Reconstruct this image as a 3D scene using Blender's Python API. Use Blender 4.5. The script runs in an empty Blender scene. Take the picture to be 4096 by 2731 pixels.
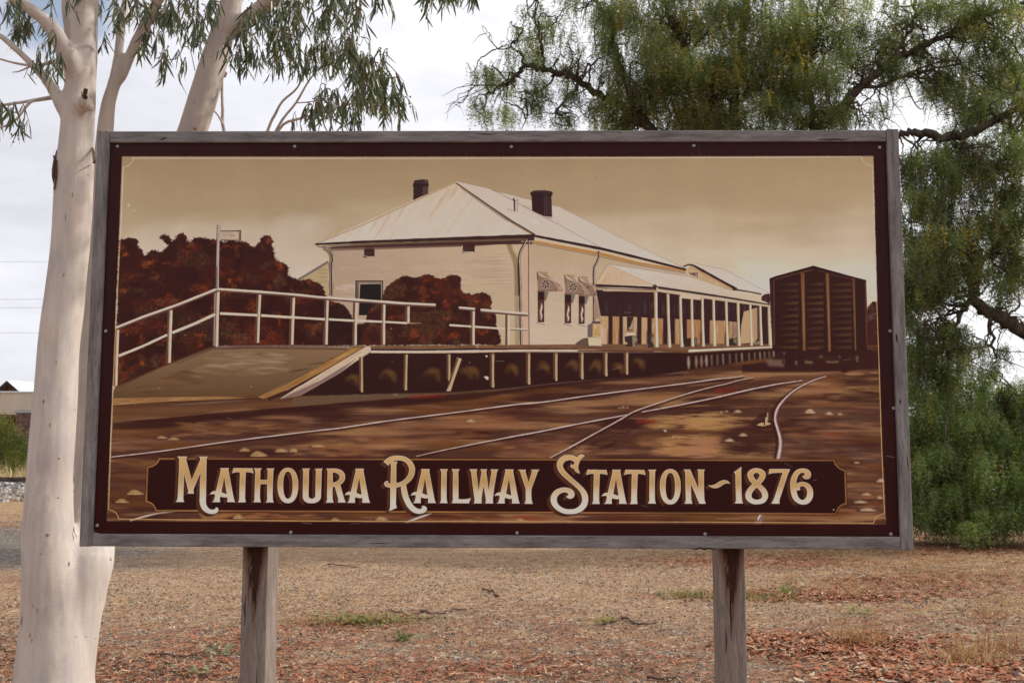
import bpy, bmesh, math, random
import numpy as np
from mathutils import Vector, Matrix, noise as mnoise

random.seed(4); np.random.seed(4)
S = bpy.context.scene
COL = S.collection
R = math.radians

# ---------------------------------------------------------------- camera
F_PX, SIGN_Y = 4200., 3.24
# photograph pixels (4096 x 2731) <-> the place.  The camera stands at (0, 0, CAM_H) and looks along +Y.
CAM_H, PITCH, PCX, PCY = 1.6, .1032, 2048., 1365.5
SIGN_X, SIGN_YAW, SIGN_ROLL, SIGN_Z = -.0528, -.0139, -.0026, 1.9567
def photo_ray(pts):
    pts = np.atleast_2d(np.asarray(pts, float))[:, :2]
    a = (pts[:, 0]-PCX)/F_PX; b = -(pts[:, 1]-PCY)/F_PX; c, s = math.cos(PITCH), math.sin(PITCH)
    return np.c_[a, c-b*s, s+b*c]
def at_depth(px, py, y):
    r = photo_ray([(px, py)])[0]; k = y/r[1]
    return np.array([r[0]*k, y, CAM_H+r[2]*k])
def photo_to_panel(pts, recess=.012):
    r = photo_ray(pts); cy_, sy_ = math.cos(SIGN_YAW), math.sin(SIGN_YAW)
    ex = np.array([cy_, sy_, 0]); n = np.array([-sy_, cy_, 0]); o = np.array([SIGN_X, SIGN_Y, SIGN_Z])+n*recess
    k = ((o-[0, 0, CAM_H]) @ n)/(r @ n); p = r*k[:, None]+[0, 0, CAM_H]-o
    u, v = p @ ex, p[:, 2]; cr, sr = math.cos(SIGN_ROLL), math.sin(SIGN_ROLL)
    return u*cr+v*sr, -u*sr+v*cr

cam_d = bpy.data.cameras.new('camera'); cam = bpy.data.objects.new('camera', cam_d); COL.objects.link(cam)
cam.location = (0, 0, CAM_H); cam.rotation_euler = (math.pi/2+PITCH, 0, 0)
cam_d.sensor_width = 36; cam_d.lens = F_PX/4096*36; cam_d.clip_start = .05; cam_d.clip_end = 3000
cam_d.dof.use_dof = True; cam_d.dof.focus_distance = 3.35; cam_d.dof.aperture_fstop = 11
S.camera = cam

# ---------------------------------------------------------------- sky, sun, exposure
SUN_DIR = Vector((.80, .22, .60)).normalized()
SUN_EL = math.asin(SUN_DIR.z); SUN_AZ = math.atan2(SUN_DIR.x, SUN_DIR.y)
w = bpy.data.worlds.new('World'); S.world = w; w.use_nodes = True
nt = w.node_tree; nt.nodes.clear()
def wn(t, **k):
    n = nt.nodes.new(t)
    for a, b in k.items(): setattr(n, a, b)
    return n
L = nt.links.new
tc = wn('ShaderNodeTexCoord')
def wmath(op, a, b=None, clamp=False):
    n = wn('ShaderNodeMath', operation=op); n.use_clamp = clamp
    for i, v in enumerate((a, b)):
        if v is None: continue
        if isinstance(v, (int, float)): n.inputs[i].default_value = v
        else: L(v, n.inputs[i])
    return n.outputs[0]
def wdot(v):
    n = wn('ShaderNodeVectorMath', operation='DOT_PRODUCT'); L(tc.outputs['Generated'], n.inputs[0]); n.inputs[1].default_value = v; return n.outputs['Value']
def wnoise(scale, stretch, detail=5, rough=.55, off=(0, 0, 0)):
    m = wn('ShaderNodeMapping'); m.inputs['Scale'].default_value = stretch; m.inputs['Location'].default_value = off; L(tc.outputs['Generated'], m.inputs['Vector'])
    n = wn('ShaderNodeTexNoise'); n.inputs['Scale'].default_value = scale; n.inputs['Detail'].default_value = detail; n.inputs['Roughness'].default_value = rough; L(m.outputs[0], n.inputs['Vector']); return n.outputs['Fac']
def wramp(v, stops):
    r = wn('ShaderNodeValToRGB'); e = r.color_ramp.elements
    while len(e) < len(stops): e.new(.5)
    for q, (p, c) in zip(e, stops): q.position = p; q.color = (*c, 1)
    L(v, r.inputs[0]); return r
sky = wn('ShaderNodeTexSky', sky_type='NISHITA', sun_disc=False, sun_elevation=SUN_EL, sun_rotation=SUN_AZ, air_density=1.2, dust_density=1.5)
bg_sky = wn('ShaderNodeBackground'); L(sky.outputs[0], bg_sky.inputs[0]); bg_sky.inputs[1].default_value = .13
cl = wnoise(2.1, (1, 1, 2.6), 7, .56, (3.1, .4, 1.7)); cl2 = wnoise(6., (1, 1, 3.2), 6, .6, (.3, 2.2, .5))
mixn = wmath('ADD', wmath('MULTIPLY', cl, .68), wmath('MULTIPLY', cl2, .32))
near_sun = wmath('POWER', wmath('MAXIMUM', wmath('ADD', wmath('MULTIPLY', wdot(SUN_DIR), .5), .5), 0.), 2.2)   # clouds glow towards the sun
bright = wmath('ADD', mixn, wmath('MULTIPLY', wmath('SUBTRACT', near_sun, .46), .62))
cr = wramp(bright, [(.30, (.64, .64, .69)), (.43, (.78, .78, .84)), (.54, (.92, .93, .965)), (.66, (1.0, 1.0, 1.0))])
bg_cl = wn('ShaderNodeBackground'); L(cr.outputs[0], bg_cl.inputs[0]); bg_cl.inputs[1].default_value = 1.09
hole_d = Vector(photo_ray([(225, -20)])[0]).normalized()
hole = wmath('ADD', wmath('SUBTRACT', wdot(hole_d), math.cos(R(3.4))), wmath('MULTIPLY', wmath('SUBTRACT', cl2, .5), .0030))
cover = wmath('SUBTRACT', 1., wmath('MULTIPLY', hole, 700., True), True)
cover = wmath('MAXIMUM', cover, .25)
mx = wn('ShaderNodeMixShader'); L(cover, mx.inputs[0]); L(bg_sky.outputs[0], mx.inputs[1]); L(bg_cl.outputs[0], mx.inputs[2])
wo = wn('ShaderNodeOutputWorld'); L(mx.outputs[0], wo.inputs[0])

sun_d = bpy.data.lights.new('sun', 'SUN'); sun_d.energy = 3.3; sun_d.angle = R(2.2); sun_d.color = (1, .945, .86)
sun = bpy.data.objects.new('sun', sun_d); COL.objects.link(sun); sun.location = (30, 10, 30)
sun.rotation_euler = SUN_DIR.to_track_quat('Z', 'Y').to_euler()

S.view_settings.view_transform = 'Standard'; S.view_settings.look = 'None'; S.view_settings.gamma = 1; S.view_settings.use_curve_mapping = False
S.view_settings.exposure = .1
S.render.engine = 'CYCLES'
S.cycles.max_bounces = 6; S.cycles.transparent_max_bounces = 8

# ---------------------------------------------------------------- helpers
class NT:
    """small helper to write node materials"""
    def __init__(s, name, rough=.8, spec=.3):
        s.m = bpy.data.materials.new(name); s.m.use_nodes = True; s.t = s.m.node_tree; s.b = s.t.nodes['Principled BSDF']
        s.b.inputs['Roughness'].default_value = rough; s.b.inputs['Specular IOR Level'].default_value = spec
        s.tc = s.t.nodes.new('ShaderNodeTexCoord')
    def n(s, t, **k):
        q = s.t.nodes.new(t)
        for a, b in k.items(): setattr(q, a, b)
        return q
    def put(s, sock, v):
        if isinstance(v, (int, float)): sock.default_value = v
        elif isinstance(v, tuple): sock.default_value = (*v, 1) if len(v) == 3 and sock.type == 'RGBA' else v
        else: s.t.links.new(v, sock)
    def noise(s, scale, stretch=(1, 1, 1), detail=4, rough=.55, coord='Object', loc=(0, 0, 0), dist=0):
        m = s.n('ShaderNodeMapping'); m.inputs['Scale'].default_value = stretch; m.inputs['Location'].default_value = loc; s.put(m.inputs['Vector'], s.tc.outputs[coord])
        q = s.n('ShaderNodeTexNoise'); q.inputs['Scale'].default_value = scale; q.inputs['Detail'].default_value = detail; q.inputs['Roughness'].default_value = rough; q.inputs['Distortion'].default_value = dist; s.put(q.inputs['Vector'], m.outputs[0]); return q.outputs['Fac']
    def voro(s, scale, stretch=(1, 1, 1), feature='F1', out='Distance', coord='Object'):
        m = s.n('ShaderNodeMapping'); m.inputs['Scale'].default_value = stretch; s.put(m.inputs['Vector'], s.tc.outputs[coord])
        q = s.n('ShaderNodeTexVoronoi', feature=feature); q.inputs['Scale'].default_value = scale; s.put(q.inputs['Vector'], m.outputs[0]); return q.outputs[out]
    def ramp(s, v, stops, interp='LINEAR'):
        r = s.n('ShaderNodeValToRGB'); e = r.color_ramp.elements; r.color_ramp.interpolation = interp
        while len(e) < len(stops): e.new(.5)
        for q, (p, c) in zip(e, stops): q.position = p; q.color = (*c, 1) if isinstance(c, tuple) else (c, c, c, 1)
        s.put(r.inputs[0], v); return r.outputs[0]
    def math(s, op, a, b=0., clamp=False):
        q = s.n('ShaderNodeMath', operation=op); q.use_clamp = clamp; s.put(q.inputs[0], a); s.put(q.inputs[1], b); return q.outputs[0]
    def step(s, v, lo, hi):
        q = s.n('ShaderNodeMapRange', interpolation_type='SMOOTHSTEP'); s.put(q.inputs['Value'], v); q.inputs['From Min'].default_value = lo; q.inputs['From Max'].default_value = hi; return q.outputs[0]
    def mix(s, f, a, b, mode='MIX'):
        q = s.n('ShaderNodeMix', data_type='RGBA', blend_type=mode); s.put(q.inputs[0], f); s.put(q.inputs[6], a); s.put(q.inputs[7], b); return q.outputs[2]
    def attr(s, name): q = s.n('ShaderNodeAttribute', attribute_name=name); return q.outputs['Color']
    def rnd(s): return s.n('ShaderNodeObjectInfo').outputs['Random']
    def xyz(s, coord='Object'):
        q = s.n('ShaderNodeSeparateXYZ'); s.put(q.inputs[0], s.tc.outputs[coord]); return q.outputs
    def color(s, c): s.put(s.b.inputs['Base Color'], c); return s
    def bump(s, h, strength=.3, dist=.01):
        q = s.n('ShaderNodeBump'); q.inputs['Strength'].default_value = strength; q.inputs['Distance'].default_value = dist; s.put(q.inputs['Height'], h); s.put(s.b.inputs['Normal'], q.outputs[0]); return s
    def leafy(s, col, through=.35, hue=(1.25, 1.3, .62)):
        tr = s.n('ShaderNodeBsdfTranslucent'); s.put(tr.inputs[0], s.mix(1., col, hue, 'MULTIPLY')); mx = s.n('ShaderNodeMixShader'); mx.inputs[0].default_value = through
        s.t.links.new(s.b.outputs[0], mx.inputs[1]); s.t.links.new(tr.outputs[0], mx.inputs[2]); s.t.links.new(mx.outputs[0], s.t.nodes['Material Output'].inputs[0]); return s

def link(o, parent=None):
    COL.objects.link(o)
    if parent: o.parent = parent
    return o
def tag(o, label=None, cat=None, group=None, kind=None):
    for k, v in (('label', label), ('category', cat), ('group', group), ('kind', kind)):
        if v: o[k] = v
    return o
def thing(name, label, cat, loc=(0, 0, 0), rotz=0, group=None):
    o = bpy.data.objects.new(name, None); o.empty_display_size = .2; o.location = loc; o.rotation_euler = (0, 0, rotz); link(o); return tag(o, label, cat, group)
def part(name, me, parent=None, loc=(0, 0, 0), rot=(0, 0, 0)):
    o = bpy.data.objects.new(name, me); o.location = loc; o.rotation_euler = rot; return link(o, parent)
def mesh(name, v, f, mat, smooth=False, tint=None):
    me = bpy.data.meshes.new(name); me.from_pydata([tuple(p) for p in v], [], [tuple(int(i) for i in q) for q in f])
    for m in (mat if isinstance(mat, (list, tuple)) else [mat]): me.materials.append(m)
    if smooth: me.polygons.foreach_set('use_smooth', np.ones(len(me.polygons), bool))
    me.update(); return me
def quads(name, V, mat, tint=None, smooth=False):
    """V (n, 4, 3): n loose quads in one mesh, with a colour for each quad"""
    n = len(V); me = bpy.data.meshes.new(name); me.vertices.add(4*n); me.vertices.foreach_set('co', V.reshape(-1).astype(np.float32))
    me.loops.add(4*n); me.loops.foreach_set('vertex_index', np.arange(4*n, dtype=np.int32)); me.polygons.add(n); me.polygons.foreach_set('loop_start', np.arange(0, 4*n, 4, dtype=np.int32))
    me.update(calc_edges=True); me.materials.append(mat)
    if tint is not None:
        a = me.color_attributes.new('tint', 'FLOAT_COLOR', 'POINT'); c = np.ones((n, 4, 4), np.float32); c[..., :3] = tint[:, None, :]; a.data.foreach_set('color', c.reshape(-1))
    me.validate(); return me
class MB:
    """collects solid shapes into one mesh"""
    def __init__(s): s.v = []; s.f = []; s.m = []
    def add(s, v, f, m=0):
        o = len(s.v); s.v += [tuple(p) for p in v]; s.f += [tuple(i+o for i in q) for q in f]; s.m += [m]*len(f); return s
    def box(s, a, b, m=0):
        (x0, y0, z0), (x1, y1, z1) = a, b
        return s.add([(x0, y0, z0), (x1, y0, z0), (x1, y1, z0), (x0, y1, z0), (x0, y0, z1), (x1, y0, z1), (x1, y1, z1), (x0, y1, z1)], [(0, 3, 2, 1), (4, 5, 6, 7), (0, 1, 5, 4), (1, 2, 6, 5), (2, 3, 7, 6), (3, 0, 4, 7)], m)
    def tube(s, pts, rad, seg=8, m=0, cap=True):
        v, f = tube(pts, rad, seg, cap); return s.add(v, f, m)
    def build(s, name, mat, parent=None, smooth=False, bevel=0, **k):
        me = mesh(name, s.v, s.f, mat, smooth)
        if any(s.m): me.polygons.foreach_set('material_index', np.array(s.m, np.int32))
        if bevel:
            bm = bmesh.new(); bm.from_mesh(me); bmesh.ops.bevel(bm, geom=bm.edges[:], offset=bevel, segments=2, affect='EDGES', profile=.5); bm.to_mesh(me); bm.free()
        return part(name, me, parent, **k)
def spline(pts, rad=None, n=5):
    p = np.array(pts, float); m = len(p); P = np.vstack([2*p[0]-p[1], p, 2*p[-1]-p[-2]]); out = []; rr = []
    for i in range(m-1):
        a, b, c, d = P[i:i+4]
        for t in np.linspace(0, 1, n, endpoint=False):
            out.append(.5*(2*b+(c-a)*t+(2*a-5*b+4*c-d)*t*t+(3*b-a-3*c+d)*t**3))
            if rad is not None: rr.append(rad[i]*(1-t)+rad[i+1]*t)
    out.append(p[-1])
    if rad is not None: rr.append(rad[-1]); return np.array(out), np.array(rr)
    return np.array(out)
def tube(pts, rad, seg=8, cap=True):
    p = np.array(pts, float); n = len(p); rad = np.broadcast_to(np.array(rad, float), (n,)) if np.ndim(rad) == 0 else np.array(rad, float)
    t = np.gradient(p, axis=0); t /= np.linalg.norm(t, axis=1, keepdims=True)+1e-12
    u = np.cross(t[0], [0, 0, 1.]);
    if np.linalg.norm(u) < 1e-3: u = np.array([1., 0, 0])
    V = []; an = np.linspace(0, 2*math.pi, seg, endpoint=False)
    for i in range(n):
        u = u-t[i]*(u @ t[i]); u /= np.linalg.norm(u)+1e-12; b = np.cross(t[i], u)
        V.append(p[i]+rad[i]*(np.cos(an)[:, None]*u+np.sin(an)[:, None]*b))
    V = np.concatenate(V); Fc = [(i*seg+j, i*seg+(j+1) % seg, (i+1)*seg+(j+1) % seg, (i+1)*seg+j) for i in range(n-1) for j in range(seg)]
    if cap: Fc += [tuple(range(seg))[::-1], tuple((n-1)*seg+j for j in range(seg))]
    return V, Fc
def sstep(x, a, b): t = np.clip((x-a)/(b-a), 0, 1); return t*t*(3-2*t)
def ground_z(x, y):
    x = np.asarray(x, float); y = np.asarray(y, float)
    return .34*sstep(y, 30.5, 34)+.012*np.sin(x*1.3+y*.7)+.010*np.sin(x*.47-y*1.9+1)+.006*np.sin(3.1*x+2.3*y)-.02*sstep(np.abs(x+7), 4, 0)*sstep(y, 12, 16)
def on_ground(px, py):
    """the point of the ground seen at a photograph pixel"""
    r = photo_ray([(px, py)])[0]; k = -CAM_H/r[2]
    for _ in range(8): k = (ground_z(r[0]*k, r[1]*k)-CAM_H)/r[2]
    return np.array([r[0]*k, r[1]*k, float(ground_z(r[0]*k, r[1]*k))])

# ============================================================================ GROUND
rg = np.random.default_rng(11)
def m_ground():
    s = NT('earth', .95, .12); X, Y, Z = s.xyz()
    big = s.noise(.55, detail=5, rough=.6); mid = s.noise(2.6, detail=5, rough=.62, loc=(4, 1, 0)); fin = s.noise(17, detail=4, rough=.65); pat = s.noise(1.1, (1, 1.5, 1), 5, .65, loc=(9, 3, 0))
    cell = s.voro(62, out='Color'); sep = s.n('ShaderNodeSeparateColor'); s.put(sep.inputs[0], cell); cr_, cg_ = sep.outputs[0], sep.outputs[1]
    cell2 = s.voro(24, out='Color'); sep2 = s.n('ShaderNodeSeparateColor'); s.put(sep2.inputs[0], cell2)
    dirt = s.ramp(s.math('ADD', s.math('MULTIPLY', mid, .6), s.math('MULTIPLY', fin, .4)), [(.3, (.235, .155, .098)), (.5, (.385, .265, .168)), (.7, (.49, .35, .228))])
    rust = s.ramp(fin, [(.3, (.12, .05, .03)), (.5, (.25, .108, .06)), (.72, (.40, .225, .135))])
    gravel = s.ramp(cr_, [(0., (.095, .075, .065)), (.3, (.20, .155, .125)), (.55, (.19, .185, .175)), (.8, (.32, .265, .215)), (1., (.46, .39, .32))])
    road = s.ramp(s.math('ADD', s.math('MULTIPLY', fin, .6), s.math('MULTIPLY', cr_, .4)), [(.2, (.085, .09, .095)), (.55, (.155, .16, .165)), (.85, (.27, .26, .25))])
    straw = s.ramp(fin, [(.3, (.27, .19, .10)), (.55, (.42, .30, .155)), (.75, (.52, .40, .22))])
    wob = s.math('MULTIPLY', s.math('SUBTRACT', big, .5), 5.)
    # a grey gravel drive comes in on the left
    yw = s.math('ADD', Y, wob); xw = s.math('ADD', X, s.math('MULTIPLY', wob, .8))
    drive = s.math('MULTIPLY', s.math('MULTIPLY', s.step(yw, 12.6, 15.), s.math('SUBTRACT', 1., s.step(yw, 21.5, 25))), s.math('SUBTRACT', 1., s.step(xw, -7.6, -4.0)))
    # loose gravel and fallen bark in front
    near = s.math('SUBTRACT', 1., s.step(s.math('ADD', Y, s.math('MULTIPLY', wob, .5)), 8.6, 11.6))
    right = s.step(s.math('ADD', X, wob), 1.6, 5.)
    c = dirt
    c = s.mix(s.math('MULTIPLY', near, s.step(pat, .42, .60)), c, gravel)
    c = s.mix(s.math('MULTIPLY', s.math('MULTIPLY', near, s.step(mid, .40, .56)), .75), c, rust)
    c = s.mix(s.math('MULTIPLY', s.math('SUBTRACT', 1., near), s.math('MULTIPLY', s.step(s.noise(1.5, (1, 2.4, 1), 5, .6, loc=(2, 7, 1)), .52, .66), .5)), c, rust)
    c = s.mix(s.math('MULTIPLY', right, s.step(s.noise(.9, (1, 1.8, 1), 5, .62, loc=(5, 5, 2)), .42, .6)), c, s.mix(s.step(s.noise(2.2, (1, 1.7, 1), 4, .6, loc=(1, 8, 3)), .46, .58), rust, straw))
    c = s.mix(s.math('MULTIPLY', drive, .9), c, road)
    far = s.step(Y, 27., 30.); c = s.mix(far, c, s.mix(s.step(pat, .4, .6), dirt, straw))
    # single darker and lighter crumbs
    c = s.mix(s.math('MULTIPLY', s.step(cg_, .74, .84), .8), c, (.075, .055, .042)); c = s.mix(s.math('MULTIPLY', s.step(sep2.outputs[0], .86, .93), .55), c, (.16, .075, .045)); c = s.mix(s.math('MULTIPLY', s.step(sep2.outputs[1], .92, .96), .6), c, (.58, .50, .42))
    s.color(s.mix(1., c, (.93, .875, .80), 'MULTIPLY')); h = s.math('ADD', s.math('MULTIPLY', s.voro(62), .5), s.math('ADD', fin, s.math('MULTIPLY', mid, 1.2))); s.bump(h, .8, .02); return s.m
def build_ground():
    def axis(a, b, c, d, fine, coarse): return np.unique(np.concatenate([np.linspace(a, b, coarse), np.arange(b, c, fine), np.linspace(c, d, coarse)]).round(4))
    xs = axis(-700, -30, 30, 700, .4, 12); ys = axis(-300, -4, 46, 1200, .4, 12)
    gx, gy = np.meshgrid(xs, ys); gz = ground_z(gx, gy); V = np.c_[gx.ravel(), gy.ravel(), gz.ravel()]; nx = len(xs)
    i = (np.arange(len(ys)-1)[:, None]*nx+np.arange(nx-1)).ravel(); F = np.c_[i, i+1, i+nx+1, i+nx]
    return tag(part('ground', mesh('ground', V, F, m_ground(), True)), kind='structure')
build_ground()

# ============================================================================ RAILWAY behind the trees
M_steel = NT('rusty_steel', .6, .4); M_steel.color(M_steel.ramp(M_steel.noise(9, (.3, 1, 1)), [(.35, (.05, .032, .026)), (.65, (.12, .08, .06))])); M_steel = M_steel.m
M_sleeper = NT('sleeper_wood', .9); M_sleeper.color(M_sleeper.ramp(M_sleeper.noise(14, (8, 1, 8)), [(.3, (.08, .06, .045)), (.7, (.2, .16, .13))])); M_sleeper = M_sleeper.m
t = thing('railway_track', 'rusty railway track on a bank of stones behind the white gum tree', 'railway', (0, 35.2, .34))
for y in (0., 1.6):
    b = MB(); b.box((-70, y-.065, .17), (70, y+.065, .185)); b.box((-70, y-.01, .185), (70, y+.01, .30)); b.box((-70, y-.036, .30), (70, y+.036, .34)); b.build('rail', M_steel, t)
sl = MB().box((-.12, -.45, .03), (.12, 2.05, .168)); s0 = sl.build('sleeper', M_sleeper, t, loc=(-29, 0, 0))
for k in range(1, 60): link(s0.copy(), t).location = (-29+k*.66+rg.uniform(-.03, .03), rg.uniform(-.03, .03), 0)
def box_stones(P, size, flat=.6):
    n = len(P); u = rg.uniform(.6, 1.2, (n, 8, 3))*size[:, None, None]*np.array([1, 1, flat])*.5
    c = np.array([[-1, -1, -1], [1, -1, -1], [1, 1, -1], [-1, 1, -1], [-.7, -.7, 1], [.7, -.7, 1], [.7, .7, 1], [-.7, .7, 1]])
    a = rg.uniform(0, 6.3, n); v = c*u; rot = np.stack([np.cos(a), -np.sin(a), np.sin(a), np.cos(a)], -1).reshape(n, 2, 2); v[..., :2] = np.einsum('nij,nkj->nki', rot, v[..., :2]); v += P[:, None]
    return v[:, [[4, 5, 6, 7], [0, 1, 5, 4], [1, 2, 6, 5], [2, 3, 7, 6], [3, 0, 4, 7]]].reshape(-1, 4, 3)
def tinted(name, rough=.9, spec=.25): s = NT(name, rough, spec); s.color(s.mix(.5, s.attr('tint'), s.mix(1., s.attr('tint'), s.ramp(s.noise(40), [(.3, .55), (.7, 1.3)]), 'MULTIPLY'))); return s.m
M_stone = tinted('stone')
n = 9000; P = np.c_[rg.uniform(-24, 0, n), 31.4+rg.random(n)**.8*6.6, np.zeros(n)]; P[:, 2] = ground_z(P[:, 0], P[:, 1])+.16*sstep(P[:, 1], 33, 34.6)+.02
pal = np.array([(.33, .33, .34), (.22, .225, .23), (.42, .41, .39), (.27, .19, .14), (.5, .48, .45), (.14, .15, .16)])
tag(part('ballast', quads('ballast', box_stones(P, rg.uniform(.05, .13, n)), M_stone, np.repeat(pal[rg.integers(0, 6, n)]*rg.uniform(.8, 1.15, (n, 1)), 5, 0))), kind='stuff')

# ============================================================================ STATION BUILDING beyond the line
def plain(name, c0, c1, scale=4, stretch=(1, 1, 1), rough=.85, spec=.25): s = NT(name, rough, spec); s.color(s.ramp(s.noise(scale, stretch), [(.35, c0), (.65, c1)])); return s.m
M_cream = plain('cream_sheeting', (.50, .425, .33), (.58, .50, .40), 2, (1, 1, .3)); M_brown = plain('brown_paint', (.085, .042, .036), (.2, .12, .105), 3, (1.5, 1, 1.5)); M_dark = plain('shade_and_barge_dark', (.035, .02, .018), (.05, .03, .026), 5)
M_brick = plain('red_brick', (.16, .06, .04), (.23, .095, .06), 30, (1, 1, 3)); M_iron = plain('pale_iron', (.62, .66, .68), (.74, .77, .79), 3, (6, 1, 1), .45, .5); M_post = plain('grey_paint', (.3, .31, .32), (.4, .4, .4))
b_ = thing('station_building', 'old brick station building with pale iron roof and cream sheeted awning beyond the track', 'building', (-24, 50, .34))
def bx(name, x0, x1, z0, z1, y0, y1, mat): return MB().box((x0+24, y0-50, z0-.34), (x1+24, y1-50, z1-.34)).build(name, mat, b_)
bx('wall', -40, -15.2, .34, 3.2, 54.5, 61, M_dark)  # near-black wall: shade of the opening under the awning put into its colour
bx('awning_beam', -22.6, -15, 2.93, 3.27, 49.9, 50.3, M_brown); bx('awning_roof', -40, -15, 3.16, 3.24, 50.35, 54.5, M_brown)
k = 0
for i in range(16):
    x0 = -40.6+i*1.62; pn = bx('wall_panel', x0, x0+1.59, 3.29, 4.33, 50, 50.06+.004*(i % 2), M_cream)
    bx('cover_strip', x0+1.575, x0+1.635, 3.29, 4.34, 49.965, 50.0, M_cream)
bx('cap_rail', -40.6, -14.9, 4.335, 4.40, 49.94, 50.1, M_iron)
pl_ = bx('pillar', -23.45, -22.62, .34, 3.36, 49.7, 50.5, M_brown); bx('pillar_cap', -23.5, -22.57, 3.36, 3.5, 49.64, 50.56, M_post).parent = pl_
bx('awning_post', -20.0, -19.82, .34, 2.92, 50.0, 50.2, M_post)
A_ = np.array([-25.75+24, 4., 5.10-.34]); rd = np.array([.414, .910, 0]); dn = np.array([2.2, -1.0, -1.5])   # brick gable; its ridge runs back to the right
F_, K_ = A_+dn, A_+dn*[-1, -1, 1]; E_ = rd*11; dz_ = np.array([0, 0, -1.6])
MB().add([A_, F_, K_, F_+dz_, K_+dz_, A_+E_, F_+E_, K_+E_, F_+E_+dz_, K_+E_+dz_], [(0, 2, 4, 3, 1), (5, 6, 8, 9, 7), (1, 3, 8, 6), (2, 7, 9, 4)]).build('gable_wall', M_brick, b_)
for e in (dn, dn*[-1, -1, 1]):
    m = MB(); n_ = 70; up = np.array([0, 0, .05]); e2 = e*1.12
    for i in range(n_):                                                # corrugated sheets
        p, q = A_-rd*.3+rd*11.4*i/n_, A_-rd*.3+rd*11.4*(i+1)/n_; h1, h2 = (.02, 0) if i % 2 else (0, .02); m.add([p+up+[0, 0, h1], q+up+[0, 0, h2], q+e2+up+[0, 0, h2], p+e2+up+[0, 0, h1]], [(0, 1, 2, 3)])
    rf_ = m.build('roof', M_iron, b_)
    p = A_-rd*.34; t_ = np.array([0, 0, -.13]); o_ = rd*.06; MB().add([p+[0, 0, .04], p+e2+[0, 0, .04], p+e2+t_, p+t_, p+o_+[0, 0, .04], p+e2+o_+[0, 0, .04], p+e2+o_+t_, p+o_+t_], [(0, 1, 2, 3), (7, 6, 5, 4), (0, 4, 5, 1), (3, 2, 6, 7), (1, 5, 6, 2)]).build('bargeboard', M_dark, rf_)
v = MB(); vp = A_+rd*4.3; v.tube([vp-[0, 0, .3], vp+[0, 0, .42]], .12, 10); v.tube([vp+[0, 0, .34], vp+[0, 0, .42], vp+[0, 0, .5]], [.14, .24, .12], 10); v.build('roof_vent', M_post, rf_)

# ============================================================================ WIRES far behind
M_wire = plain('wire', (.1, .1, .11), (.14, .14, .15)); M_pole = plain('pole_wood', (.16, .13, .11), (.26, .22, .19), 6, (4, 4, .4))
for i, x in enumerate((-64., 64.)):
    p = thing('power_pole', 'grey timber power pole '+('far off beyond the station' if i == 0 else 'far off beyond the pepper trees'), 'power pole', (x, 76, .34))
    MB().tube([(0, 0, 0), (0, 0, 17)], [.17, .12], 10).build('pole', M_pole, p); MB().box((-.05, -1.6, 15.9), (.05, 1.6, 16.05)).build('crossarm', M_pole, p); MB().box((-.05, -1.2, 12.3), (.05, 1.2, 12.45)).build('crossarm', M_pole, p)
for py, lab in ((1047, 'topmost'), (1197, 'upper of the middle pair'), (1231, 'lower of the middle pair'), (1331, 'lowest')):
    z = at_depth(40, py, 76)[2]; pts = [(x, 76, z+ (x+36)**2*.00045) for x in np.linspace(-64, 64, 33)]
    tag(MB().tube(pts, .009, 4).build('overhead_wire', M_wire), 'thin dark overhead wire across the pale sky, '+lab+' of the four', 'wire', 'overhead wires')
# a far wood closes the plain
M_far = NT('far_foliage', .8, .1); M_far.color(M_far.attr('tint')); M_far = M_far.m
n = 26000; a = rg.uniform(-1.25, 1.25, n); d_ = rg.uniform(190, 235, n); hgt = 5.5+3*np.sin(a*23)+2*np.sin(a*61+1)+1.2*np.sin(a*140); P = np.c_[np.sin(a)*d_, np.cos(a)*d_, .2+rg.random(n)*hgt]
u = rg.normal(0, 1, (n, 3)); u /= np.linalg.norm(u, axis=1, keepdims=True); v2 = np.cross(u, rg.normal(0, 1, (n, 3))); v2 /= np.linalg.norm(v2, axis=1, keepdims=True); sz = rg.uniform(.5, 1.2, (n, 1))
tag(part('far_wood', quads('far_wood', np.stack([P-u*sz-v2*sz*.6, P+u*sz-v2*sz*.5, P+u*sz*.8+v2*sz*.6, P-u*sz*.9+v2*sz*.5], 1), M_far, np.array([(.07, .09, .045), (.055, .075, .04), (.10, .11, .055)])[rg.integers(0, 3, n)]*rg.uniform(.8, 1.2, (n, 1)))), kind='stuff')

# ----------------------------------------------------------------------------
# THE SIGN'S HAND-PAINTED PICTURE.  It is flat paint on a flat board, so it is drawn
# here, stroke by stroke, into a generated picture that is laid on the panel's face.
# Strokes are given in photograph pixels and brought onto the board's plane.
# ----------------------------------------------------------------------------
TW, TH = 2048, 1028
PAN_W, PAN_H = 2.486, 1.248
PXS = TW/PAN_W*SIGN_Y/F_PX                      # canvas pixels per photograph pixel (about)
rngp = np.random.default_rng(7)

def to_canvas(pts):
    pts = np.asarray(pts, float)
    u, v = photo_to_panel(pts)
    return np.c_[(u/PAN_W+.5)*TW, (.5-v/PAN_H)*TH]

def lin(c):
    c = np.asarray(c, float)/255.
    return np.where(c <= .04045, c/12.92, ((c+.055)/1.055)**2.4)

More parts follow.
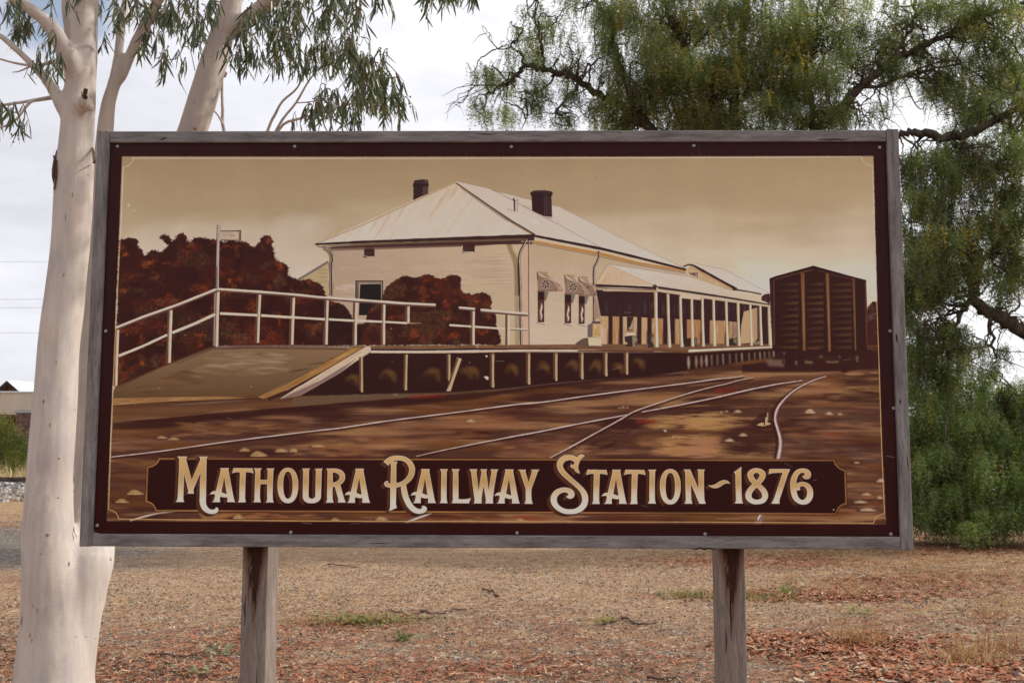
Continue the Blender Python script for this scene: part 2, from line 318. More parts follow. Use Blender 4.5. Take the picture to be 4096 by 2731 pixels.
CROPS = dict(A=(400,600,3.357), B=(1050,650,2.94), C=(1750,650,2.94), D=(400,1050,2.94), E=(1100,1050,2.94),
             F=(1800,1050,2.94), G=(2400,950,2.94), H=(2900,1000,2.94), I=(370,1500,2.6133), J=(1170,1450,2.6133),
             K=(1970,1450,2.6133), L=(2770,1450,2.6133), M1=(650,1790,4.704), M2=(1100,1790,4.704), M3=(1500,1790,4.704),
             M4=(1900,1790,4.704), M5=(2170,1790,4.704), M6=(2550,1790,4.704), M7=(2900,1790,4.704), P=(0,0,1.))

def Q(k, *pts):
    ox, oy, s = CROPS[k]
    return [(ox+p[0]/s, oy+p[1]/s)+tuple(p[2:]) for p in pts]

def smooth(path, closed=True, n=7):
    """points (x, y) are corners, points (x, y, 1) lie on a curve"""
    m = len(path); P = [np.array(p[:2], float) for p in path]; S = [len(p) > 2 and p[2] for p in path]
    out = []
    for i in range(m if closed else m-1):
        j = (i+1) % m
        if not S[i] and not S[j]:
            out.append(P[i][None]); continue
        d = P[j]-P[i]
        def tang(a):
            b, c = P[(a-1) % m], P[(a+1) % m]
            if not closed and (a == 0 or a == m-1): return d
            t = c-b; l = np.linalg.norm(t)+1e-9
            return t/l*np.linalg.norm(d)
        t0 = tang(i) if S[i] else None; t1 = tang(j) if S[j] else None
        if t0 is None: t0 = 2*d-t1 if np.linalg.norm(2*d-t1) < 3*np.linalg.norm(d) else d
        if t1 is None: t1 = 2*d-t0 if np.linalg.norm(2*d-t0) < 3*np.linalg.norm(d) else d
        t = np.linspace(0, 1, n, endpoint=False)[:, None]
        out.append((2*t**3-3*t**2+1)*P[i]+(t**3-2*t**2+t)*t0+(-2*t**3+3*t**2)*P[j]+(t**3-t**2)*t1)
    if not closed: out.append(P[-1][None])
    return np.concatenate(out)

SUB = 4
def coverage(polys):
    """antialiased non-zero winding coverage of canvas polygons -> (mask, x0, y0)"""
    al = np.concatenate(polys)
    x0, y0 = np.floor(al.min(0)).astype(int)-2; x1, y1 = np.ceil(al.max(0)).astype(int)+3
    x0 = max(x0, 0); y0 = max(y0, 0); x1 = min(x1, TW); y1 = min(y1, TH)
    if x1 <= x0 or y1 <= y0: return None, 0, 0
    w, h = x1-x0, y1-y0
    acc = np.zeros((h*SUB, w+2))
    for p in polys:
        a = p-[x0, y0]; b = np.roll(a, -1, 0)
        for (ax, ay), (bx, by) in zip(a, b):
            if ay == by: continue
            sg = 1.; 
            if ay > by: ax, ay, bx, by, sg = bx, by, ax, ay, -1.
            r0 = max(0, int(np.ceil(ay*SUB-.5))); r1 = min(h*SUB, int(np.ceil(by*SUB-.5)))
            if r1 <= r0: continue
            r = np.arange(r0, r1); x = ax+((r+.5)/SUB-ay)*(bx-ax)/(by-ay)
            x = np.clip(x, 0, w); i = x.astype(int); f = x-i
            np.add.at(acc, (r, i), sg*(1-f)); np.add.at(acc, (r, i+1), sg*f)
    m = np.clip(np.abs(np.cumsum(acc, 1)[:, :w]), 0, 1)
    return m.reshape(h, SUB, w).mean(1), x0, y0

def blur(a, r):
    if r < .5: return a
    k = int(max(1, round(r*.6)))
    for ax in (0, 1):
        for _ in range(3):
            pad = [(0, 0), (0, 0)]; pad[ax] = (k+1, k)
            c = np.cumsum(np.pad(a, pad, mode='edge'), ax)
            n = a.shape[ax]
            a = (np.take(c, range(2*k+1, 2*k+1+n), ax)-np.take(c, range(0, n), ax))/(2*k+1)
    return a

def field(sx, sy, seed, octv=3, shape=None):
    """smooth value noise in 0..1 with cell size sx, sy canvas pixels"""
    h, w = shape or (TH, TW)
    rg = np.random.default_rng(seed); out = np.zeros((h, w)); amp = 1.; tot = 0
    for o in range(octv):
        gx, gy = max(2, int(w/sx)+3), max(2, int(h/sy)+3)
        g = rg.random((gy, gx))
        def ax(n, s, gn):
            t = np.arange(n)/s; i = np.minimum(t.astype(int), gn-2); f = t-i; f = f*f*(3-2*f); return i, f
        iy, fy = ax(h, sy, gy); ix, fx = ax(w, sx, gx)
        r = g[:, ix]*(1-fx)+g[:, ix+1]*fx
        out += amp*(r[iy]*(1-fy)[:, None]+r[iy+1]*fy[:, None]); tot += amp
        amp *= .5; sx = max(sx/2, 1.2); sy = max(sy/2, 1.2)
    return out/tot

canvas = np.zeros((TH, TW, 3)); canvas[:] = lin((44, 14, 12))
GRAIN = field(5, 2.2, 1, 2)-.5                 # brush hair, mostly horizontal
LUMP = field(46, 30, 2, 3)-.5
FINE = field(3., 3., 3, 2)-.5

def lay(mask, x0, y0, col, alpha=1., vary=.06):
    if mask is None: return
    h, w = mask.shape; sl = (slice(y0, y0+h), slice(x0, x0+w))
    c = lin(col) if np.ndim(col) == 1 else col
    if vary: c = c*(1+vary*(1.6*GRAIN[sl]+.9*LUMP[sl]+.5*FINE[sl]))[..., None]
    a = (mask*alpha)[..., None]
    canvas[sl] = canvas[sl]*(1-a)+c*a

def poly(pts, col, alpha=1., soft=0, vary=.06, curve=False):
    pts = smooth(pts) if curve else np.array([p[:2] for p in pts], float)
    m, x0, y0 = coverage([to_canvas(pts)])
    if m is None: return
    if soft:
        r = int(soft*3)+2; mm = np.pad(m, r); mm = blur(mm, soft)
        X0, Y0 = x0-r, y0-r; cx0, cy0 = max(0, -X0), max(0, -Y0)
        mm = mm[cy0:, cx0:]; X0 = max(0, X0); Y0 = max(0, Y0)
        m, x0, y0 = mm[:TH-Y0, :TW-X0], X0, Y0
    lay(m, x0, y0, col, alpha, vary)

def grad(pts, c0, c1, ya, yb, curve=False, alpha=1., vary=.06, horiz=False):
    pts = smooth(pts) if curve else np.array([p[:2] for p in pts], float)
    m, x0, y0 = coverage([to_canvas(pts)])
    if m is None: return
    if horiz:
        a, b = to_canvas([(ya, 1300)])[0, 0], to_canvas([(yb, 1300)])[0, 0]
        t = np.clip((np.arange(m.shape[1])+x0-a)/(b-a), 0, 1)[None, :, None]
    else:
        a, b = to_canvas([(2000, ya)])[0, 1], to_canvas([(2000, yb)])[0, 1]
        t = np.clip((np.arange(m.shape[0])+y0-a)/(b-a), 0, 1)[:, None, None]
    c = lin(c0)*(1-t)+lin(c1)*t
    lay(m, x0, y0, np.broadcast_to(c, m.shape+(3,)), alpha, vary)

def ribbon(pts, w, wob=0.):
    p = to_canvas(np.array([q[:2] for q in pts], float))
    n = len(p); w = (np.interp(np.linspace(0, 1, n), np.linspace(0, 1, len(w)), w) if np.ndim(w) else np.full(n, float(w)))*PXS
    if wob: w = w*(1+wob*(rngp.random(n)-.5)*2)
    t = np.gradient(p, axis=0); t /= np.linalg.norm(t, axis=1, keepdims=True)+1e-9
    nn = np.c_[-t[:, 1], t[:, 0]]*w[:, None]/2
    return np.r_[p+nn, (p-nn)[::-1]]

def line(pts, w, col, alpha=1., curve=False, soft=0, vary=.06, wob=.12):
    if curve: pts = smooth([tuple(p[:2])+(1,) for p in pts], False, 9)
    else:
        pp = np.array([p[:2] for p in pts], float); L = np.r_[0, np.cumsum(np.linalg.norm(np.diff(pp, axis=0), axis=1))]
        s = np.linspace(0, L[-1], max(2, int(L[-1]/22)+1)); pts = np.c_[np.interp(s, L, pp[:, 0]), np.interp(s, L, pp[:, 1])]
    m, x0, y0 = coverage([ribbon(pts, w, wob)])
    if m is None: return
    if soft:
        r = int(soft*3)+2
        if x0 > r and y0 > r: m = blur(np.pad(m, r), soft); x0 -= r; y0 -= r; m = m[:TH-y0, :TW-x0]
    lay(m, x0, y0, col, alpha, vary)

STRK = field(34, 3.2, 4, 3)-.5
def dabs(mask_poly, n, size, cols, alpha=.5, aspect=1., ang=0., curve=True, pts=None, seed=0, soft=.6, clip=True):
    """n brush dabs inside a polygon: soft, ragged, long ellipses kept within its outline"""
    rg = np.random.default_rng(seed); keep = None
    if pts is None:
        c = to_canvas(smooth(mask_poly) if curve else np.array([p[:2] for p in mask_poly], float))
        m, x0, y0 = coverage([c]); ys, xs = np.nonzero(m > .6)
        if len(xs) == 0: return
        k = rg.integers(0, len(xs), n); px = xs[k]+x0; py = ys[k]+y0
        if clip: keep = np.zeros((TH, TW), np.float32); keep[y0:y0+m.shape[0], x0:x0+m.shape[1]] = m
    else:
        c = to_canvas(pts); k = rg.integers(0, len(c), n); px, py = c[k, 0], c[k, 1]
    cols = [lin(c) for c in cols]
    for i in range(n):
        s = size*PXS*rg.uniform(.5, 1.35); a = s*aspect*rg.uniform(.6, 1.2); R = int(max(a, s)*1.3)+2
        X, Y = int(px[i]), int(py[i])
        xa, xb, ya, yb = max(0, X-R), min(TW, X+R), max(0, Y-R), min(TH, Y+R)
        if xb <= xa or yb <= ya: continue
        gx, gy = np.meshgrid(np.arange(xa, xb)-X, np.arange(ya, yb)-Y)
        th = ang+rg.normal(0, .05 if aspect > 1 else 1.5); ct, st = math.cos(th), math.sin(th)
        e = np.sqrt(((gx*ct+gy*st)/a)**2+((-gx*st+gy*ct)/s)**2)
        sl = (slice(ya, yb), slice(xa, xb))
        e = e+(1.1*STRK[sl]+.25*GRAIN[sl] if aspect > 1 else .5*FINE[sl])
        m = np.clip((1-e)/soft, 0, 1)*alpha*rg.uniform(.4, 1)
        if keep is not None: m = m*keep[sl]
        cc = cols[rg.integers(0, len(cols))]
        canvas[sl] = canvas[sl]*(1-m[..., None])+cc*m[..., None]

STIP = field(4.2, 3.4, 8, 3)-.5
def foliage(pts, base, clumps, ragged=9., seed=0):
    """a painted mass of leaves: ragged stippled outline, drifts of broken colour"""
    m, x0, y0 = coverage([to_canvas(smooth(pts))])
    r = 14; m = blur(np.pad(m, r), ragged*PXS*.8); x0 -= r; y0 -= r
    cx, cy = max(0, -x0), max(0, -y0); m = m[cy:, cx:]; x0 = max(0, x0); y0 = max(0, y0); m = m[:TH-y0, :TW-x0]
    sl = (slice(y0, y0+m.shape[0]), slice(x0, x0+m.shape[1]))
    e = np.maximum(np.clip((m-.5+.9*STIP[sl]+.4*LUMP[sl])*2.6+.5, 0, 1), np.clip(m*4-2.6, 0, 1))
    lay(e, x0, y0, base, 1., .22)
    inner = np.clip(m*2.2-1.1, 0, 1)
    for i, (col, size, amount, al) in enumerate(clumps):
        f = field(size*PXS, size*PXS*.8, seed*31+i+200, 3)[sl]; lo = np.quantile(f, 1-amount)
        a = np.clip((f-lo)/.17, 0, 1)*inner*al*.82*np.clip(.6+1.9*STIP[sl]+.5*FINE[sl], 0, 1)
        lay(a, x0, y0, col, 1., .3)

def paint_sky():
    pic = [(488, 626), (3494, 624), (3544, 2096), (427, 2084)]
    m, x0, y0 = coverage([to_canvas(np.array(pic, float))])
    yy = (np.arange(m.shape[0])+y0)/PXS
    ya = to_canvas([(2000, 640)])[0, 1]; yb = to_canvas([(2000, 1120)])[0, 1]
    t = np.clip((np.arange(m.shape[0])+y0-ya)/(yb-ya), 0, 1)[:, None]
    cl = field(260, 60, 11, 4)[y0:y0+m.shape[0], x0:x0+m.shape[1]]
    t = np.clip(t+.55*(cl-.5)*(.3+t), 0, 1)[..., None]
    stops = [lin((154, 132, 101)), lin((163, 142, 111)), lin((186, 169, 142)), lin((203, 191, 174))]
    s = t*3; c = np.where(s < 1, stops[0]*(1-s)+stops[1]*s, np.where(s < 2, stops[1]*(2-s)+stops[2]*(s-1), stops[2]*(3-s)+stops[3]*(s-2)))
    xr = (np.arange(m.shape[1])+x0)/TW; c = c*np.array([1.115, 1.17, 1.17])*(1+.14*np.clip(xr*1.3-.3, 0, 1))[None, :, None]
    lay(m, x0, y0, c, 1., .035)
    for (x, y, rx, ry, a) in [(640, 950, 110, 60, .35), (770, 930, 80, 45, .35), (900, 925, 90, 40, .3), (1180, 905, 90, 50, .45), (1270, 910, 70, 45, .35),
                              (1010, 980, 190, 90, .5), (1180, 1060, 150, 110, .6), (700, 1030, 220, 90, .4), (3440, 1050, 200, 180, .35), (2900, 1000, 420, 70, .2),
                              (560, 1000, 90, 80, .3), (3300, 900, 240, 50, .12), (2600, 880, 260, 40, .12)]:
        th = np.linspace(0, 2*math.pi, 28, endpoint=False)
        poly(np.c_[x+rx*np.cos(th), y+ry*np.sin(th)], (205, 193, 176), a, soft=ry*PXS*.45, vary=.04)

def paint_back():
    # far trees either side of the wagon
    foliage(Q('H', (425, 560), (450, 530, 1), (500, 510, 1), (530, 520), (540, 1120), (440, 1120)), (70, 38, 35), [((120, 95, 95), 26, .3, .6)], 4, 3)
    foliage(Q('H', (1660, 720), (1700, 640, 1), (1760, 600, 1), (1808, 640), (1822, 1420), (1660, 1420)), (66, 32, 28), [((125, 100, 98), 40, .3, .7), ((100, 50, 40), 30, .25, .6)], 5, 4)
    # lean-to behind the end wall
    poly(Q('B', (400, 1400), (770, 1175), (775, 1567), (400, 1567)), (182, 163, 124))
    for y in (1262, 1300, 1345, 1400): line(Q('B', (650, y), (765, y+4)), 2, (120, 92, 78), .6)
    line(Q('B', (385, 1395), (772, 1166)), 9, (150, 140, 130)); line(Q('B', (395, 1402), (772, 1177)), 2.2, (55, 48, 52))
    line(Q('B', (395, 1390), (772, 1160)), 2, (80, 70, 70))
    # the big bank of trees
    pts = [(252, 1215), (330, 1195, 1), (440, 1180, 1), (520, 1205, 1), (515, 1280, 1), (560, 1340, 1), (600, 1425, 1), (650, 1385, 1), (690, 1350, 1), (760, 1345, 1), (815, 1385, 1),
           (845, 1340, 1), (930, 1290), (850, 1225, 1), (795, 1190, 1), (845, 1135, 1), (920, 1150, 1), (975, 1225, 1), (1030, 1150, 1), (1090, 1110, 1), (1165, 1165, 1), (1180, 1240, 1),
           (1280, 1172, 1), (1360, 1170, 1), (1450, 1185, 1), (1530, 1195, 1), (1640, 1225, 1), (1780, 1215, 1), (1900, 1220, 1), (1990, 1255, 1), (2060, 1300, 1), (2140, 1240, 1),
           (2190, 1160, 1), (2260, 1150, 1), (2310, 1175, 1)]
    q = Q('A', *pts)+Q('B', (115, 900, 1), (120, 1000, 1), (140, 1090, 1), (190, 1170, 1), (250, 1175, 1), (308, 1245, 1), (290, 1330, 1), (350, 1345, 1), (420, 1385, 1), (540, 1372, 1), (610, 1400, 1),
                       (705, 1450, 1), (720, 1510, 1))+Q('E', (640, 420, 1), (760, 455, 1), (850, 510, 1), (905, 580, 1), (915, 680), (930, 975), (0, 985))+Q('D', (1390, 990), (180, 1475))
    foliage(q, (56, 23, 18), [((38, 16, 14), 120, .4, .7), ((92, 66, 46), 90, .3, .5), ((84, 34, 20), 80, .36, .75), ((124, 54, 22), 70, .26, .8), ((160, 80, 30), 46, .12, .85), ((110, 82, 54), 60, .14, .55), ((36, 15, 13), 70, .22, .75)], 10, 20)

def paint_station():
    # end wall, long wall
    grad(Q('B', (812, 1000))+[(2116, 965), (2116, 1384), (1318, 1384)], (180, 157, 134), (196, 178, 147), 1330, 2050, horiz=True)
    dabs([(1330, 1050), (2050, 1030), (2050, 1200), (1330, 1210)], 60, 9, [(178, 155, 140), (172, 148, 130), (205, 186, 160)], .3, 9, 0, False, seed=5)
    dabs([(1340, 1130), (1420, 1130), (1420, 1170), (1340, 1170)], 14, 9, [(206, 190, 172)], .4, 4, 0, False, seed=6)
    for x0, x1, y in ((1980, 2046, 1017), (1908, 2048, 1030), (1945, 2048, 1043), (1920, 2050, 1057), (1900, 2050, 1075), (1945, 2055, 1084), (1930, 2055, 1101), (1880, 2055, 1110), (1945, 2055, 1123), (1910, 2055, 1137), (1340, 1440, 1115), (1345, 1400, 1150)):
        line([(x0, y), ((x0+x1)/2, y-1), (x1, y-2)], [.4, 2.2, .8], (150, 120, 108), .65)
    grad([(2116, 960), (2410, 1012), (2560, 1050), (2745, 1085), (2760, 1110), (2430, 1140), (2440, 1384), (2116, 1384)], (190, 170, 139), (203, 188, 166), 1000, 1350)
    dabs([(2130, 1150), (2380, 1150), (2380, 1370), (2130, 1370)], 40, 10, [(196, 178, 150), (208, 194, 172)], .3, 5, 0, False, seed=7)
    # shadow of the spouting under the eave
    grad(Q('B', (800, 990))+[(2118, 945), (2118, 968), (1900, 985)]+Q('B', (800, 1040)), (70, 42, 36), (150, 120, 104), 970, 1012)
    # corner strip and painted shade of the downpipe
    poly([(2085, 965), (2116, 963), (2117, 1384), (2088, 1384)], (203, 172, 148))
    poly(Q('C', (805, 950), (870, 955), (890, 1030, 1), (940, 1120, 1), (955, 1300), (955, 1567), (905, 1567), (905, 1300, 1), (880, 1150, 1), (840, 1050, 1)), (138, 118, 80), .85, 1.2, curve=True)
    poly(Q('F', (755, 0), (815, 0), (820, 970), (765, 970)), (146, 124, 86), .6, 1.5)
    # roof planes
    grad(Q('B', (620, 955), (2282, 225))+[(2141, 938), (1850, 949), (1500, 963)], (205, 192, 170), (212, 200, 186), 740, 960)
    rf = Q('B', (660, 948), (2270, 240))+[(2120, 930), (1850, 942)]
    dabs(rf, 150, 3.2, [(205, 180, 132), (216, 206, 194), (196, 172, 130), (220, 212, 202), (222, 213, 203)], .42, 22, math.radians(122), False, seed=9)
    for x, y, l, w in ((1330, 920, 70, 7), (1365, 905, 90, 10), (1435, 890, 70, 6), (1520, 860, 100, 10), (1560, 860, 130, 14), (1625, 820, 110, 8), (1770, 790, 130, 12), (1800, 752, 90, 14), (1828, 745, 70, 12)):
        line([(x, y), (x-l*.5, y+l*.8)], [w*.8, w, .5], (186, 156, 106), .38, soft=1.2)
    grad([(1825, 729), (1968, 760), (2206, 822), (2236, 826), (2482, 950), (2600, 1010), (2745, 1074), (2550, 1024), (2410, 991), (2141, 938)], (205, 193, 178), (213, 203, 191), 740, 1050)
    dabs([(1950, 800), (2250, 860), (2500, 1000), (2180, 935)], 60, 5, [(220, 212, 204), (203, 190, 172), (198, 186, 172)], .3, 8, math.radians(33), False, seed=10)
    line([(1825, 729), (1968, 760), (2206, 822), (2240, 828), (2482, 951), (2743, 1074)], 2, (150, 136, 124), .7)
    line(Q('B', (640, 950), (1180, 730), (2282, 226)), 4, (190, 164, 128)); line(Q('B', (640, 957), (1180, 740), (2275, 238)), 2, (140, 122, 110), .8)
    line(Q('C', (222, 228), (640, 325)), 2.6, (218, 210, 200)); line(Q('C', (640, 322), (700, 345)), 3, (120, 112, 108))
    line(Q('C', (690, 340), (1000, 510), (1120, 572)), 2.4, (128, 118, 112), .9); line(Q('C', (1130, 575), (1250, 640), (1450, 740), (1620, 840), (1930, 1000)), [4.5, 3, 2.4, 2], (140, 128, 120), .8)
    poly(Q('C', (800, 530), (890, 555), (880, 575), (820, 558)), (165, 150, 138), .6, 1); poly(Q('C', (980, 490), (1090, 525), (1100, 560), (1020, 520)), (170, 155, 142), .6, 1)
    poly(Q('C', (1090, 660), (1200, 690), (1210, 750), (1150, 720)), (224, 217, 210), .7, 2.5)
    line(Q('C', (215, 240), (560, 485), (840, 680), (1135, 850)), [4, 8, 11, 12], (112, 96, 88)); line(Q('C', (222, 240), (580, 488), (860, 675), (1150, 850)), 3, (52, 38, 38))
    line(Q('C', (205, 248), (560, 500), (830, 690), (1110, 850)), 2.6, (196, 164, 120)); line(Q('C', (270, 300), (560, 510), (830, 700)), 2, (80, 66, 62), .8)
    # spouting and fascia
    line(Q('B', (620, 962), (1200, 935), (2352, 893))+[(2141, 943)], [9, 13, 14, 13], (56, 34, 32)); line(Q('B', (700, 985), (1200, 965), (2352, 925))+[(2138, 957)], [3, 8, 9, 8], (104, 82, 62))
    line(Q('B', (760, 1005), (1200, 990), (2352, 950))+[(2130, 972)], [4, 10, 12, 10], (66, 40, 38), .95); line(Q('B', (640, 985), (720, 1000), (800, 1010)), 4, (96, 84, 74))
    line([(2132, 966), (2410, 1018), (2550, 1052), (2742, 1084)], [9, 12, 11, 8], (182, 134, 74)); line([(2136, 960), (2400, 1008), (2738, 1079)], 2.4, (205, 170, 120), .7)
    line([(2140, 944), (2410, 996), (2550, 1030), (2745, 1079)], [10, 12, 11, 8], (54, 32, 34))
    line([(2132, 974), (2380, 1022), (2560, 1062), (2742, 1092)], 3.4, (116, 100, 92), .85)
    poly(Q('C', (1050, 890), (1150, 845), (1130, 920), (1060, 920)), (62, 44, 42))
    # vents, chimneys, flue
    for k, x, y, w, h in (('B', 1185, 1022, 133, 92), ('C', 288, 968, 150, 90)):
        poly(Q(k, (x, y), (x+w, y-3), (x+w, y+h), (x, y+h+4)), (56, 28, 24)); line(Q(k, (x+5, y+8), (x+6, y+h-2), (x+w-6, y+h-6)), 2.4, (222, 212, 200))
        for j in range(4): line(Q(k, (x+22, y+30+j*14), (x+w-20, y+28+j*14)), 1.6, (96, 76, 66), .7)
        poly(Q(k, (x+20, y-20), (x+w-10, y-22), (x+w-10, y+12), (x+20, y+18)), (74, 34, 26), .8, 1)
    ch = Q('B', (1785, 212), (1890, 198), (1946, 206), (1950, 235), (1957, 268), (1950, 290), (1947, 370), (1860, 402), (1772, 446), (1775, 292), (1765, 285), (1776, 240))
    poly(ch, (54, 33, 34)); poly(Q('B', (1886, 285), (1950, 282), (1945, 368), (1884, 396)), (86, 68, 66), .8); poly(Q('B', (1892, 206), (1944, 210), (1944, 232), (1890, 226)), (92, 76, 74), .7)
    line(Q('B', (1780, 238), (1880, 232), (1948, 244)), 2, (92, 74, 70), .7); line(Q('B', (1770, 280), (1880, 272), (1952, 282)), 2, (36, 22, 22))
    poly(Q('C', (1092, 352), (1135, 330), (1270, 327), (1345, 342), (1358, 366), (1340, 400), (1349, 640), (1258, 634), (1112, 568), (1106, 396), (1090, 376)), (52, 28, 30))
    poly(Q('C', (1256, 395), (1338, 402), (1346, 638), (1258, 632)), (64, 42, 44)); line(Q('C', (1254, 350), (1257, 634)), 1.6, (100, 84, 82), .7); line(Q('C', (1100, 350), (1262, 344), (1345, 362)), 2, (82, 66, 66), .7); line(Q('C', (1106, 394), (1258, 392), (1342, 402)), 2, (36, 20, 22))
    poly(Q('C', (1265, 640), (1350, 640), (1350, 662), (1270, 655)), (168, 160, 156))
    poly(Q('C', (895, 440), (948, 440), (942, 582), (897, 575)), (62, 44, 44)); poly(Q('C', (915, 445), (944, 445), (938, 584), (912, 580)), (196, 186, 174)); poly(Q('C', (885, 418), (955, 422), (957, 446), (884, 446)), (60, 42, 42)); poly(Q('C', (905, 420), (955, 424), (955, 444), (903, 440)), (206, 196, 182))
    # end-wall window
    poly(Q('E', (937, 203), (1280, 203), (1278, 440), (937, 440)), (214, 202, 186)); poly(Q('E', (943, 208), (1275, 208), (1272, 440), (942, 440)), (74, 60, 54)); poly(Q('E', (962, 222), (1262, 222), (1258, 440), (962, 440)), (134, 116, 98)); poly(Q('E', (992, 246), (1252, 246), (1250, 440), (990, 440)), (208, 192, 172))
    poly(Q('E', (1000, 254), (1248, 250), (1250, 620), (985, 620)), (33, 27, 24)); line(Q('E', (975, 235), (970, 430)), 3, (92, 76, 64))
    # downpipes
    for pts in (Q('C', (1045, 905), (1028, 950), (985, 1030), (962, 1110), (958, 1300), (966, 1567)), Q('F', (815, 0), (826, 300), (832, 700), (838, 975))):
        line(pts, 11, (58, 42, 42), curve=True); line([(p[0]+2, p[1]) for p in pts], 4, (186, 172, 162), curve=True)
    pts = Q('C', (1896, 1040), (1897, 1110), (1870, 1180), (1842, 1240), (1838, 1440))+Q('F', (1692, 400), (1694, 690))
    line(pts, 9, (62, 46, 44), curve=True); line([(p[0]+2, p[1]) for p in pts], 3, (178, 166, 156), curve=True)
    line(Q('F', (1678, 480), (1676, 700)), 6, (176, 136, 84), .5)
    poly(Q('F', (1700, 400), (1725, 420), (1775, 630), (1700, 690)), (150, 122, 96), .8, .8)
    for pts in (Q('B', (720, 1005), (765, 1030), (805, 1080), (812, 1150), (806, 1567)), Q('E', (655, 0), (660, 390))):
        line(pts, 18, (112, 96, 80), curve=len(pts) > 2); line([(p[0]+3, p[1]) for p in pts], 5, (66, 52, 48), curve=len(pts) > 2); line([(p[0]-3, p[1]) for p in pts], 4, (156, 134, 100), curve=len(pts) > 2); line([(p[0]+7, p[1]) for p in pts], 2.2, (200, 190, 178), curve=len(pts) > 2)
    line(Q('C', (1072, 925), (1072, 1567))+Q('F', (932, 975)), 4, (72, 46, 40), .9); line(Q('C', (1082, 925), (1080, 1567))+Q('F', (940, 975)), 2, (206, 190, 168))

def hood(dx, dy, sx=1., wheel=True):
    def T(*p): return Q('F', *[((a[0]-1030)*sx+1030+dx, a[1]+dy)+tuple(a[2:]) for a in p])
    poly(T((1022, 102), (1150, 116), (1165, 180, 1), (1230, 222, 1), (1295, 262, 1), (1322, 310, 1), (1335, 342), (1248, 340), (1200, 230)), (166, 138, 110), curve=True)
    dabs(T((1090, 130), (1150, 130), (1310, 300), (1320, 335), (1260, 330)), 26, 2.6, [(196, 172, 144), (140, 112, 86), (206, 188, 164)], .5, 6, math.radians(45), False, seed=int(dx)+3)
    poly(T((1024, 118), (1060, 165, 1), (1150, 200, 1), (1215, 235, 1), (1245, 290, 1), (1248, 336), (1034, 330)), (146, 118, 103), curve=True)
    line(T((1024, 110), (1060, 162), (1150, 198), (1216, 234), (1247, 292), (1248, 336)), 2.6, (70, 50, 46), curve=True); line(T((1026, 106), (1062, 157), (1152, 193), (1220, 230), (1252, 292)), 1.6, (222, 210, 196), curve=True)
    line(T((1024, 112), (1032, 210)), 3, (60, 40, 38)); line(T((1034, 331), (1248, 337)), 2.4, (84, 60, 52)); line(T((1034, 338), (1330, 342)), 1.4, (190, 168, 140), .8)
    if wheel:
        cx, cy = Q('F', (1125+dx-(0 if sx == 1 else 0), 255+dy))[0]; th = np.linspace(0, 2*math.pi, 26, endpoint=False)
        poly(np.c_[cx+17*np.cos(th), cy+18*np.sin(th)], (205, 190, 170)); poly(np.c_[cx+15.4*np.cos(th), cy+16.4*np.sin(th)], (62, 40, 36))
        for k in range(7):
            a = k*2*math.pi/7+.3; line([(cx, cy), (cx+16*math.cos(a), cy+17*math.sin(a))], 2.4, (205, 190, 170), wob=0)
        poly(np.c_[cx+5.5*np.cos(th), cy+5.8*np.sin(th)], (146, 116, 98))

def paint_windows():
    for k, (xa, xb, ya, yb) in enumerate(((1033, 1109, 332, 706), (1350, 1425, 362, 718), (1515, 1584, 372, 724))):
        poly(Q('F', (xb, ya+5), (xb+52, ya+12), (xb+18, ya+122), (xb-2, ya+108)), (112, 104, 92), .9)
        poly(Q('F', (xa, ya), (xb, ya), (xb-4, yb), (xa, yb)), (86, 52, 44)); poly(Q('F', (xa+2, ya), (xb-2, ya), (xb-2, ya+110), (xa+2, ya+110)), (50, 26, 24), 1, .8); line(Q('F', (xb-4, ya+30), (xb-5, yb-6)), 2.6, (58, 32, 28))
        line(Q('F', (xa+3, ya), (xa+2, yb)), 2.4, (60, 34, 30))
        line(Q('F', ((xa+xb)/2+4, ya+145), ((xa+xb)/2+8, ya+190), ((xa+xb)/2-4, ya+250), ((xa+xb)/2+6, ya+290), ((xa+xb)/2, yb-25)), [2, 8, 6, 8, 2], (205, 188, 172), curve=True); line(Q('F', (xa+22, ya+200), (xa+16, yb-30)), [1, 4, 2], (128, 92, 78))
        line(Q('F', (xa-14, yb+6), (xb+12, yb+8)), 6, (208, 192, 168)); line(Q('F', (xa-18, yb+2), (xa-18, yb+26), (xb+8, yb+28)), 2, (74, 56, 50), .9)
    hood(486, 54, .86, False); poly(Q('F', (1600, 275), (1622, 285), (1632, 305), (1625, 320)), (48, 30, 28)); hood(322, 34, .98); hood(0, 0)

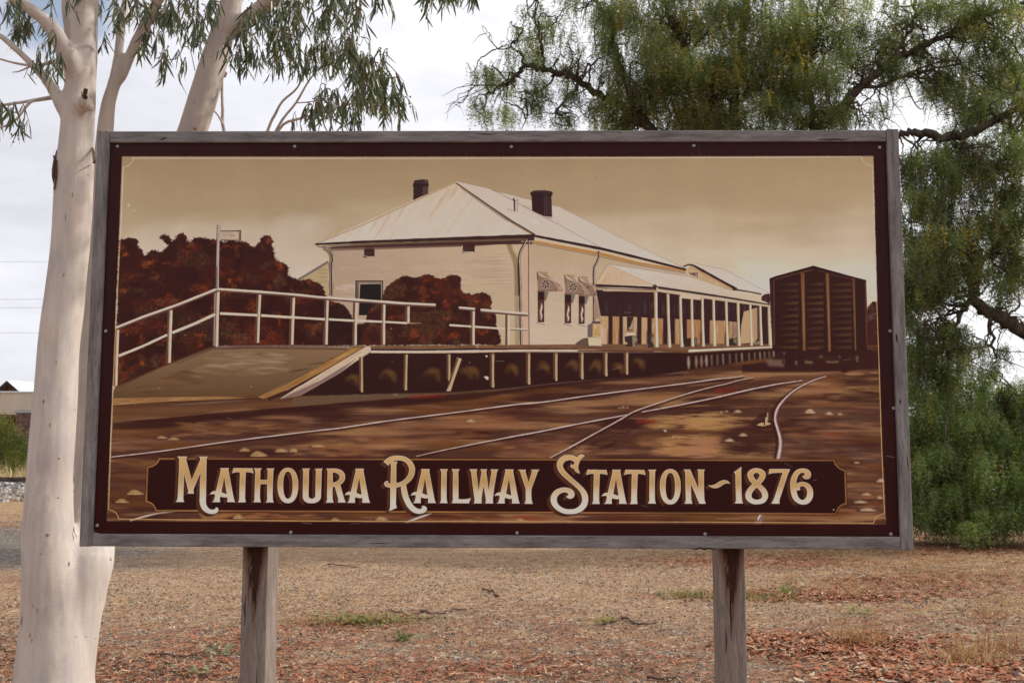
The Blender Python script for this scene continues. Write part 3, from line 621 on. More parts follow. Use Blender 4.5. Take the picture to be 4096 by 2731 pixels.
def paint_verandah():
    # dark interior
    poly([(2384, 1160), (2622, 1160), (3082, 1225), (3082, 1386), (2425, 1386)], (56, 32, 33))
    for k in range(26):
        x = 2430+k*22+rngp.uniform(-5, 5); line([(x, 1205+rngp.uniform(-10, 20)), (x+rngp.uniform(-2, 2), 1262)], [1, rngp.uniform(6, 14), 2], (84, 76, 76), rngp.uniform(.2, .55), soft=.8)
    for xa, xb, ya, yb, col in ((-10, 98, 922, 1262, (192, 160, 118)), (146, 226, 926, 1260, (178, 138, 96)), (268, 436, 930, 1256, (192, 164, 126)), (486, 556, 938, 1254, (190, 158, 116)), (606, 742, 948, 1254, (170, 128, 84)),
                                (880, 945, 956, 1254, (176, 140, 98)), (1020, 1184, 964, 1250, (168, 124, 82)), (1290, 1472, 974, 1250, (176, 138, 96)), (1510, 1560, 986, 1250, (170, 134, 96)), (1562, 1612, 990, 1250, (152, 124, 108))):
        poly(Q('G', (xa, ya), (xb, ya+4), (xb, yb), (xa, yb)), col)
        dabs(Q('G', (xa+4, ya), (xb-4, ya), (xb-4, yb), (xa+4, yb)), 9, 4, [(212, 188, 150), (150, 108, 70), (196, 166, 126)], .45, 7, math.pi/2, False, seed=xa+40)
        line(Q('G', (xb-6, ya+140), (xb-4, yb)), [1, 5, 5], (96, 62, 48), .7); line(Q('G', (xa+3, ya+6), (xa+3, yb)), 1.6, (110, 76, 56), .7)
    poly(Q('G', (315, 932), (392, 932), (392, 1090), (318, 1096)), (60, 38, 34)); poly(Q('G', (388, 960), (388, 1082), (330, 1080), (360, 1040)), (166, 152, 126)); line(Q('G', (310, 1108), (398, 1106)), 4, (130, 100, 66)); poly(Q('G', (305, 1118), (410, 1118), (408, 1150), (305, 1155)), (206, 192, 172))
    poly(Q('G', (1690, 872), (1845, 824), (1850, 1190), (1815, 1232), (1650, 1250), (1660, 1040)), (190, 162, 122)); poly(Q('G', (1790, 850), (1845, 826), (1852, 1180), (1812, 1225)), (170, 140, 116), .7, 1.5); poly(Q('G', (1640, 880), (1690, 870), (1655, 1060)), (44, 26, 26))
    line(Q('G', (1855, 830), (1868, 1230)), 5, (88, 72, 68))
    poly(Q('G', (1800, 1230), (1890, 1215), (1890, 1262), (1800, 1262)), (140, 124, 106))
    # platform deck
    poly([(1400, 1384), (2440, 1376), (3084, 1376), (3084, 1392), (2755, 1404), (2300, 1398), (1400, 1398)], (118, 86, 62)); dabs([(1420, 1384), (3050, 1378), (3050, 1392), (1420, 1396)], 60, 4, [(90, 58, 44), (150, 116, 84), (128, 84, 58)], .5, 12, 0, False, seed=33)
    # things standing on the deck
    poly(Q('F', (1618, 735), (1680, 705), (1765, 700), (1780, 870), (1618, 880)), (110, 96, 90)); poly(Q('F', (1470, 960), (1540, 905, 1), (1600, 885, 1), (1640, 900), (1630, 975), (1480, 968)), (100, 78, 66), curve=True)
    poly(Q('F', (1665, 692), (1760, 690), (1768, 722), (1668, 724)), (92, 74, 72)); poly(Q('F', (1680, 724), (1778, 724), (1782, 875), (1676, 875)), (196, 162, 110)); poly(Q('F', (1765, 770), (1832, 766), (1830, 962), (1765, 940)), (204, 172, 146))
    poly(Q('F', (1640, 876, 1), (1775, 876, 1), (1792, 900, 1), (1790, 972), (1634, 972), (1626, 900, 1)), (218, 196, 164), curve=True); line(Q('F', (1676, 724), (1780, 726), (1784, 880)), 2, (226, 212, 192)); line(Q('F', (1632, 880), (1785, 876), (1796, 930), (1786, 975)), 2, (150, 112, 90)); line(Q('F', (1632, 974), (1788, 976)), 2, (228, 216, 198))
    dabs(Q('F', (1690, 740), (1770, 740), (1770, 860), (1690, 860)), 8, 3, [(160, 118, 66), (222, 196, 156)], .6, 6, math.pi/2, False, seed=41)
    poly(Q('G', (290, 1165), (360, 1152), (440, 1160, 1), (452, 1200, 1), (420, 1240), (440, 1262), (350, 1284), (290, 1272), (330, 1250), (292, 1215)), (56, 46, 40)); poly(Q('G', (375, 1165), (430, 1165), (440, 1210), (405, 1240), (420, 1275), (385, 1275), (380, 1200)), (152, 138, 112), .85)
    poly(Q('G', (558, 1160), (570, 1142), (625, 1136), (632, 1165), (610, 1180), (632, 1290), (560, 1296), (578, 1230)), (58, 48, 46)); line(Q('G', (612, 1150), (628, 1170), (608, 1230)), 2, (150, 140, 128))
    poly(Q('G', (1000, 1184), (1140, 1178), (1142, 1278), (1000, 1282)), (52, 38, 34)); line(Q('G', (1125, 1190), (1130, 1270)), 4, (150, 140, 128), .8)
    poly(Q('G', (1516, 1190), (1605, 1178), (1605, 1268), (1516, 1268)), (54, 44, 36)); poly(Q('G', (1570, 1190), (1602, 1186), (1600, 1250), (1575, 1230)), (148, 136, 112), .8, .6)
    # verandah roof
    poly([(2431, 1056), (2380, 1137), (2614, 1141)], (204, 182, 152)); dabs([(2430, 1062), (2390, 1133), (2590, 1138)], 26, 3, [(214, 196, 168), (190, 162, 128)], .45, 10, math.radians(118), False, seed=51)
    grad([(2431, 1056), (2614, 1141), (2640, 1148), (3080, 1217), (3060, 1206), (2760, 1107)], (214, 204, 192), (204, 190, 168), 1060, 1200)
    dabs([(2480, 1080), (2740, 1110), (3000, 1190), (2660, 1140)], 40, 4, [(220, 212, 202), (200, 184, 160)], .35, 12, math.radians(14), False, seed=52)
    line([(2431, 1057), (2614, 1141)], 2.2, (186, 160, 124)); line([(2431, 1056), (2757, 1106)], 2, (150, 136, 124), .8); line([(2431, 1056), (2381, 1136)], 2, (150, 126, 104), .9)
    line([(2382, 1142), (2500, 1146), (2626, 1153)], 11, (62, 38, 36)); line([(2388, 1152), (2500, 1156), (2626, 1161)], 5, (132, 104, 82)); line([(2412, 1162), (2520, 1163), (2630, 1166)], 6, (190, 164, 132))
    poly(Q('G', (618, 580), (630, 555, 1), (650, 552, 1), (690, 590)), (74, 52, 48), curve=True)
    line([(2632, 1150), (2760, 1168), (2900, 1189), (3082, 1219)], [10, 9, 8, 6], (64, 44, 42)); line([(2625, 1160), (2760, 1180), (2900, 1200), (3082, 1225)], [12, 12, 10, 8], (200, 184, 156)); line([(2625, 1166), (2760, 1186), (2900, 1206), (3082, 1229)], 2, (110, 88, 72), .8)
    poly(Q('G', (946, 656), (1186, 690), (1186, 735), (946, 712)), (208, 192, 166)); line(Q('G', (946, 714), (1186, 738)), 2, (96, 76, 66))
    # verandah posts
    for xt, xb, yt, yb, w in ((655, 665, 645, 1290, 13), (797, 817, 665, 1290, 11), (944, 962, 685, 1288, 10.5), (1078, 1090, 722, 1282, 10.5), (1203, 1215, 710, 1280, 10), (1335, 1346, 730, 1277, 10.5), (1483, 1499, 752, 1275, 10), (1622, 1636, 770, 1272, 10), (1766, 1781, 790, 1271, 9.5), (1884, 1898, 806, 1270, 9.5), (1985, 1999, 820, 1270, 9.5)):
        a, b = Q('G', (xt, yt), (xb, yb)); mid = ((a[0]+b[0])/2-.6, (a[1]+b[1])/2)
        line([a, mid, b], [w, w, w*1.15], (176, 146, 104)); line([(a[0]+w*.2, a[1]), (mid[0]+w*.2, mid[1]), (b[0]+w*.24, b[1])], [w*.6, w*.62, w*.75], (220, 206, 186), wob=.06)
    # goods shed behind
    poly([(2747, 1078), (2764, 1064), (2940, 1160), (2936, 1166), (2760, 1108)], (192, 166, 128)); dabs([(2766, 1072), (2920, 1156), (2900, 1158), (2762, 1104)], 20, 3, [(212, 196, 168), (168, 138, 104)], .5, 8, math.radians(28), False, seed=61)
    poly([(2935, 1162), (3046, 1180), (3046, 1204), (2990, 1190)], (208, 192, 162)); line([(2936, 1164), (3046, 1183)], 3.5, (222, 212, 196))
    grad([(2761, 1050), (2900, 1077), (3076, 1172), (3046, 1178), (2941, 1157)], (206, 195, 183), (216, 206, 196), 1055, 1170)
    line([(2761, 1050), (2900, 1078), (3076, 1172)], 1.8, (150, 136, 128), .8)
    line([(2733, 1067), (2761, 1055), (2850, 1104), (2948, 1158)], [5, 10, 10, 12], (50, 34, 32)); line([(2757, 1062), (2850, 1112), (2925, 1152)], 3.5, (170, 134, 84)); line([(2930, 1157), (2990, 1166), (3046, 1177)], 7, (62, 44, 36)); line([(2945, 1160), (3046, 1178)], 2, (176, 140, 84))
    poly(Q('G', (1040, 418), (1150, 412), (1150, 468), (1090, 440)), (98, 72, 76)); line(Q('G', (1128, 420), (1132, 462)), 3, (208, 196, 186))

def paint_ground():
    # ground sheet under everything
    g = [(455, 1560), (700, 1545), (1100, 1560), (1700, 1545), (2300, 1480), (2780, 1440), (3080, 1400), (3515, 1380), (3544, 2096), (427, 2084)]
    m, x0, y0 = coverage([to_canvas(np.array(g, float))])
    h, w = m.shape; S1 = field(230, 19, 21, 4)[:h, :w]; S2 = field(190, 25, 22, 4)[:h, :w]; S3 = field(230, 24, 23, 3)[:h, :w]; S4 = field(120, 10, 24, 3)[:h, :w]
    def mix(a, c, t): return a*(1-t[..., None])+lin(c)*t[..., None]
    ss = lambda a, lo, hi: np.clip((a-lo)/(hi-lo), 0, 1)
    c = np.zeros((h, w, 3)); c[:] = lin((90, 58, 45))
    c = mix(c, (146, 108, 78), ss(S1, .5, .68)*.9); c = mix(c, (66, 32, 27), ss(S2, .47, .68)*.85); c = mix(c, (128, 84, 40), ss(S3, .56, .72)*.6)
    c = mix(c, (120, 86, 76), ss(S4, .55, .75)*.5); c = mix(c, (176, 138, 96), ss(S1*.5+S4*.5, .56, .72)*.8)
    k_ = 17; cs_ = np.cumsum(np.pad(c, ((0, 0), (k_+1, k_), (0, 0)), mode='edge'), 1); c = .75*(cs_[:, 2*k_+1:]-cs_[:, :-2*k_-1])/(2*k_+1)+.25*c   # drawn out sideways by the brush
    lay(m, x0, y0, c*np.array([.82, .75, .70]), 1., .13)
    def streak(pts, cols, n, sz, al, asp=9, seed=0, ang=0.): dabs(pts, int(n*1.15) if 81 <= seed <= 84 else n, sz, [(c[0]*.97, c[1]*.93, c[2]*.92) if 81 <= seed <= 84 else (c[0]*.95, c[1]*.90, c[2]*.86) for c in cols], al*(.8 if 81 <= seed <= 84 else .85), asp, ang, False, seed=seed, soft=.9, clip=False)
    # road beside the ramp, and the dark band of the far track
    poly(Q('I', (205, 240), (700, 228), (1250, 215), (1800, 218), (2352, 205), (2352, 300), (1600, 345), (900, 430), (215, 480)), (102, 68, 42), .85, 2.5)
    poly(Q('I', (205, 238), (700, 222), (1300, 216), (1600, 240), (1200, 262), (700, 290), (205, 322)), (156, 116, 74), 1, 1.6); dabs(Q('I', (230, 245), (700, 232), (1500, 230), (700, 280), (230, 310)), 40, 4, [(188, 150, 102), (130, 92, 58)], .5, 7, -.05, False, seed=71)
    poly(Q('I', (205, 325), (800, 280), (1500, 262), (2352, 232), (2352, 262), (1200, 310), (400, 345)), (84, 52, 38), .7, 2)
    line(Q('I', (205, 324), (700, 285), (1300, 262), (1800, 244)), 4, (58, 26, 22), .85); line(Q('I', (820, 312), (1200, 290), (1600, 262)), [1, 5, 1], (150, 132, 120), .55, soft=1)
    band = Q('I', (205, 490), (800, 440), (1500, 372), (2352, 305))+Q('J', (700, 400), (1500, 338), (2352, 270))+Q('K', (600, 210), (1300, 150), (2000, 110), (2000, 135), (1200, 200), (500, 265))+Q('J', (1900, 385), (1200, 440), (400, 500))+Q('I', (2000, 400), (1200, 500), (700, 560), (205, 575))
    poly(band, (54, 23, 19), .92, 3)
    line(Q('I', (205, 488), (800, 438), (1500, 370), (2352, 303))+Q('J', (700, 398), (1500, 336)), 2.2, (142, 100, 72), .7)
    # grey strip in front of the platform piers
    poly(Q('J', (0, 362), (480, 330), (1100, 300), (1700, 295), (2352, 235), (2352, 268), (1500, 336), (700, 398), (0, 450)), (104, 82, 62), .85, 1.5); dabs(Q('J', (380, 330), (1100, 315), (1100, 345), (380, 360)), 16, 4, [(160, 146, 134), (132, 112, 92)], .6, 6, .05, False, seed=73)
    poly(Q('K', (0, 265), (700, 180), (1400, 140), (2050, 95), (2050, 110), (1300, 165), (600, 222), (0, 292)), (92, 68, 58), .8, 1.2)
    line(Q('K', (0, 290), (600, 222), (1300, 160), (1800, 115), (2050, 98)), 2, (130, 116, 108), .7)
    # light patches
    streak(Q('K', (1700, 560), (2352, 520), (2352, 700), (1650, 680)), [(182, 148, 94), (170, 128, 84), (190, 158, 104)], 60, 9, .6, 8, 81)
    streak(Q('K', (1600, 830), (1700, 790), (2352, 720), (2352, 960), (1800, 970)), [(186, 150, 96), (178, 140, 88), (170, 126, 86)], 70, 11, .65, 7, 82)
    streak(Q('L', (0, 560), (450, 560), (420, 680), (0, 690)), [(184, 148, 94), (176, 134, 88)], 40, 9, .6, 8, 83)
    streak(Q('L', (0, 800), (260, 820), (120, 980), (0, 990)), [(178, 136, 96), (164, 118, 92)], 34, 10, .6, 7, 84)
    streak(Q('L', (360, 700), (850, 640), (840, 960), (400, 980)), [(58, 26, 22), (70, 34, 30)], 60, 13, .6, 6, 85)
    streak(Q('K', (1300, 560), (1600, 560), (1500, 900), (900, 960), (700, 980)), [(56, 24, 22), (64, 30, 28)], 60, 12, .6, 4, 86, -.4)
    streak(Q('L', (1600, 160), (1930, 160), (1930, 440), (1500, 400)), [(58, 28, 24), (66, 36, 30)], 46, 12, .6, 6, 87)
    streak(Q('L', (1620, 80), (1930, 70), (1930, 120), (1600, 130)), [(182, 146, 112), (150, 110, 80)], 26, 5, .6, 9, 88)
    streak(Q('L', (1040, 430), (1700, 560), (1700, 960), (1040, 960)), [(92, 80, 66), (150, 112, 88), (136, 92, 60), (110, 92, 78), (84, 44, 34), (158, 116, 92)], 90, 8, .55, 8, 89)
    streak(Q('L', (1600, 1060), (1960, 1040), (1990, 1560), (1620, 1560)), [(134, 84, 36), (84, 44, 34), (142, 92, 46), (104, 88, 82), (70, 34, 30), (150, 112, 90)], 80, 8, .6, 8, 90)
    streak(Q('L', (1100, 300), (1500, 150), (1560, 420), (1200, 480)), [(140, 96, 66), (124, 80, 50), (160, 120, 88)], 40, 8, .5, 7, 91)
    streak(Q('I', (230, 880), (860, 880), (540, 1300), (190, 1380)), [(102, 62, 32), (92, 54, 40), (120, 78, 44), (104, 70, 52), (78, 42, 34)], 80, 12, .5, 7, 92)
    streak(Q('I', (900, 500), (2300, 440), (2300, 560), (900, 640)), [(156, 116, 78), (138, 96, 52), (168, 132, 98), (120, 84, 72)], 70, 9, .5, 9, 93)
    streak(Q('I', (230, 640), (900, 660), (600, 760), (200, 820)), [(128, 92, 80), (150, 112, 84), (92, 54, 48)], 40, 8, .5, 9, 94)
    streak(Q('I', (1350, 1440), (2352, 1450), (2352, 1510), (1350, 1500)), [(172, 132, 80), (150, 104, 60), (160, 110, 74)], 46, 6, .6, 9, 95)
    streak(Q('J', (200, 800), (1100, 780), (1000, 980), (0, 980)), [(160, 118, 80), (136, 84, 40), (120, 84, 76), (174, 134, 90), (84, 46, 40)], 80, 10, .5, 8, 96)
    streak(Q('J', (1300, 660), (2300, 560), (2300, 720), (1500, 840)), [(136, 86, 40), (122, 82, 56), (150, 104, 84)], 60, 10, .5, 8, 97)
    streak(Q('K', (200, 820), (820, 760), (500, 960), (80, 980)), [(176, 138, 92), (150, 108, 86), (124, 82, 64), (90, 50, 44)], 60, 9, .55, 8, 98)
    streak(Q('M3', (300, 1230), (2352, 1225), (2352, 1370), (300, 1370)), [(120, 66, 36), (76, 36, 30), (140, 84, 46)], 60, 7, .55, 9, 99)
    streak(Q('M5', (1200, 1260), (2300, 1280), (2300, 1370), (1200, 1370)), [(110, 62, 36), (76, 40, 36)], 40, 7, .55, 9, 100)
    for p in (Q('K', (1500, 600), (1720, 590), (1690, 640), (1500, 630)), Q('L', (230, 270), (480, 280), (460, 300), (240, 310)), Q('L', (1380, 740), (1580, 750), (1560, 765), (1390, 760)), Q('M4', (560, 1290), (900, 1270), (1380, 1330), (1300, 1370), (900, 1360)), Q('J', (1200, 350), (1600, 330), (1600, 350), (1250, 375))):
        poly(p, (138, 42, 20), .6, 3)
    # rails: dark foot, bright head
    def rail(pts, w, dark=1.9, off=1.0, col=(214, 200, 190)):
        w = np.atleast_1d(w).astype(float)
        line([(p[0], p[1]+w.mean()*off+2) for p in pts], w*dark+5, (58, 25, 23), .85, True, soft=1.6); line([(p[0], p[1]+w.mean()*.55) for p in pts], w*.9, (122, 84, 80), .9, True); line(pts, w, col, 1, True, wob=.25)
    rail(Q('I', (185, 855), (700, 795), (1400, 695), (2352, 578))+Q('J', (500, 682), (1000, 607), (1700, 520), (2352, 435))+Q('K', (500, 415), (1000, 345), (1500, 281), (2100, 205), (2352, 170))+Q('L', (400, 158), (540, 140)), [3, 3.4, 4, 3.4, 4, 3.4, 3, 2.2])
    rail(Q('J', (1290, 978), (1500, 930), (1800, 868), (2352, 762))+Q('K', (400, 738), (900, 638), (1430, 540)), [2, 2.6, 4, 4, 3.4]); rail(Q('K', (1560, 515), (1900, 452), (2352, 360))+Q('L', (420, 322), (640, 272), (900, 222), (1150, 186)), [3, 4.6, 4.4, 4, 2.4], col=(206, 190, 182))
    rail(Q('K', (600, 994), (780, 900), (1000, 778), (1350, 585), (1480, 510), (1800, 400), (2100, 305), (2352, 240))+Q('L', (340, 225), (480, 186), (640, 156)), [3, 4.5, 4.5, 4, 3.4, 3, 2.6, 2.2], col=(200, 184, 170))
    pts = Q('L', (1400, 143), (1300, 172), (1180, 224), (1060, 295), (950, 395), (885, 490), (866, 590), (890, 690), (915, 780), (920, 870), (895, 1020))
    line([(p[0]-8, p[1]+3) for p in pts], [6, 10, 26, 26, 24], (54, 24, 22), .85, True, soft=2); line([(p[0]+6, p[1]) for p in pts], [3, 7, 12, 14, 16], (84, 44, 40), .95, True); line(pts, [4, 7, 12, 13, 19], (140, 110, 106), 1, True); line([(p[0]-1, p[1]) for p in pts], [2, 3, 5, 6, 8], (210, 196, 186), 1, True, wob=.3)
    line(Q('I', (390, 1518), (560, 1472), (700, 1440), (900, 1420)), [6, 7, 6, 2], (206, 192, 180)); poly(Q('I', (700, 1440), (1100, 1425), (1150, 1500), (420, 1520)), (62, 30, 27), .8, 2)
    line(Q('M3', (560, 1412), (800, 1320), (990, 1260), (1090, 1218)), [7, 11, 10, 4], (150, 140, 132)); line(Q('M3', (620, 1395), (800, 1318), (985, 1258)), [2, 4, 3], (216, 206, 196))
    poly(Q('M7', (660, 1235), (745, 1235), (680, 1440), (550, 1440)), (136, 106, 102)); poly(Q('M7', (655, 1235), (700, 1237), (625, 1360), (610, 1340)), (216, 204, 196))
    # rail lever
    poly(Q('L', (590, 660), (640, 600), (700, 540), (770, 520), (790, 560), (820, 640), (760, 690)), (56, 26, 22), .8, 2); line(Q('L', (760, 662), (772, 570)), 4.5, (206, 198, 188)); line(Q('L', (780, 640), (786, 525)), 5, (176, 148, 104)); poly(Q('L', (670, 655), (720, 628, 1), (815, 630, 1), (812, 645), (740, 664)), (190, 164, 116), curve=True)
    line(Q('L', (752, 600), (750, 655)), 4, (40, 24, 22))
    for x, y in ((540, 495), (585, 490), (628, 470), (680, 462), (695, 437), (712, 478), (755, 442), (765, 482), (800, 436), (790, 462)): dabs(None, 1, 4, [(56, 26, 22)], .9, 2.2, 0, pts=Q('L', (x, y)), seed=x)
    # stones
    def stone(k, x, y, w, h, tone=(186, 152, 104)):
        h *= .85
        dabs(None, 1, h*.55/CROPS[k][2]*1.3, [(58, 27, 22)], 1., max(1.4, w/h*.9), 0, pts=Q(k, (x-w*.22, y+h*.35)), seed=x)
        j = lambda v: v*rngp.uniform(.7, 1.3)
        px_ = x-w*j(.12); pth = Q(k, (x-w*.5, y+h*.33), (x-w*j(.3), y-h*j(.1), 1), (px_, y-h*j(.42), 1), (x+w*j(.16), y-h*j(.28), 1), (x+w*j(.3), y+h*j(.05), 1), (x+w*.5, y+h*j(.3)), (x+w*.1, y+h*.4, 1))
        poly(pth, tone, .8, soft=.7, curve=True); poly(Q(k, (x-w*.4, y+h*.3), (x-w*j(.16), y-h*.1), (px_+w*.05, y+h*.02), (x-w*.08, y+h*.3)), (146, 108, 66), .65, .8); line(Q(k, (x-w*.45, y+h*.34), (x+w*.45, y+h*.34)), [1, 2.2, 1], (226, 204, 160), .5)
    for s in (('I', 725, 648, 120, 34), ('I', 850, 662, 130, 34), ('I', 1590, 778, 120, 44), ('I', 1740, 825, 190, 66), ('I', 1980, 782, 150, 56), ('I', 2100, 785, 90, 50), ('I', 450, 1222, 190, 72), ('I', 310, 1312, 160, 54), ('I', 1530, 1478, 130, 54), ('J', 270, 866, 150, 40), ('J', 20, 912, 70, 44),
              ('M2', 1140, 1345, 190, 60), ('M2', 1990, 1330, 220, 90), ('M4', 850, 1350, 180, 60), ('M3', 150, 1330, 220, 80)): stone(*s)
    for s in (('L', 300, 516, 40, 16), ('L', 358, 508, 36, 16), ('L', 475, 508, 92, 28), ('L', 1235, 510, 120, 52), ('L', 1430, 530, 90, 34), ('L', 1540, 536, 50, 26), ('L', 530, 752, 96, 36), ('L', 390, 808, 110, 40), ('L', 1970, 1230, 100, 48), ('L', 1820, 1372, 120, 34), ('L', 1960, 1408, 70, 36), ('L', 1760, 1452, 150, 30), ('L', 1840, 1535, 190, 34), ('L', 1720, 1042, 60, 20), ('J', 1860, 608, 120, 30), ('K', 1365, 465, 40, 20), ('K', 1410, 470, 24, 14), ('K', 1325, 472, 24, 12)): stone(*s, tone=(206, 184, 148))

def paint_platform():
    # dark space beneath the deck
    poly(Q('E', (1120, 1050), (2352, 1045))+Q('G', (1040, 1345), (2020, 1300), (2100, 1310), (2060, 1400), (1300, 1520), (1040, 1560))+Q('F', (2352, 1340), (1300, 1410), (700, 1480), (0, 1530))+Q('E', (1500, 1540), (700, 1560), (250, 1567), (400, 1500)), (48, 22, 19), 1, .8)
    for cx, cy, s in ((900, 1390, 1.), (1330, 1330, 1.), (1840, 1330, 1.1), (2240, 1310, .9)):
        for k in range(5):
            a = rngp.uniform(-.3, .9); line(Q('E', (cx-110*s+k*28, cy+rngp.uniform(-50, 40)), (cx-20*s+k*22, cy-40+rngp.uniform(-40, 30)), (cx+60*s+k*8, cy+40+rngp.uniform(-30, 40))), [3, 17, 4], (112, 80, 42), rngp.uniform(.12, .34), True, soft=2.6)
    for cx, cy in ((260, 1300), (720, 1270), (1090, 1240), (1420, 1230), (1700, 1230), (1960, 1240), (2210, 1200)):
        for k in range(5): line(Q('F', (cx-80+k*20, cy+rngp.uniform(-50, 40)), (cx+k*14, cy-40+rngp.uniform(-30, 30)), (cx+50+k*8, cy+50+rngp.uniform(-30, 30))), [3, 17, 4], (116, 80, 42), rngp.uniform(.12, .34), True, soft=2.6)
    # ramp
    grad(Q('D', (165, 1490), (700, 1240), (1320, 1000), (2352, 985))+Q('E', (900, 1000), (870, 1030), (400, 1300), (0, 1500))+Q('I', (1800, 218), (1250, 222), (700, 232), (208, 240)), (134, 108, 80), (98, 72, 46), 1390, 1590)
    dabs(Q('D', (1300, 1060), (2350, 1040), (2200, 1300), (900, 1400)), 70, 9, [(158, 132, 100), (120, 92, 64), (172, 150, 120), (104, 76, 50)], .4, 9, .02, False, seed=121); dabs(Q('D', (300, 1480), (1000, 1250), (1700, 1500), (300, 1560)), 50, 9, [(112, 76, 44), (86, 60, 42), (124, 94, 62)], .4, 9, -.06, False, seed=122)
    line(Q('D', (170, 1478), (700, 1235), (1310, 995)), 7, (92, 60, 40), .9); line(Q('D', (900, 1190), (1330, 1008), (1800, 1000), (2352, 1008))+Q('E', (850, 1015)), [3, 8, 6, 6], (70, 42, 34), .85, soft=.8); line(Q('D', (1400, 985), (2352, 978))+Q('E', (900, 985)), 7, (112, 86, 76), .9)
    for y in (1080, 1160, 1240): line(Q('D', (1900, y), (2200, y+6)), [1, 3, 1], (190, 168, 138), .6)
    for (a, b) in (((620, 1130), (820, 1105)), ((380, 1200), (620, 1170)), ((150, 1290), (430, 1240))): line(Q('E', a, b), [1, 5, 1], (58, 32, 27), .8)
    # sloping edge beams
    poly(Q('E', (905, 1002), (1040, 1000), (560, 1290), (180, 1480), (-140, 1600), (-200, 1580), (300, 1340)), (160, 118, 66)); dabs(Q('E', (880, 1030), (1000, 1020), (100, 1500), (-60, 1540)), 40, 3, [(120, 82, 50), (192, 156, 104), (140, 96, 52)], .5, 16, -.53, False, seed=131)
    line(Q('E', (1060, 990), (560, 1290), (100, 1540), (-80, 1610)), [4, 6, 10, 12], (62, 32, 30)); line(Q('E', (880, 1018), (300, 1330), (-120, 1575)), 2.4, (84, 60, 54), .8)
    poly(Q('E', (1070, 986), (1128, 986), (1132, 1032), (760, 1300), (300, 1560), (60, 1600), (150, 1540), (560, 1290)), (206, 186, 160)); poly(Q('E', (960, 1130), (760, 1300), (300, 1560), (60, 1610), (140, 1560), (520, 1390)), (104, 72, 76), .8, 1.4)
    dabs(Q('E', (1060, 1010), (1110, 1020), (500, 1400), (200, 1530)), 30, 3, [(222, 208, 190), (190, 160, 126), (150, 122, 120)], .5, 16, -.56, False, seed=132); line(Q('E', (1128, 984), (1134, 1036)), 3, (70, 46, 40))
    # deck edge
    line(Q('E', (1130, 1025), (1700, 1028), (2352, 1020))+Q('F', (700, 1020), (1500, 1018)), 6, (42, 20, 20)); line(Q('E', (1125, 1056), (1600, 1056), (2352, 1046))+Q('F', (400, 1042), (900, 1034), (1400, 1030), (1720, 1028)), [5, 8, 9, 8, 4], (206, 184, 158)); line(Q('E', (1150, 1046), (2352, 1036))+Q('F', (900, 1024)), 2, (226, 214, 200), .9)
    line(Q('F', (1500, 1036), (2352, 1042))+Q('G', (600, 1320), (1040, 1345)), [6, 9, 9, 11], (110, 72, 44)); line(Q('G', (0, 1330), (600, 1345), (1040, 1360)), 3, (70, 40, 30), .9)
    line(Q('G', (1042, 1332), (1500, 1312), (2012, 1288)), [10, 8, 6], (220, 206, 184)); line(Q('G', (1045, 1352), (1500, 1328), (2012, 1302)), 4, (120, 82, 58))
    # piers
    for xt, xb, yt, yb in ((1022, 1024, 1108, 1525), (1550, 1540, 1080, 1500), (2052, 2052, 1078, 1390)):
        line(Q('E', (xt-22, yt), (xb-20, yb-20)), 8, (98, 68, 46)); line(Q('E', (xt, yt), (xb, yb)), [8, 7, 9], (182, 160, 124), wob=.1)
    poly(Q('E', (2140, 1115), (2196, 1132), (2100, 1400), (2066, 1512), (2016, 1510), (2080, 1320)), (190, 166, 130)); poly(Q('E', (2140, 1120), (2160, 1128), (2060, 1420), (2020, 1505), (2060, 1340)), (98, 66, 48))
    for x, yt, yb in ((508, 1066, 1468), (932, 1060, 1432), (1252, 1060, 1390), (1558, 1056, 1370), (1840, 1052, 1336), (2084, 1050, 1316)):
        line(Q('F', (x-28, yt), (x-24, yb-16)), 9, (92, 62, 42)); line(Q('F', (x, yt), (x-2, (yt+yb)/2), (x, yb)), [9, 8, 9], (184, 162, 126), wob=.1); poly(Q('F', (x-10, yt), (x+10, yt), (x+8, yt+26), (x-6, yt+18)), (96, 66, 62), .8)
    for k, x in enumerate((1040, 1130, 1192, 1250, 1312, 1380, 1446, 1525, 1600, 1668, 1752, 1818, 1880, 1935, 1990, 2040)):
        yt = 1395-k*4; yb = 1545-k*9.5; line(Q('G', (x, yt), (x+4, yb)), [4, 11-k*.45, 3], (150, 120, 100) if k % 3 else (176, 158, 142), .85, soft=.5)
    foliage(Q('E', (560, 440), (700, 460, 1), (830, 520, 1), (905, 640, 1), (935, 720, 1), (1120, 690), (1120, 975), (560, 975)), (50, 22, 18), [((96, 66, 44), 60, .22, .4), ((36, 15, 13), 80, .5, .7), ((128, 56, 24), 50, .16, .7)], 8, 52)
    # second bush, in front of the end wall
    q = Q('E', (1262, 440), (1285, 320, 1), (1335, 262, 1), (1420, 205, 1), (1520, 155, 1), (1620, 172, 1), (1700, 160, 1), (1790, 132, 1), (1875, 165, 1), (1950, 190, 1), (2040, 155, 1), (2120, 146, 1), (2185, 185, 1), (2182, 310, 1), (2230, 362, 1), (2310, 352, 1))+Q('F', (200, 372, 1), (290, 372, 1), (390, 350, 1), (470, 385, 1), (498, 450, 1), (478, 530, 1), (530, 610, 1), (548, 690, 1), (545, 760, 1), (580, 830, 1), (605, 965))+Q('E', (1010, 972), (1060, 760, 1), (1110, 560, 1))
    foliage(q, (58, 25, 19), [((40, 17, 15), 90, .35, .7), ((100, 70, 42), 70, .36, .6), ((112, 46, 22), 66, .36, .75), ((146, 66, 30), 44, .2, .8), ((92, 66, 40), 56, .18, .6), ((40, 17, 15), 50, .18, .7)], 8, 40)
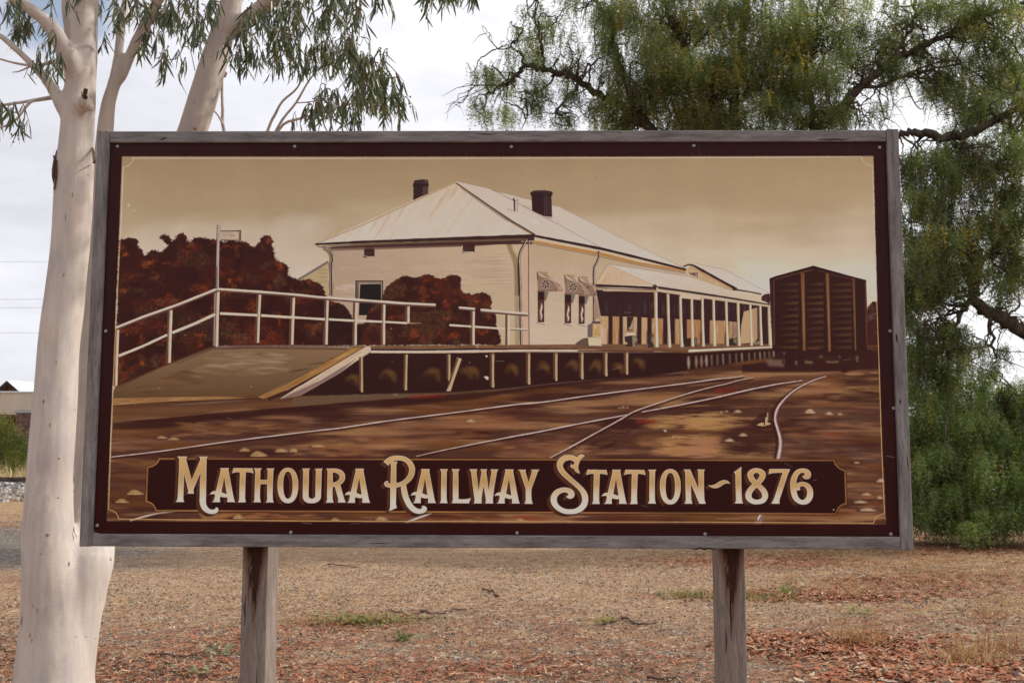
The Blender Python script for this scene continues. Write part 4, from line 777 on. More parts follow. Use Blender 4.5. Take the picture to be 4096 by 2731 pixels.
    foliage(Q('F', (310, 790), (420, 780, 1), (510, 840, 1), (540, 960), (300, 960)), (58, 25, 19), [((150, 62, 24), 30, .4, .85)], 6, 47)

def paint_fence():
    def bar(pts, w, lo=True):
        if lo: line([(p[0], p[1]+w*.75) for p in pts], w*.9, (96, 66, 62))
        line(pts, w, (208, 192, 170)); line([(p[0], p[1]-w*.2) for p in pts], w*.35, (226, 214, 198), .9)
    def post(k, x, ya, yb, w=9, xb=None):
        xb = x if xb is None else xb
        line(Q(k, (x-26, ya), (xb-28, yb)), w*1.0, (98, 68, 64)); line(Q(k, (x, ya), ((x+xb)/2-3, (ya+yb)/2), (xb, yb)), w*1.05, (196, 176, 142)); line(Q(k, (x+5, ya), (xb+4, yb-6)), w*.45, (222, 208, 188))
    post('D', 212, 790, 1450, 10, 190); post('D', 838, 560, 1180, 11, 818); post('D', 1392, 335, 985, 11, 1374); line(Q('D', (1352, 350), (1336, 980)), 8, (110, 82, 82)); line(Q('D', (1354, 360), (1342, 980)), 3, (190, 176, 170), .8)
    for k, x, ya, yb, xb in (('D', 1882, 378, 945, 1858), ('D', 2282, 415, 965, 2262), ('E', 222, 415, 965, 202), ('E', 620, 440, 965, 606), ('E', 958, 462, 968, 948), ('E', 1286, 490, 965, 1282), ('E', 1572, 515, 715, 1570), ('F', 280, 555, 970, 278), ('F', 690, 605, 970, 690)): post(k, x, ya, yb, 9, xb)
    bar(Q('D', (180, 768), (500, 640), (900, 500), (1372, 312)), 9); bar(Q('D', (1368, 310), (1900, 345), (2352, 382))+Q('E', (500, 405), (1000, 440), (1500, 478), (1890, 497)), 9)
    bar(Q('F', (105, 528), (295, 545)), 8); bar(Q('F', (360, 555), (640, 580), (918, 602)), 9)
    bar(Q('D', (218, 1098), (500, 985), (790, 850)), 10, False); bar(Q('D', (850, 825), (1100, 725), (1355, 608)), 11, False); bar(Q('D', (1410, 598), (1850, 620)), 10, False); bar(Q('D', (1895, 622), (2250, 645)), 10, False)
    bar(Q('D', (2292, 648), (2352, 652))+Q('E', (185, 642)), 10, False); bar(Q('E', (232, 645), (588, 668)), 9, False); bar(Q('E', (632, 668), (930, 684)), 9, False); bar(Q('E', (972, 684), (1260, 696)), 9, False); bar(Q('E', (1298, 698), (1555, 712)), 8, False); line(Q('E', (1580, 714), (1720, 712)), [6, 2], (170, 140, 104), .8)
    bar(Q('E', (2050, 735), (2310, 752)), 8, False); bar(Q('F', (292, 755), (650, 780)), 8, False); bar(Q('F', (708, 778), (915, 788)), 7, False); line(Q('F', (708, 790), (915, 798)), 3, (96, 70, 64))
    line(Q('F', (300, 968), (335, 998)), 3, (214, 198, 176))
    # lamp pole with its little board
    line(Q('A', (1595, 1005), (1582, 1300), (1575, 1567))+Q('D', (1378, 310)), [14, 14, 13], (118, 98, 92)); line(Q('A', (1604, 1005), (1592, 1300), (1588, 1567))+Q('D', (1388, 305)), 5, (186, 176, 172)); line(Q('A', (1576, 1010), (1562, 1300), (1556, 1567))+Q('D', (1358, 300)), 2.4, (58, 36, 34)); line(Q('A', (1586, 1005), (1576, 1300), (1570, 1567)), 3, (206, 192, 178), .8)
    poly(Q('A', (1620, 1085), (1893, 1080), (1890, 1222), (1620, 1212)), (186, 166, 144)); dabs(Q('A', (1650, 1110), (1850, 1110), (1850, 1180), (1650, 1180)), 14, 4, [(210, 196, 172), (130, 102, 96)], .6, 6, .1, False, seed=141); line(Q('A', (1620, 1090), (1893, 1084)), 4, (64, 42, 40)); line(Q('A', (1890, 1082), (1886, 1218)), 4.5, (64, 42, 40)); line(Q('A', (1888, 1216), (1620, 1212)), 4, (64, 42, 40)); line(Q('A', (1872, 1095), (1870, 1205)), 3, (74, 52, 48))

def paint_wagon():
    poly(Q('H', (560, 1120), (1690, 1170), (1820, 1200), (1822, 1400), (1440, 1420), (1000, 1440), (200, 1440), (200, 1350), (560, 1300)), (54, 24, 20), .95, 2)
    poly(Q('H', (470, 1290), (700, 1290), (690, 1370), (520, 1362)), (120, 96, 82), .8, 2.5)
    poly(Q('H', (522, 334), (600, 305), (1040, 184), (1300, 258), (1660, 360), (1672, 700), (1672, 1200), (1450, 1240), (1440, 1440), (1375, 1440), (1360, 1240), (940, 1240), (935, 1400), (710, 1380), (700, 1200), (556, 1180)), (52, 25, 21))
    for k in range(11):
        y = 400+k*74
        for xa, xb in ((690, 862), (985, 1155), (1270, 1490)):
            line(Q('H', (xa+rngp.uniform(-60, 30), y+12), ((xa+xb)/2, y+4), (xb, y)), [1, 7, 13], (96, 64, 38), rngp.uniform(.35, .75), soft=.6)
        line(Q('H', (560, y+32), (900, y+32)), [1, 3, 1], (38, 16, 14), .8); line(Q('H', (950, y+32), (1490, y+34)), [1, 3, 1], (38, 16, 14), .8); line(Q('H', (1540, y+28), (1650, y+36)), [1, 6, 1], (76, 34, 24), .5)
    line(Q('H', (575, 350), (580, 1120)), [6, 5, 6], (96, 62, 44), .7); line(Q('H', (545, 350), (560, 1120)), 5, (66, 36, 30), .8)
    for xa, xb, ya, yb, w, al in ((912, 932, 268, 1182, 14, 1), (1203, 1230, 278, 1194, 13, 1), (1512, 1534, 330, 1180, 9, .7), (1650, 1668, 380, 1120, 4, .5)):
        line(Q('H', (xa, ya), ((xa+xb)/2, (ya+yb)/2), (xb, yb)), [w, w*.85, w*.8], (118, 78, 47), al); line(Q('H', (xa+4, ya+100), ((xa+xb)/2+4, (ya+yb)/2), (xb+2, yb-20)), [1, w*.35, 1], (160, 120, 80), al*.7)
    line(Q('H', (530, 340), (1040, 196), (1660, 362)), 6, (44, 18, 17)); line(Q('H', (580, 345), (890, 262), (1040, 232)), 3, (110, 76, 50), .8); line(Q('H', (1090, 240), (1300, 300), (1500, 345)), 3, (96, 62, 44), .7)
    line(Q('H', (590, 1132), (860, 1140)), 2, (96, 62, 44), .7); line(Q('H', (970, 1155), (1100, 1162)), 3, (120, 84, 52), .8)
    for p in (((1100, 1255), (1130, 1236), (1155, 1266)), ((1330, 1240), (1358, 1250), (1350, 1275)), ((685, 1198), (706, 1200), (702, 1230), (688, 1226)), ((1190, 1300), (1260, 1310), (1340, 1300), (1330, 1325), (1195, 1325)), ((940, 1300), (1040, 1310), (1020, 1335), (940, 1330)), ((825, 1300), (850, 1300), (850, 1350), (825, 1350)), ((1540, 1245), (1568, 1245), (1560, 1320), (1545, 1310))): poly(Q('H', *p), (124, 96, 76), .8, .8)
    line(Q('H', (670, 1290), (690, 1340)), 5, (40, 16, 15)); line(Q('H', (940, 1250), (1100, 1330)), 4, (40, 18, 16))

LET = {}
LET['A'] = ('M1', [[(1083, 380), (1253, 380), (1243, 410, 1), (1246, 450, 1), (1345, 960, 1), (1370, 1022), (1213, 1022), (1222, 985, 1), (1218, 930), (1150, 932, 1), (1090, 912), (1081, 960, 1), (1086, 1022), (935, 1022), (966, 985, 1), (988, 878), (940, 872, 1), (893, 882), (915, 840, 1), (955, 816, 1), (1005, 812), (1092, 440, 1), (1096, 410, 1)],
                   [(1163, 545), (1207, 868), (1160, 855, 1), (1110, 832)]])
LET['T'] = ('M1', [[(1335, 380), (1693, 385), (1715, 480), (1640, 462, 1), (1568, 458), (1555, 940, 1), (1571, 1025), (1419, 1025), (1440, 975, 1), (1443, 930), (1458, 462), (1390, 460, 1), (1310, 480)]])
LET['H'] = ('M1', [[(1715, 385), (1872, 385), (1846, 420, 1), (1842, 460), (1838, 600), (1975, 605), (1980, 460), (1976, 420, 1), (1955, 387), (2108, 387), (2090, 420, 1), (2085, 470), (2075, 950, 1), (2095, 1027), (1940, 1027), (1965, 985, 1), (1968, 930), (1970, 682), (1842, 682), (1835, 940, 1), (1853, 1025), (1701, 1025), (1726, 985, 1), (1729, 930), (1746, 460), (1738, 420, 1)]])
def _ell(cx, cy, rx, ry, e=2.25, n=40):
    t = np.linspace(0, 2*math.pi, n, endpoint=False); c, s = np.cos(t), np.sin(t)
    return list(zip(cx+rx*np.sign(c)*np.abs(c)**(2/e), cy+ry*np.sign(s)*np.abs(s)**(2/e)))
LET['O'] = ('M2', [_ell(243, 708, 196, 333), _ell(243, 702, 89, 256)])
LET['U'] = ('M2', [[(510, 390), (662, 390), (641, 420, 1), (638, 460), (632, 880), (645, 935, 1), (692, 957, 1), (740, 940, 1), (757, 890), (770, 460), (766, 420, 1), (746, 392), (899, 390), (881, 420, 1), (878, 470), (867, 900), (840, 985, 1), (760, 1034, 1), (692, 1043, 1), (600, 1030, 1), (540, 982, 1), (520, 910), (530, 460), (525, 420, 1)]])
LET['R'] = ('M2', [[(962, 390), (1120, 390), (1220, 408, 1), (1298, 470, 1), (1320, 555, 1), (1290, 640, 1), (1228, 692), (1300, 945, 1), (1331, 1030), (1181, 1030), (1190, 990, 1), (1181, 930), (1125, 730), (1088, 735), (1085, 940, 1), (1106, 1032), (952, 1032), (975, 985, 1), (977, 930), (990, 460), (984, 420, 1)],
                   [(1085, 465), (1150, 473, 1), (1205, 512, 1), (1215, 560, 1), (1180, 620, 1), (1088, 655)]])
LET['I'] = ('M3', [[(1219, 400), (1376, 402), (1353, 440, 1), (1350, 480), (1348, 950, 1), (1368, 1042), (1214, 1040), (1238, 990, 1), (1240, 940), (1248, 480), (1241, 435, 1)]])
LET['L'] = ('M3', [[(1439, 400), (1598, 400), (1571, 440, 1), (1567, 490), (1572, 963), (1700, 965, 1), (1804, 942), (1770, 1045), (1440, 1042), (1462, 990, 1), (1463, 940), (1468, 480), (1462, 440, 1)]])
LET['W'] = ('M3', [[(1774, 403), (1928, 403), (1911, 440, 1), (1914, 500), (1950, 810), (2000, 480), (2000, 440, 1), (1980, 403), (2113, 403), (2095, 440, 1), (2098, 480), (2138, 800), (2188, 480), (2190, 440, 1), (2172, 405), (2321, 405), (2296, 450, 1), (2286, 500), (2220, 940, 1), (2226, 1047), (2074, 1047), (2085, 990, 1), (2080, 940), (2045, 715), (2006, 960, 1), (2011, 1047), (1859, 1047), (1872, 990, 1), (1866, 930), (1812, 490), (1800, 440, 1)]])
LET['Y'] = ('M4', [[(802, 410), (961, 410), (949, 445, 1), (955, 470), (1010, 655), (1065, 470), (1070, 440, 1), (1054, 410), (1213, 410), (1182, 450, 1), (1166, 490), (1063, 770), (1063, 950, 1), (1088, 1053), (929, 1053), (950, 990, 1), (953, 940), (953, 770), (860, 490), (842, 440, 1)]])
LET['N'] = ('M6', [[(864, 408), (993, 408), (1147, 770), (1143, 480), (1140, 440, 1), (1117, 408), (1271, 408), (1251, 445, 1), (1250, 490), (1258, 940, 1), (1284, 1052), (1160, 1052), (1008, 680), (1014, 950, 1), (1036, 1052), (884, 1052), (905, 990, 1), (906, 930), (898, 480), (888, 440, 1)]])
LET['M'] = ('M1', [[(275, 162), (471, 162), (451, 192, 1), (448, 232), (549, 605), (708, 232), (704, 192, 1), (680, 165), (859, 165), (836, 192, 1), (829, 232), (824, 480), (818, 1010), (835, 1090, 1), (880, 1145, 1), (935, 1162, 1), (985, 1152, 1), (1000, 1124), (1025, 1122, 1), (1050, 1145, 1), (1052, 1182, 1), (1025, 1222, 1), (960, 1243, 1), (885, 1240, 1), (795, 1203, 1), (728, 1128, 1), (698, 1030, 1), (697, 980), (705, 620), (720, 455), (600, 740), (583, 790, 1), (585, 820, 1), (593, 862), (469, 862), (484, 818, 1), (480, 785, 1), (398, 462), (404, 560), (392, 940), (395, 980, 1), (411, 1020), (247, 1020), (275, 975, 1), (284, 930), (308, 480), (314, 232), (302, 192, 1)]])
LET['bigR'] = ('M3', [[(158, 262), (220, 205, 1), (310, 160, 1), (420, 145, 1), (560, 165, 1), (680, 240, 1), (742, 345, 1), (752, 430, 1), (725, 540, 1), (660, 630, 1), (586, 685), (605, 810, 1), (650, 960, 1), (730, 1090, 1), (830, 1150, 1), (878, 1138, 1), (887, 1110, 1), (874, 1094), (910, 1090, 1), (955, 1105, 1), (978, 1150, 1), (950, 1205, 1), (880, 1235, 1), (800, 1240, 1), (690, 1195, 1), (590, 1085, 1), (512, 900, 1), (487, 722), (440, 740, 1), (400, 747), (395, 1030), (398, 1080, 1), (416, 1125), (261, 1196), (280, 1130, 1), (285, 1060), (288, 750), (230, 740, 1), (185, 708, 1), (172, 670, 1), (195, 633, 1), (251, 622), (246, 645, 1), (262, 668, 1), (292, 672), (300, 400), (297, 315, 1), (285, 282), (254, 336)],
                      [(427, 262), (405, 310, 1), (400, 400), (400, 665), (500, 632, 1), (590, 560, 1), (640, 450, 1), (630, 355, 1), (580, 282, 1), (505, 244, 1), (415, 238, 1), (325, 262)]])
LET['bigS'] = ('M5', [[(799, 165), (770, 172, 1), (710, 240, 1), (675, 330, 1), (676, 400, 1), (707, 481), (650, 465, 1), (605, 420, 1), (583, 375), (555, 384, 1), (530, 355, 1), (533, 320, 1), (543, 298), (556, 318, 1), (580, 316, 1), (603, 292, 1), (592, 262, 1), (550, 239, 1), (500, 232, 1), (430, 252, 1), (390, 300, 1), (384, 350, 1), (410, 410, 1), (480, 490, 1), (600, 600, 1), (720, 705, 1), (800, 790, 1), (850, 880, 1), (862, 970, 1), (840, 1080, 1), (770, 1170, 1), (660, 1230, 1), (520, 1248, 1), (380, 1230, 1), (260, 1165, 1), (180, 1080, 1), (150, 980, 1), (168, 890, 1), (230, 805, 1), (330, 757, 1), (430, 745, 1), (530, 770, 1), (590, 825, 1), (605, 880, 1), (582, 932, 1), (530, 958, 1), (480, 948, 1), (437, 908), (462, 908, 1), (484, 885, 1), (472, 852, 1), (430, 838, 1), (370, 845, 1), (300, 890, 1), (270, 960, 1), (285, 1040, 1), (350, 1110, 1), (440, 1148, 1), (520, 1155, 1), (620, 1140, 1), (700, 1085, 1), (742, 1000, 1), (735, 900, 1), (690, 810, 1), (600, 720, 1), (460, 600, 1), (350, 500, 1), (285, 400, 1), (270, 310, 1), (300, 220, 1), (380, 155, 1), (470, 132, 1), (560, 138, 1), (653, 178), (685, 140, 1), (730, 122, 1), (775, 135, 1)]])
LET['~'] = ('M6', [[(1330, 700), (1400, 705, 1), (1480, 675, 1), (1560, 625, 1), (1640, 608, 1), (1700, 625, 1), (1746, 679), (1690, 668, 1), (1630, 682, 1), (1560, 730, 1), (1470, 760, 1), (1390, 745, 1)]])
LET['1'] = ('M7', [[(308, 355), (306, 480), (318, 950, 1), (341, 1048), (184, 1048), (205, 990, 1), (205, 930), (195, 520), (185, 480, 1), (161, 463)]])
LET['8'] = ('M7', [[(592, 382, 1), (690, 405, 1), (755, 460, 1), (764, 525, 1), (735, 600, 1), (665, 682), (760, 770, 1), (806, 855, 1), (805, 940, 1), (740, 1030, 1), (600, 1063, 1), (480, 1040, 1), (395, 960, 1), (385, 870, 1), (430, 770, 1), (520, 682), (450, 600, 1), (423, 515, 1), (438, 450, 1), (500, 402, 1)], [(590, 470, 1), (640, 490, 1), (650, 530, 1), (592, 612), (535, 530, 1), (545, 490, 1)], [(595, 745), (680, 840, 1), (698, 900, 1), (680, 950, 1), (600, 975, 1), (520, 950, 1), (500, 890, 1), (520, 830, 1)]])
LET['7'] = ('M7', [[(835, 397), (1222, 400), (1215, 430, 1), (1190, 480), (1042, 930), (1025, 990, 1), (1029, 1052), (867, 1050), (905, 990, 1), (932, 925), (1085, 470), (900, 476, 1), (819, 498)]])
LET['6'] = ('M7', [[(1450, 388, 1), (1540, 400, 1), (1600, 445, 1), (1618, 510, 1), (1595, 567, 1), (1540, 590, 1), (1480, 568, 1), (1451, 525), (1480, 527, 1), (1503, 500, 1), (1480, 470, 1), (1430, 472, 1), (1375, 530, 1), (1347, 620, 1), (1342, 682), (1400, 650, 1), (1480, 643, 1), (1580, 680, 1), (1642, 765, 1), (1660, 860, 1), (1640, 960, 1), (1570, 1043, 1), (1460, 1068, 1), (1350, 1030, 1), (1270, 940, 1), (1235, 800, 1), (1230, 650, 1), (1265, 520, 1), (1340, 422, 1)], [(1345, 795), (1380, 803, 1), (1424, 775), (1405, 755, 1), (1420, 730, 1), (1470, 722, 1), (1528, 768, 1), (1545, 850, 1), (1520, 940, 1), (1460, 980, 1), (1400, 950, 1), (1362, 880, 1)]])
TEXT = [('M', 0, 0, 0), ('A', 0, 0, 0), ('T', 0, 0, 0), ('H', 0, 0, 0), ('O', 0, 0, 0), ('U', 0, 0, 0), ('R', 0, 0, 0), ('A', 'M2', 422, 12), ('bigR', 0, 0, 0), ('A', 'M3', -221, 18), ('I', 0, 0, 0), ('L', 0, 0, 0), ('W', 0, 0, 0),
        ('A', 'M4', -524, 26), ('Y', 0, 0, 0), ('bigS', 0, 0, 0), ('T', 'M5', -490, 31), ('A', 'M5', 222, 32), ('T', 'M5', 224, 32), ('I', 'M6', -1020, 9), ('O', 'M6', 374, 24), ('N', 0, 0, 0), ('~', 0, 0, 0), ('1', 0, 0, 0), ('8', 0, 0, 0), ('7', 0, 0, 0), ('6', 0, 0, 0)]

def paint_banner():
    # plaque with notched corners: dark outer line, a gap that shows the ground, dark field
    def plaque(d):
        o = [(584+d, 1862+d*.6)]
        arc = lambda cx, cy, a0, a1, rx, ry: [(cx+(rx+d)*math.cos(math.radians(a)), cy+(ry+d)*math.sin(math.radians(a))) for a in np.linspace(a0, a1, 9)]
        o = arc(584, 1828, 90, 0, 47, 34)+arc(3387, 1834, 180, 90, 45, 41)+arc(3390, 2060, 270, 180, 41, 41)+arc(578, 2047, 0, -90, 40, 37)
        s = [(x+(d if x < 2000 else -d)*(0 if False else 1)*0, y) for x, y in o]
        out = []
        for x, y in o:
            left, top = x < 2000, y < 1950
            out.append((x, y))
        # straight sides move in by d as well
        q = []
        for x, y in out:
            if x < 2000: x = max(x, (584 if y < 1950 else 579)+d)
            else: x = min(x, (3386 if y < 1950 else 3390)-d)
            y = max(y, (1828 if x < 2000 else 1834.5)+d) if y < 1950 else min(y, (2047 if x < 2000 else 2060)-d)
            q.append((x, y))
        return q
    m, x0, y0 = coverage([to_canvas(np.array(plaque(0)))]); m2, xa, ya = coverage([to_canvas(np.array(plaque(3)))])
    lay(m, x0, y0, (46, 16, 13), .9)
    gold = np.array(plaque(2.6)); m, x0, y0 = coverage([to_canvas(gold)]); sl = (slice(y0, y0+m.shape[0]), slice(x0, x0+m.shape[1]))
    tone = field(150, 30, 77, 3, (TH, TW))[sl]; col = lin((170, 122, 72))*(tone[..., None])+lin((86, 48, 36))*(1-tone[..., None]); lay(m, x0, y0, col, .95)
    m, x0, y0 = coverage([to_canvas(np.array(plaque(9)))]); lay(m, x0, y0, (43, 13, 11), 1, .1)
    # letters
    glyphs = []
    for name, crop, dx, dy in TEXT:
        k, conts = LET[name]; k = crop or k; cc = []
        for j, c in enumerate(conts):
            c = [(p[0]+dx, p[1]+dy)+tuple(p[2:]) for p in c]
            p = to_canvas(smooth(Q(k, *c), True, 6)); a = .5*np.sum(p[:, 0]*np.roll(p[:, 1], -1)-np.roll(p[:, 0], -1)*p[:, 1])
            if (a > 0) != (j == 0): p = p[::-1]
            cc.append(p)
        glyphs.append((name, cc))
    off = np.array([-13.2, 9.6])*PXS
    for pas in (0, 1):
        for name, cc in glyphs:
            for p in cc:
                a, b = p, np.roll(p, -1, 0); d = b-a; n = np.c_[d[:, 1], -d[:, 0]]; n /= np.linalg.norm(n, axis=1, keepdims=True)+1e-9
                quads = []
                for i in range(len(a)):
                    if n[i] @ off <= 0: continue
                    side = n[i, 0] < -.42
                    if side == (pas == 0): quads.append(np.array([a[i], b[i], b[i]+off, a[i]+off]))
                if quads:
                    for q in range(len(quads)):
                        s = quads[q]; ar = np.sum(s[:, 0]*np.roll(s[:, 1], -1)-np.roll(s[:, 0], -1)*s[:, 1])
                        if ar < 0: quads[q] = s[::-1]
                    m, x0, y0 = coverage(quads)
                    lay(m, x0, y0, (80, 44, 23) if pas == 0 else (48, 18, 14), 1 if pas == 0 else .9, .1)
    def grow(p, d):
        t = np.roll(p, -1, 0)-np.roll(p, 1, 0); n = np.c_[t[:, 1], -t[:, 0]]; n /= np.linalg.norm(n, axis=1, keepdims=True)+1e-9
        return p+n*d
    for name, cc in glyphs:
        m, x0, y0 = coverage([grow(p, 1.6) for p in cc]); lay(m, x0, y0, (38, 12, 11), 1, 0)
    yt, ym, yb = [to_canvas([(2000, y)])[0, 1] for y in (1868, 1935, 2012)]
    for name, cc in glyphs:
        m, x0, y0 = coverage(cc); lay(m, x0, y0, (214, 201, 188), 1, .03)
        m2, x2, y2 = coverage([grow(p, -1.25) for p in cc])
        big = name in ('M', 'bigR', 'bigS'); ya, ymid, yc = (yt-28, ym-6, yb-4) if big else (yt, ym, yb)
        y = np.arange(m2.shape[0])+y2; t = np.clip((y-ya)/(yc-ya), 0, 1); tm = (ymid-ya)/(yc-ya)
        st = np.array([0, tm*.9, tm*1.15, tm*1.55, 1.]); cs = np.array([lin((204, 170, 116)), lin((188, 152, 97)), lin((196, 166, 120)), lin((212, 193, 166)), lin((218, 207, 194))])
        col = np.stack([np.interp(t, st, cs[:, k]) for k in range(3)], -1)[:, None, :]
        lay(m2, x2, y2, np.broadcast_to(col, m2.shape+(3,)), 1, .06)

def paint_border():
    pic = np.array([(488, 626), (1500, 627.5), (2500, 627), (3494, 624), (3500, 900), (3511, 1300), (3526, 1700), (3544, 2096), (2500, 2093), (1500, 2090), (427, 2084), (447, 1600), (463, 1250), (478, 900)], float)
    m, x0, y0 = coverage([to_canvas(pic)]); full = np.zeros((TH, TW)); full[y0:y0+m.shape[0], x0:x0+m.shape[1]] = m
    full = np.clip((blur(full, 1)-.5+.5*FINE*(blur(full, 3) < .98))*2+.5, 0, 1)
    lay(1-full, 0, 0, (43, 13, 11), 1, .08)

def paint_lines():
    arc = lambda cx, cy, a0, a1, rx, ry: [(cx+rx*math.cos(math.radians(a)), cy+ry*math.sin(math.radians(a))) for a in np.linspace(a0, a1, 10)]
    cream, gold = (216, 203, 186), (196, 160, 106)
    line([(531, 633), (1200, 634), (2200, 633), (3000, 631), (3447, 627)], 3, cream); line([(490, 628), (1500, 629), (2500, 628), (3490, 626)], 2, (150, 126, 96))
    line(arc(493, 632, 0, 90, 38, 37), 2.2, cream, curve=True); line(arc(3490, 627, 180, 90, 43, 36), 2, cream, curve=True)
    line([(493, 669), (484, 900), (480, 960)], 3, cream); line([(480, 960), (468, 1220), (459, 1390), (447, 1700), (434, 2037)], 3, gold)
    line([(3490, 662), (3500, 980), (3507, 1200)], 2.4, cream, .8); line([(3507, 1205), (3516, 1450), (3527, 1800), (3538, 2053)], 3.2, gold)
    line(arc(434, 2076, -90, 0, 40, 38), 3, gold, curve=True); line(arc(3538, 2092, 180, 270, 43, 38), 3, gold, curve=True)
    line([(473, 2075), (1200, 2082), (2000, 2085), (2800, 2087), (3495, 2091)], 3.2, gold); line([(473, 2080), (2000, 2091), (3540, 2096)], 2, (120, 78, 52), .7)
    # chips, scratches, insect spots
    for x, y, s in ((515, 821, 5), (538, 843, 3), (1005, 820, 2.5), (1564, 1314, 4), (1878, 1450, 3), (1947, 1425, 5), (1946, 1510, 6), (1951, 1517, 4), (2660, 1723, 5), (2693, 1746, 4), (637, 1552, 3), (1005, 1546, 3), (741, 1340, 3), (2348, 765, 2), (3335, 2038, 3)):
        dabs(None, 1, s, [(232, 228, 222)], 1, 1.3, .7, pts=[(x, y)], seed=int(x))
    for x, y, s in ((2387, 713, 3), (1364, 788, 2), (1417, 680, 1.5)): dabs(None, 1, s, [(50, 40, 32)], .9, 1.2, 0, pts=[(x, y)], seed=int(x))
    for x, y, s in ((377, 2129, 4.5), (385, 2132, 4), (393, 2134, 3.5), (375, 2119, 2.5), (404, 2136, 3), (424, 2136, 2), (440, 2137, 2)): dabs(None, 1, s, [(225, 222, 220)], .95, 1.5, 0, pts=[(x, y)], seed=int(x)+1)
    for k in range(5):                                              # the painter's mark, dark red on maroon and all but illegible
        x = 3212+k*27; line([(x, 2110+2*math.sin(k*2.1)), (x+7, 2103), (x+13, 2112), (x+20, 2107), (x+25, 2111)], 2.2, (82, 14, 10), .75, True)

def paint_picture():
    paint_sky(); paint_back(); paint_station(); paint_windows(); paint_verandah(); paint_ground(); paint_wagon(); paint_platform(); paint_fence(); paint_banner(); paint_border(); paint_lines()
    rgd = np.random.default_rng(99); dust = field(70, 260, 91, 4)-.5; canvas[:] = canvas*(1+.10*dust[..., None])+.0035*np.clip(dust+.1, 0, 1)[..., None]
    for _ in range(26):
        x, y = rgd.uniform(60, TW-60), rgd.uniform(0, 140); L_ = int(rgd.uniform(60, 420)); w_ = int(rgd.integers(1, 4)); y = int(y); a_ = np.linspace(1, 0, L_)[:, None, None]*rgd.uniform(.03, .10); canvas[y:y+L_, int(x):int(x)+w_] = canvas[y:y+L_, int(x):int(x)+w_]*(1-a_)+lin((176, 164, 148))*a_
    for _ in range(40):
        x, y = rgd.uniform(30, TW-30), rgd.uniform(30, TH-30); a = rgd.uniform(-.6, .6); p = np.array([[x, y], [x+rgd.uniform(4, 26)*math.cos(a), y+rgd.uniform(4, 26)*math.sin(a)]]); n_ = np.array([-math.sin(a), math.cos(a)])*.35; m, x0, y0 = coverage([np.array([p[0]-n_, p[1]-n_, p[1]+n_, p[0]+n_])]); lay(m, x0, y0, (205, 196, 184), rgd.uniform(.15, .5), 0)
    return np.clip(canvas, 0, 1)

# ============================================================================ THE SIGN
def to_image(name, px):
    img = bpy.data.images.new(name, TW, TH, alpha=False); img.colorspace_settings.name = 'sRGB'
    s_ = np.where(px <= .0031308, px*12.92, 1.055*np.clip(px, 0, 1)**(1/2.4)-.055)
    a = np.ones((TH, TW, 4), np.float32); a[..., :3] = s_[::-1]; img.pixels.foreach_set(a.reshape(-1)); img.update(); img.pack(); return img
PAINT_GAIN = 1.40
pm = NT('sign_paint', .28, .12); ti = pm.n('ShaderNodeTexImage'); ti.image = to_image('painted_picture', np.minimum(paint_picture(), .86/PAINT_GAIN)); ti.extension = 'EXTEND'; pm.put(ti.inputs[0], pm.tc.outputs['UV'])
pm.color(pm.mix(1., ti.outputs[0], (PAINT_GAIN,)*3, 'MULTIPLY')); pm.b.inputs['Roughness'].default_value = .3
pm.bump(pm.noise(260, (.25, 1, 1), 3), .04, .002)
def m_board():
    s = NT('weathered_timber', .88, .18); r = s.rnd(); mm = s.n('ShaderNodeMapping'); cmb = s.n('ShaderNodeCombineXYZ'); s.put(cmb.inputs[0], s.math('MULTIPLY', r, 40.)); s.put(cmb.inputs[2], s.math('MULTIPLY', r, 7.)); s.put(mm.inputs['Location'], cmb.outputs[0]); s.put(mm.inputs['Vector'], s.tc.outputs['Object'])
    def nz(scale, st, d=5):
        m2 = s.n('ShaderNodeMapping'); m2.inputs['Scale'].default_value = st; s.put(m2.inputs['Vector'], mm.outputs[0]); q = s.n('ShaderNodeTexNoise'); q.inputs['Scale'].default_value = scale; q.inputs['Detail'].default_value = d; q.inputs['Roughness'].default_value = .6; s.put(q.inputs['Vector'], m2.outputs[0]); return q.outputs['Fac']
    g1 = nz(46, (.14, 1, 1), 8); g2 = nz(330, (.08, 1, 1)); pt = nz(7, (.5, 1, 1))
    c = s.ramp(g1, [(.32, (.12, .108, .105)), (.5, (.205, .188, .184)), (.68, (.285, .265, .26))]); c = s.mix(s.step(g2, .52, .66), c, s.mix(1., c, (.62, .58, .56), 'MULTIPLY'))
    c = s.mix(s.math('MULTIPLY', s.step(pt, .55, .72), .5), c, (.12, .088, .074)); s.color(c); s.bump(s.math('ADD', g1, g2), .35, .004); return s.m
M_board = m_board()
sign = thing('sign_board', 'big painted railway station sign in a grey timber frame on two posts', 'sign', (SIGN_X, SIGN_Y, 0), SIGN_YAW)
SW, SH, BT = 2.54, 1.3046, .0384
def sgn(x, z, y=0.):                                        # sign plane -> coordinates of the sign's Empty
    c, s_ = math.cos(SIGN_ROLL), math.sin(SIGN_ROLL); return (x*c-z*s_, y, SIGN_Z+x*s_+z*c)
b = MB(); hw, hh, th = PAN_W/2, PAN_H/2, .006
b.add([(-hw, 0, -hh), (hw, 0, -hh), (hw, 0, hh), (-hw, 0, hh), (-hw, th, -hh), (hw, th, -hh), (hw, th, hh), (-hw, th, hh)], [(0, 1, 2, 3), (7, 6, 5, 4), (4, 5, 1, 0), (5, 6, 2, 1), (6, 7, 3, 2), (7, 4, 0, 3)])
M_panel_back = plain('board_back', (.2, .19, .18), (.28, .27, .26))
pan = b.build('painted_panel', [pm.m, M_panel_back], sign, loc=sgn(0, 0, .012), rot=(0, -SIGN_ROLL, 0)); me = pan.data
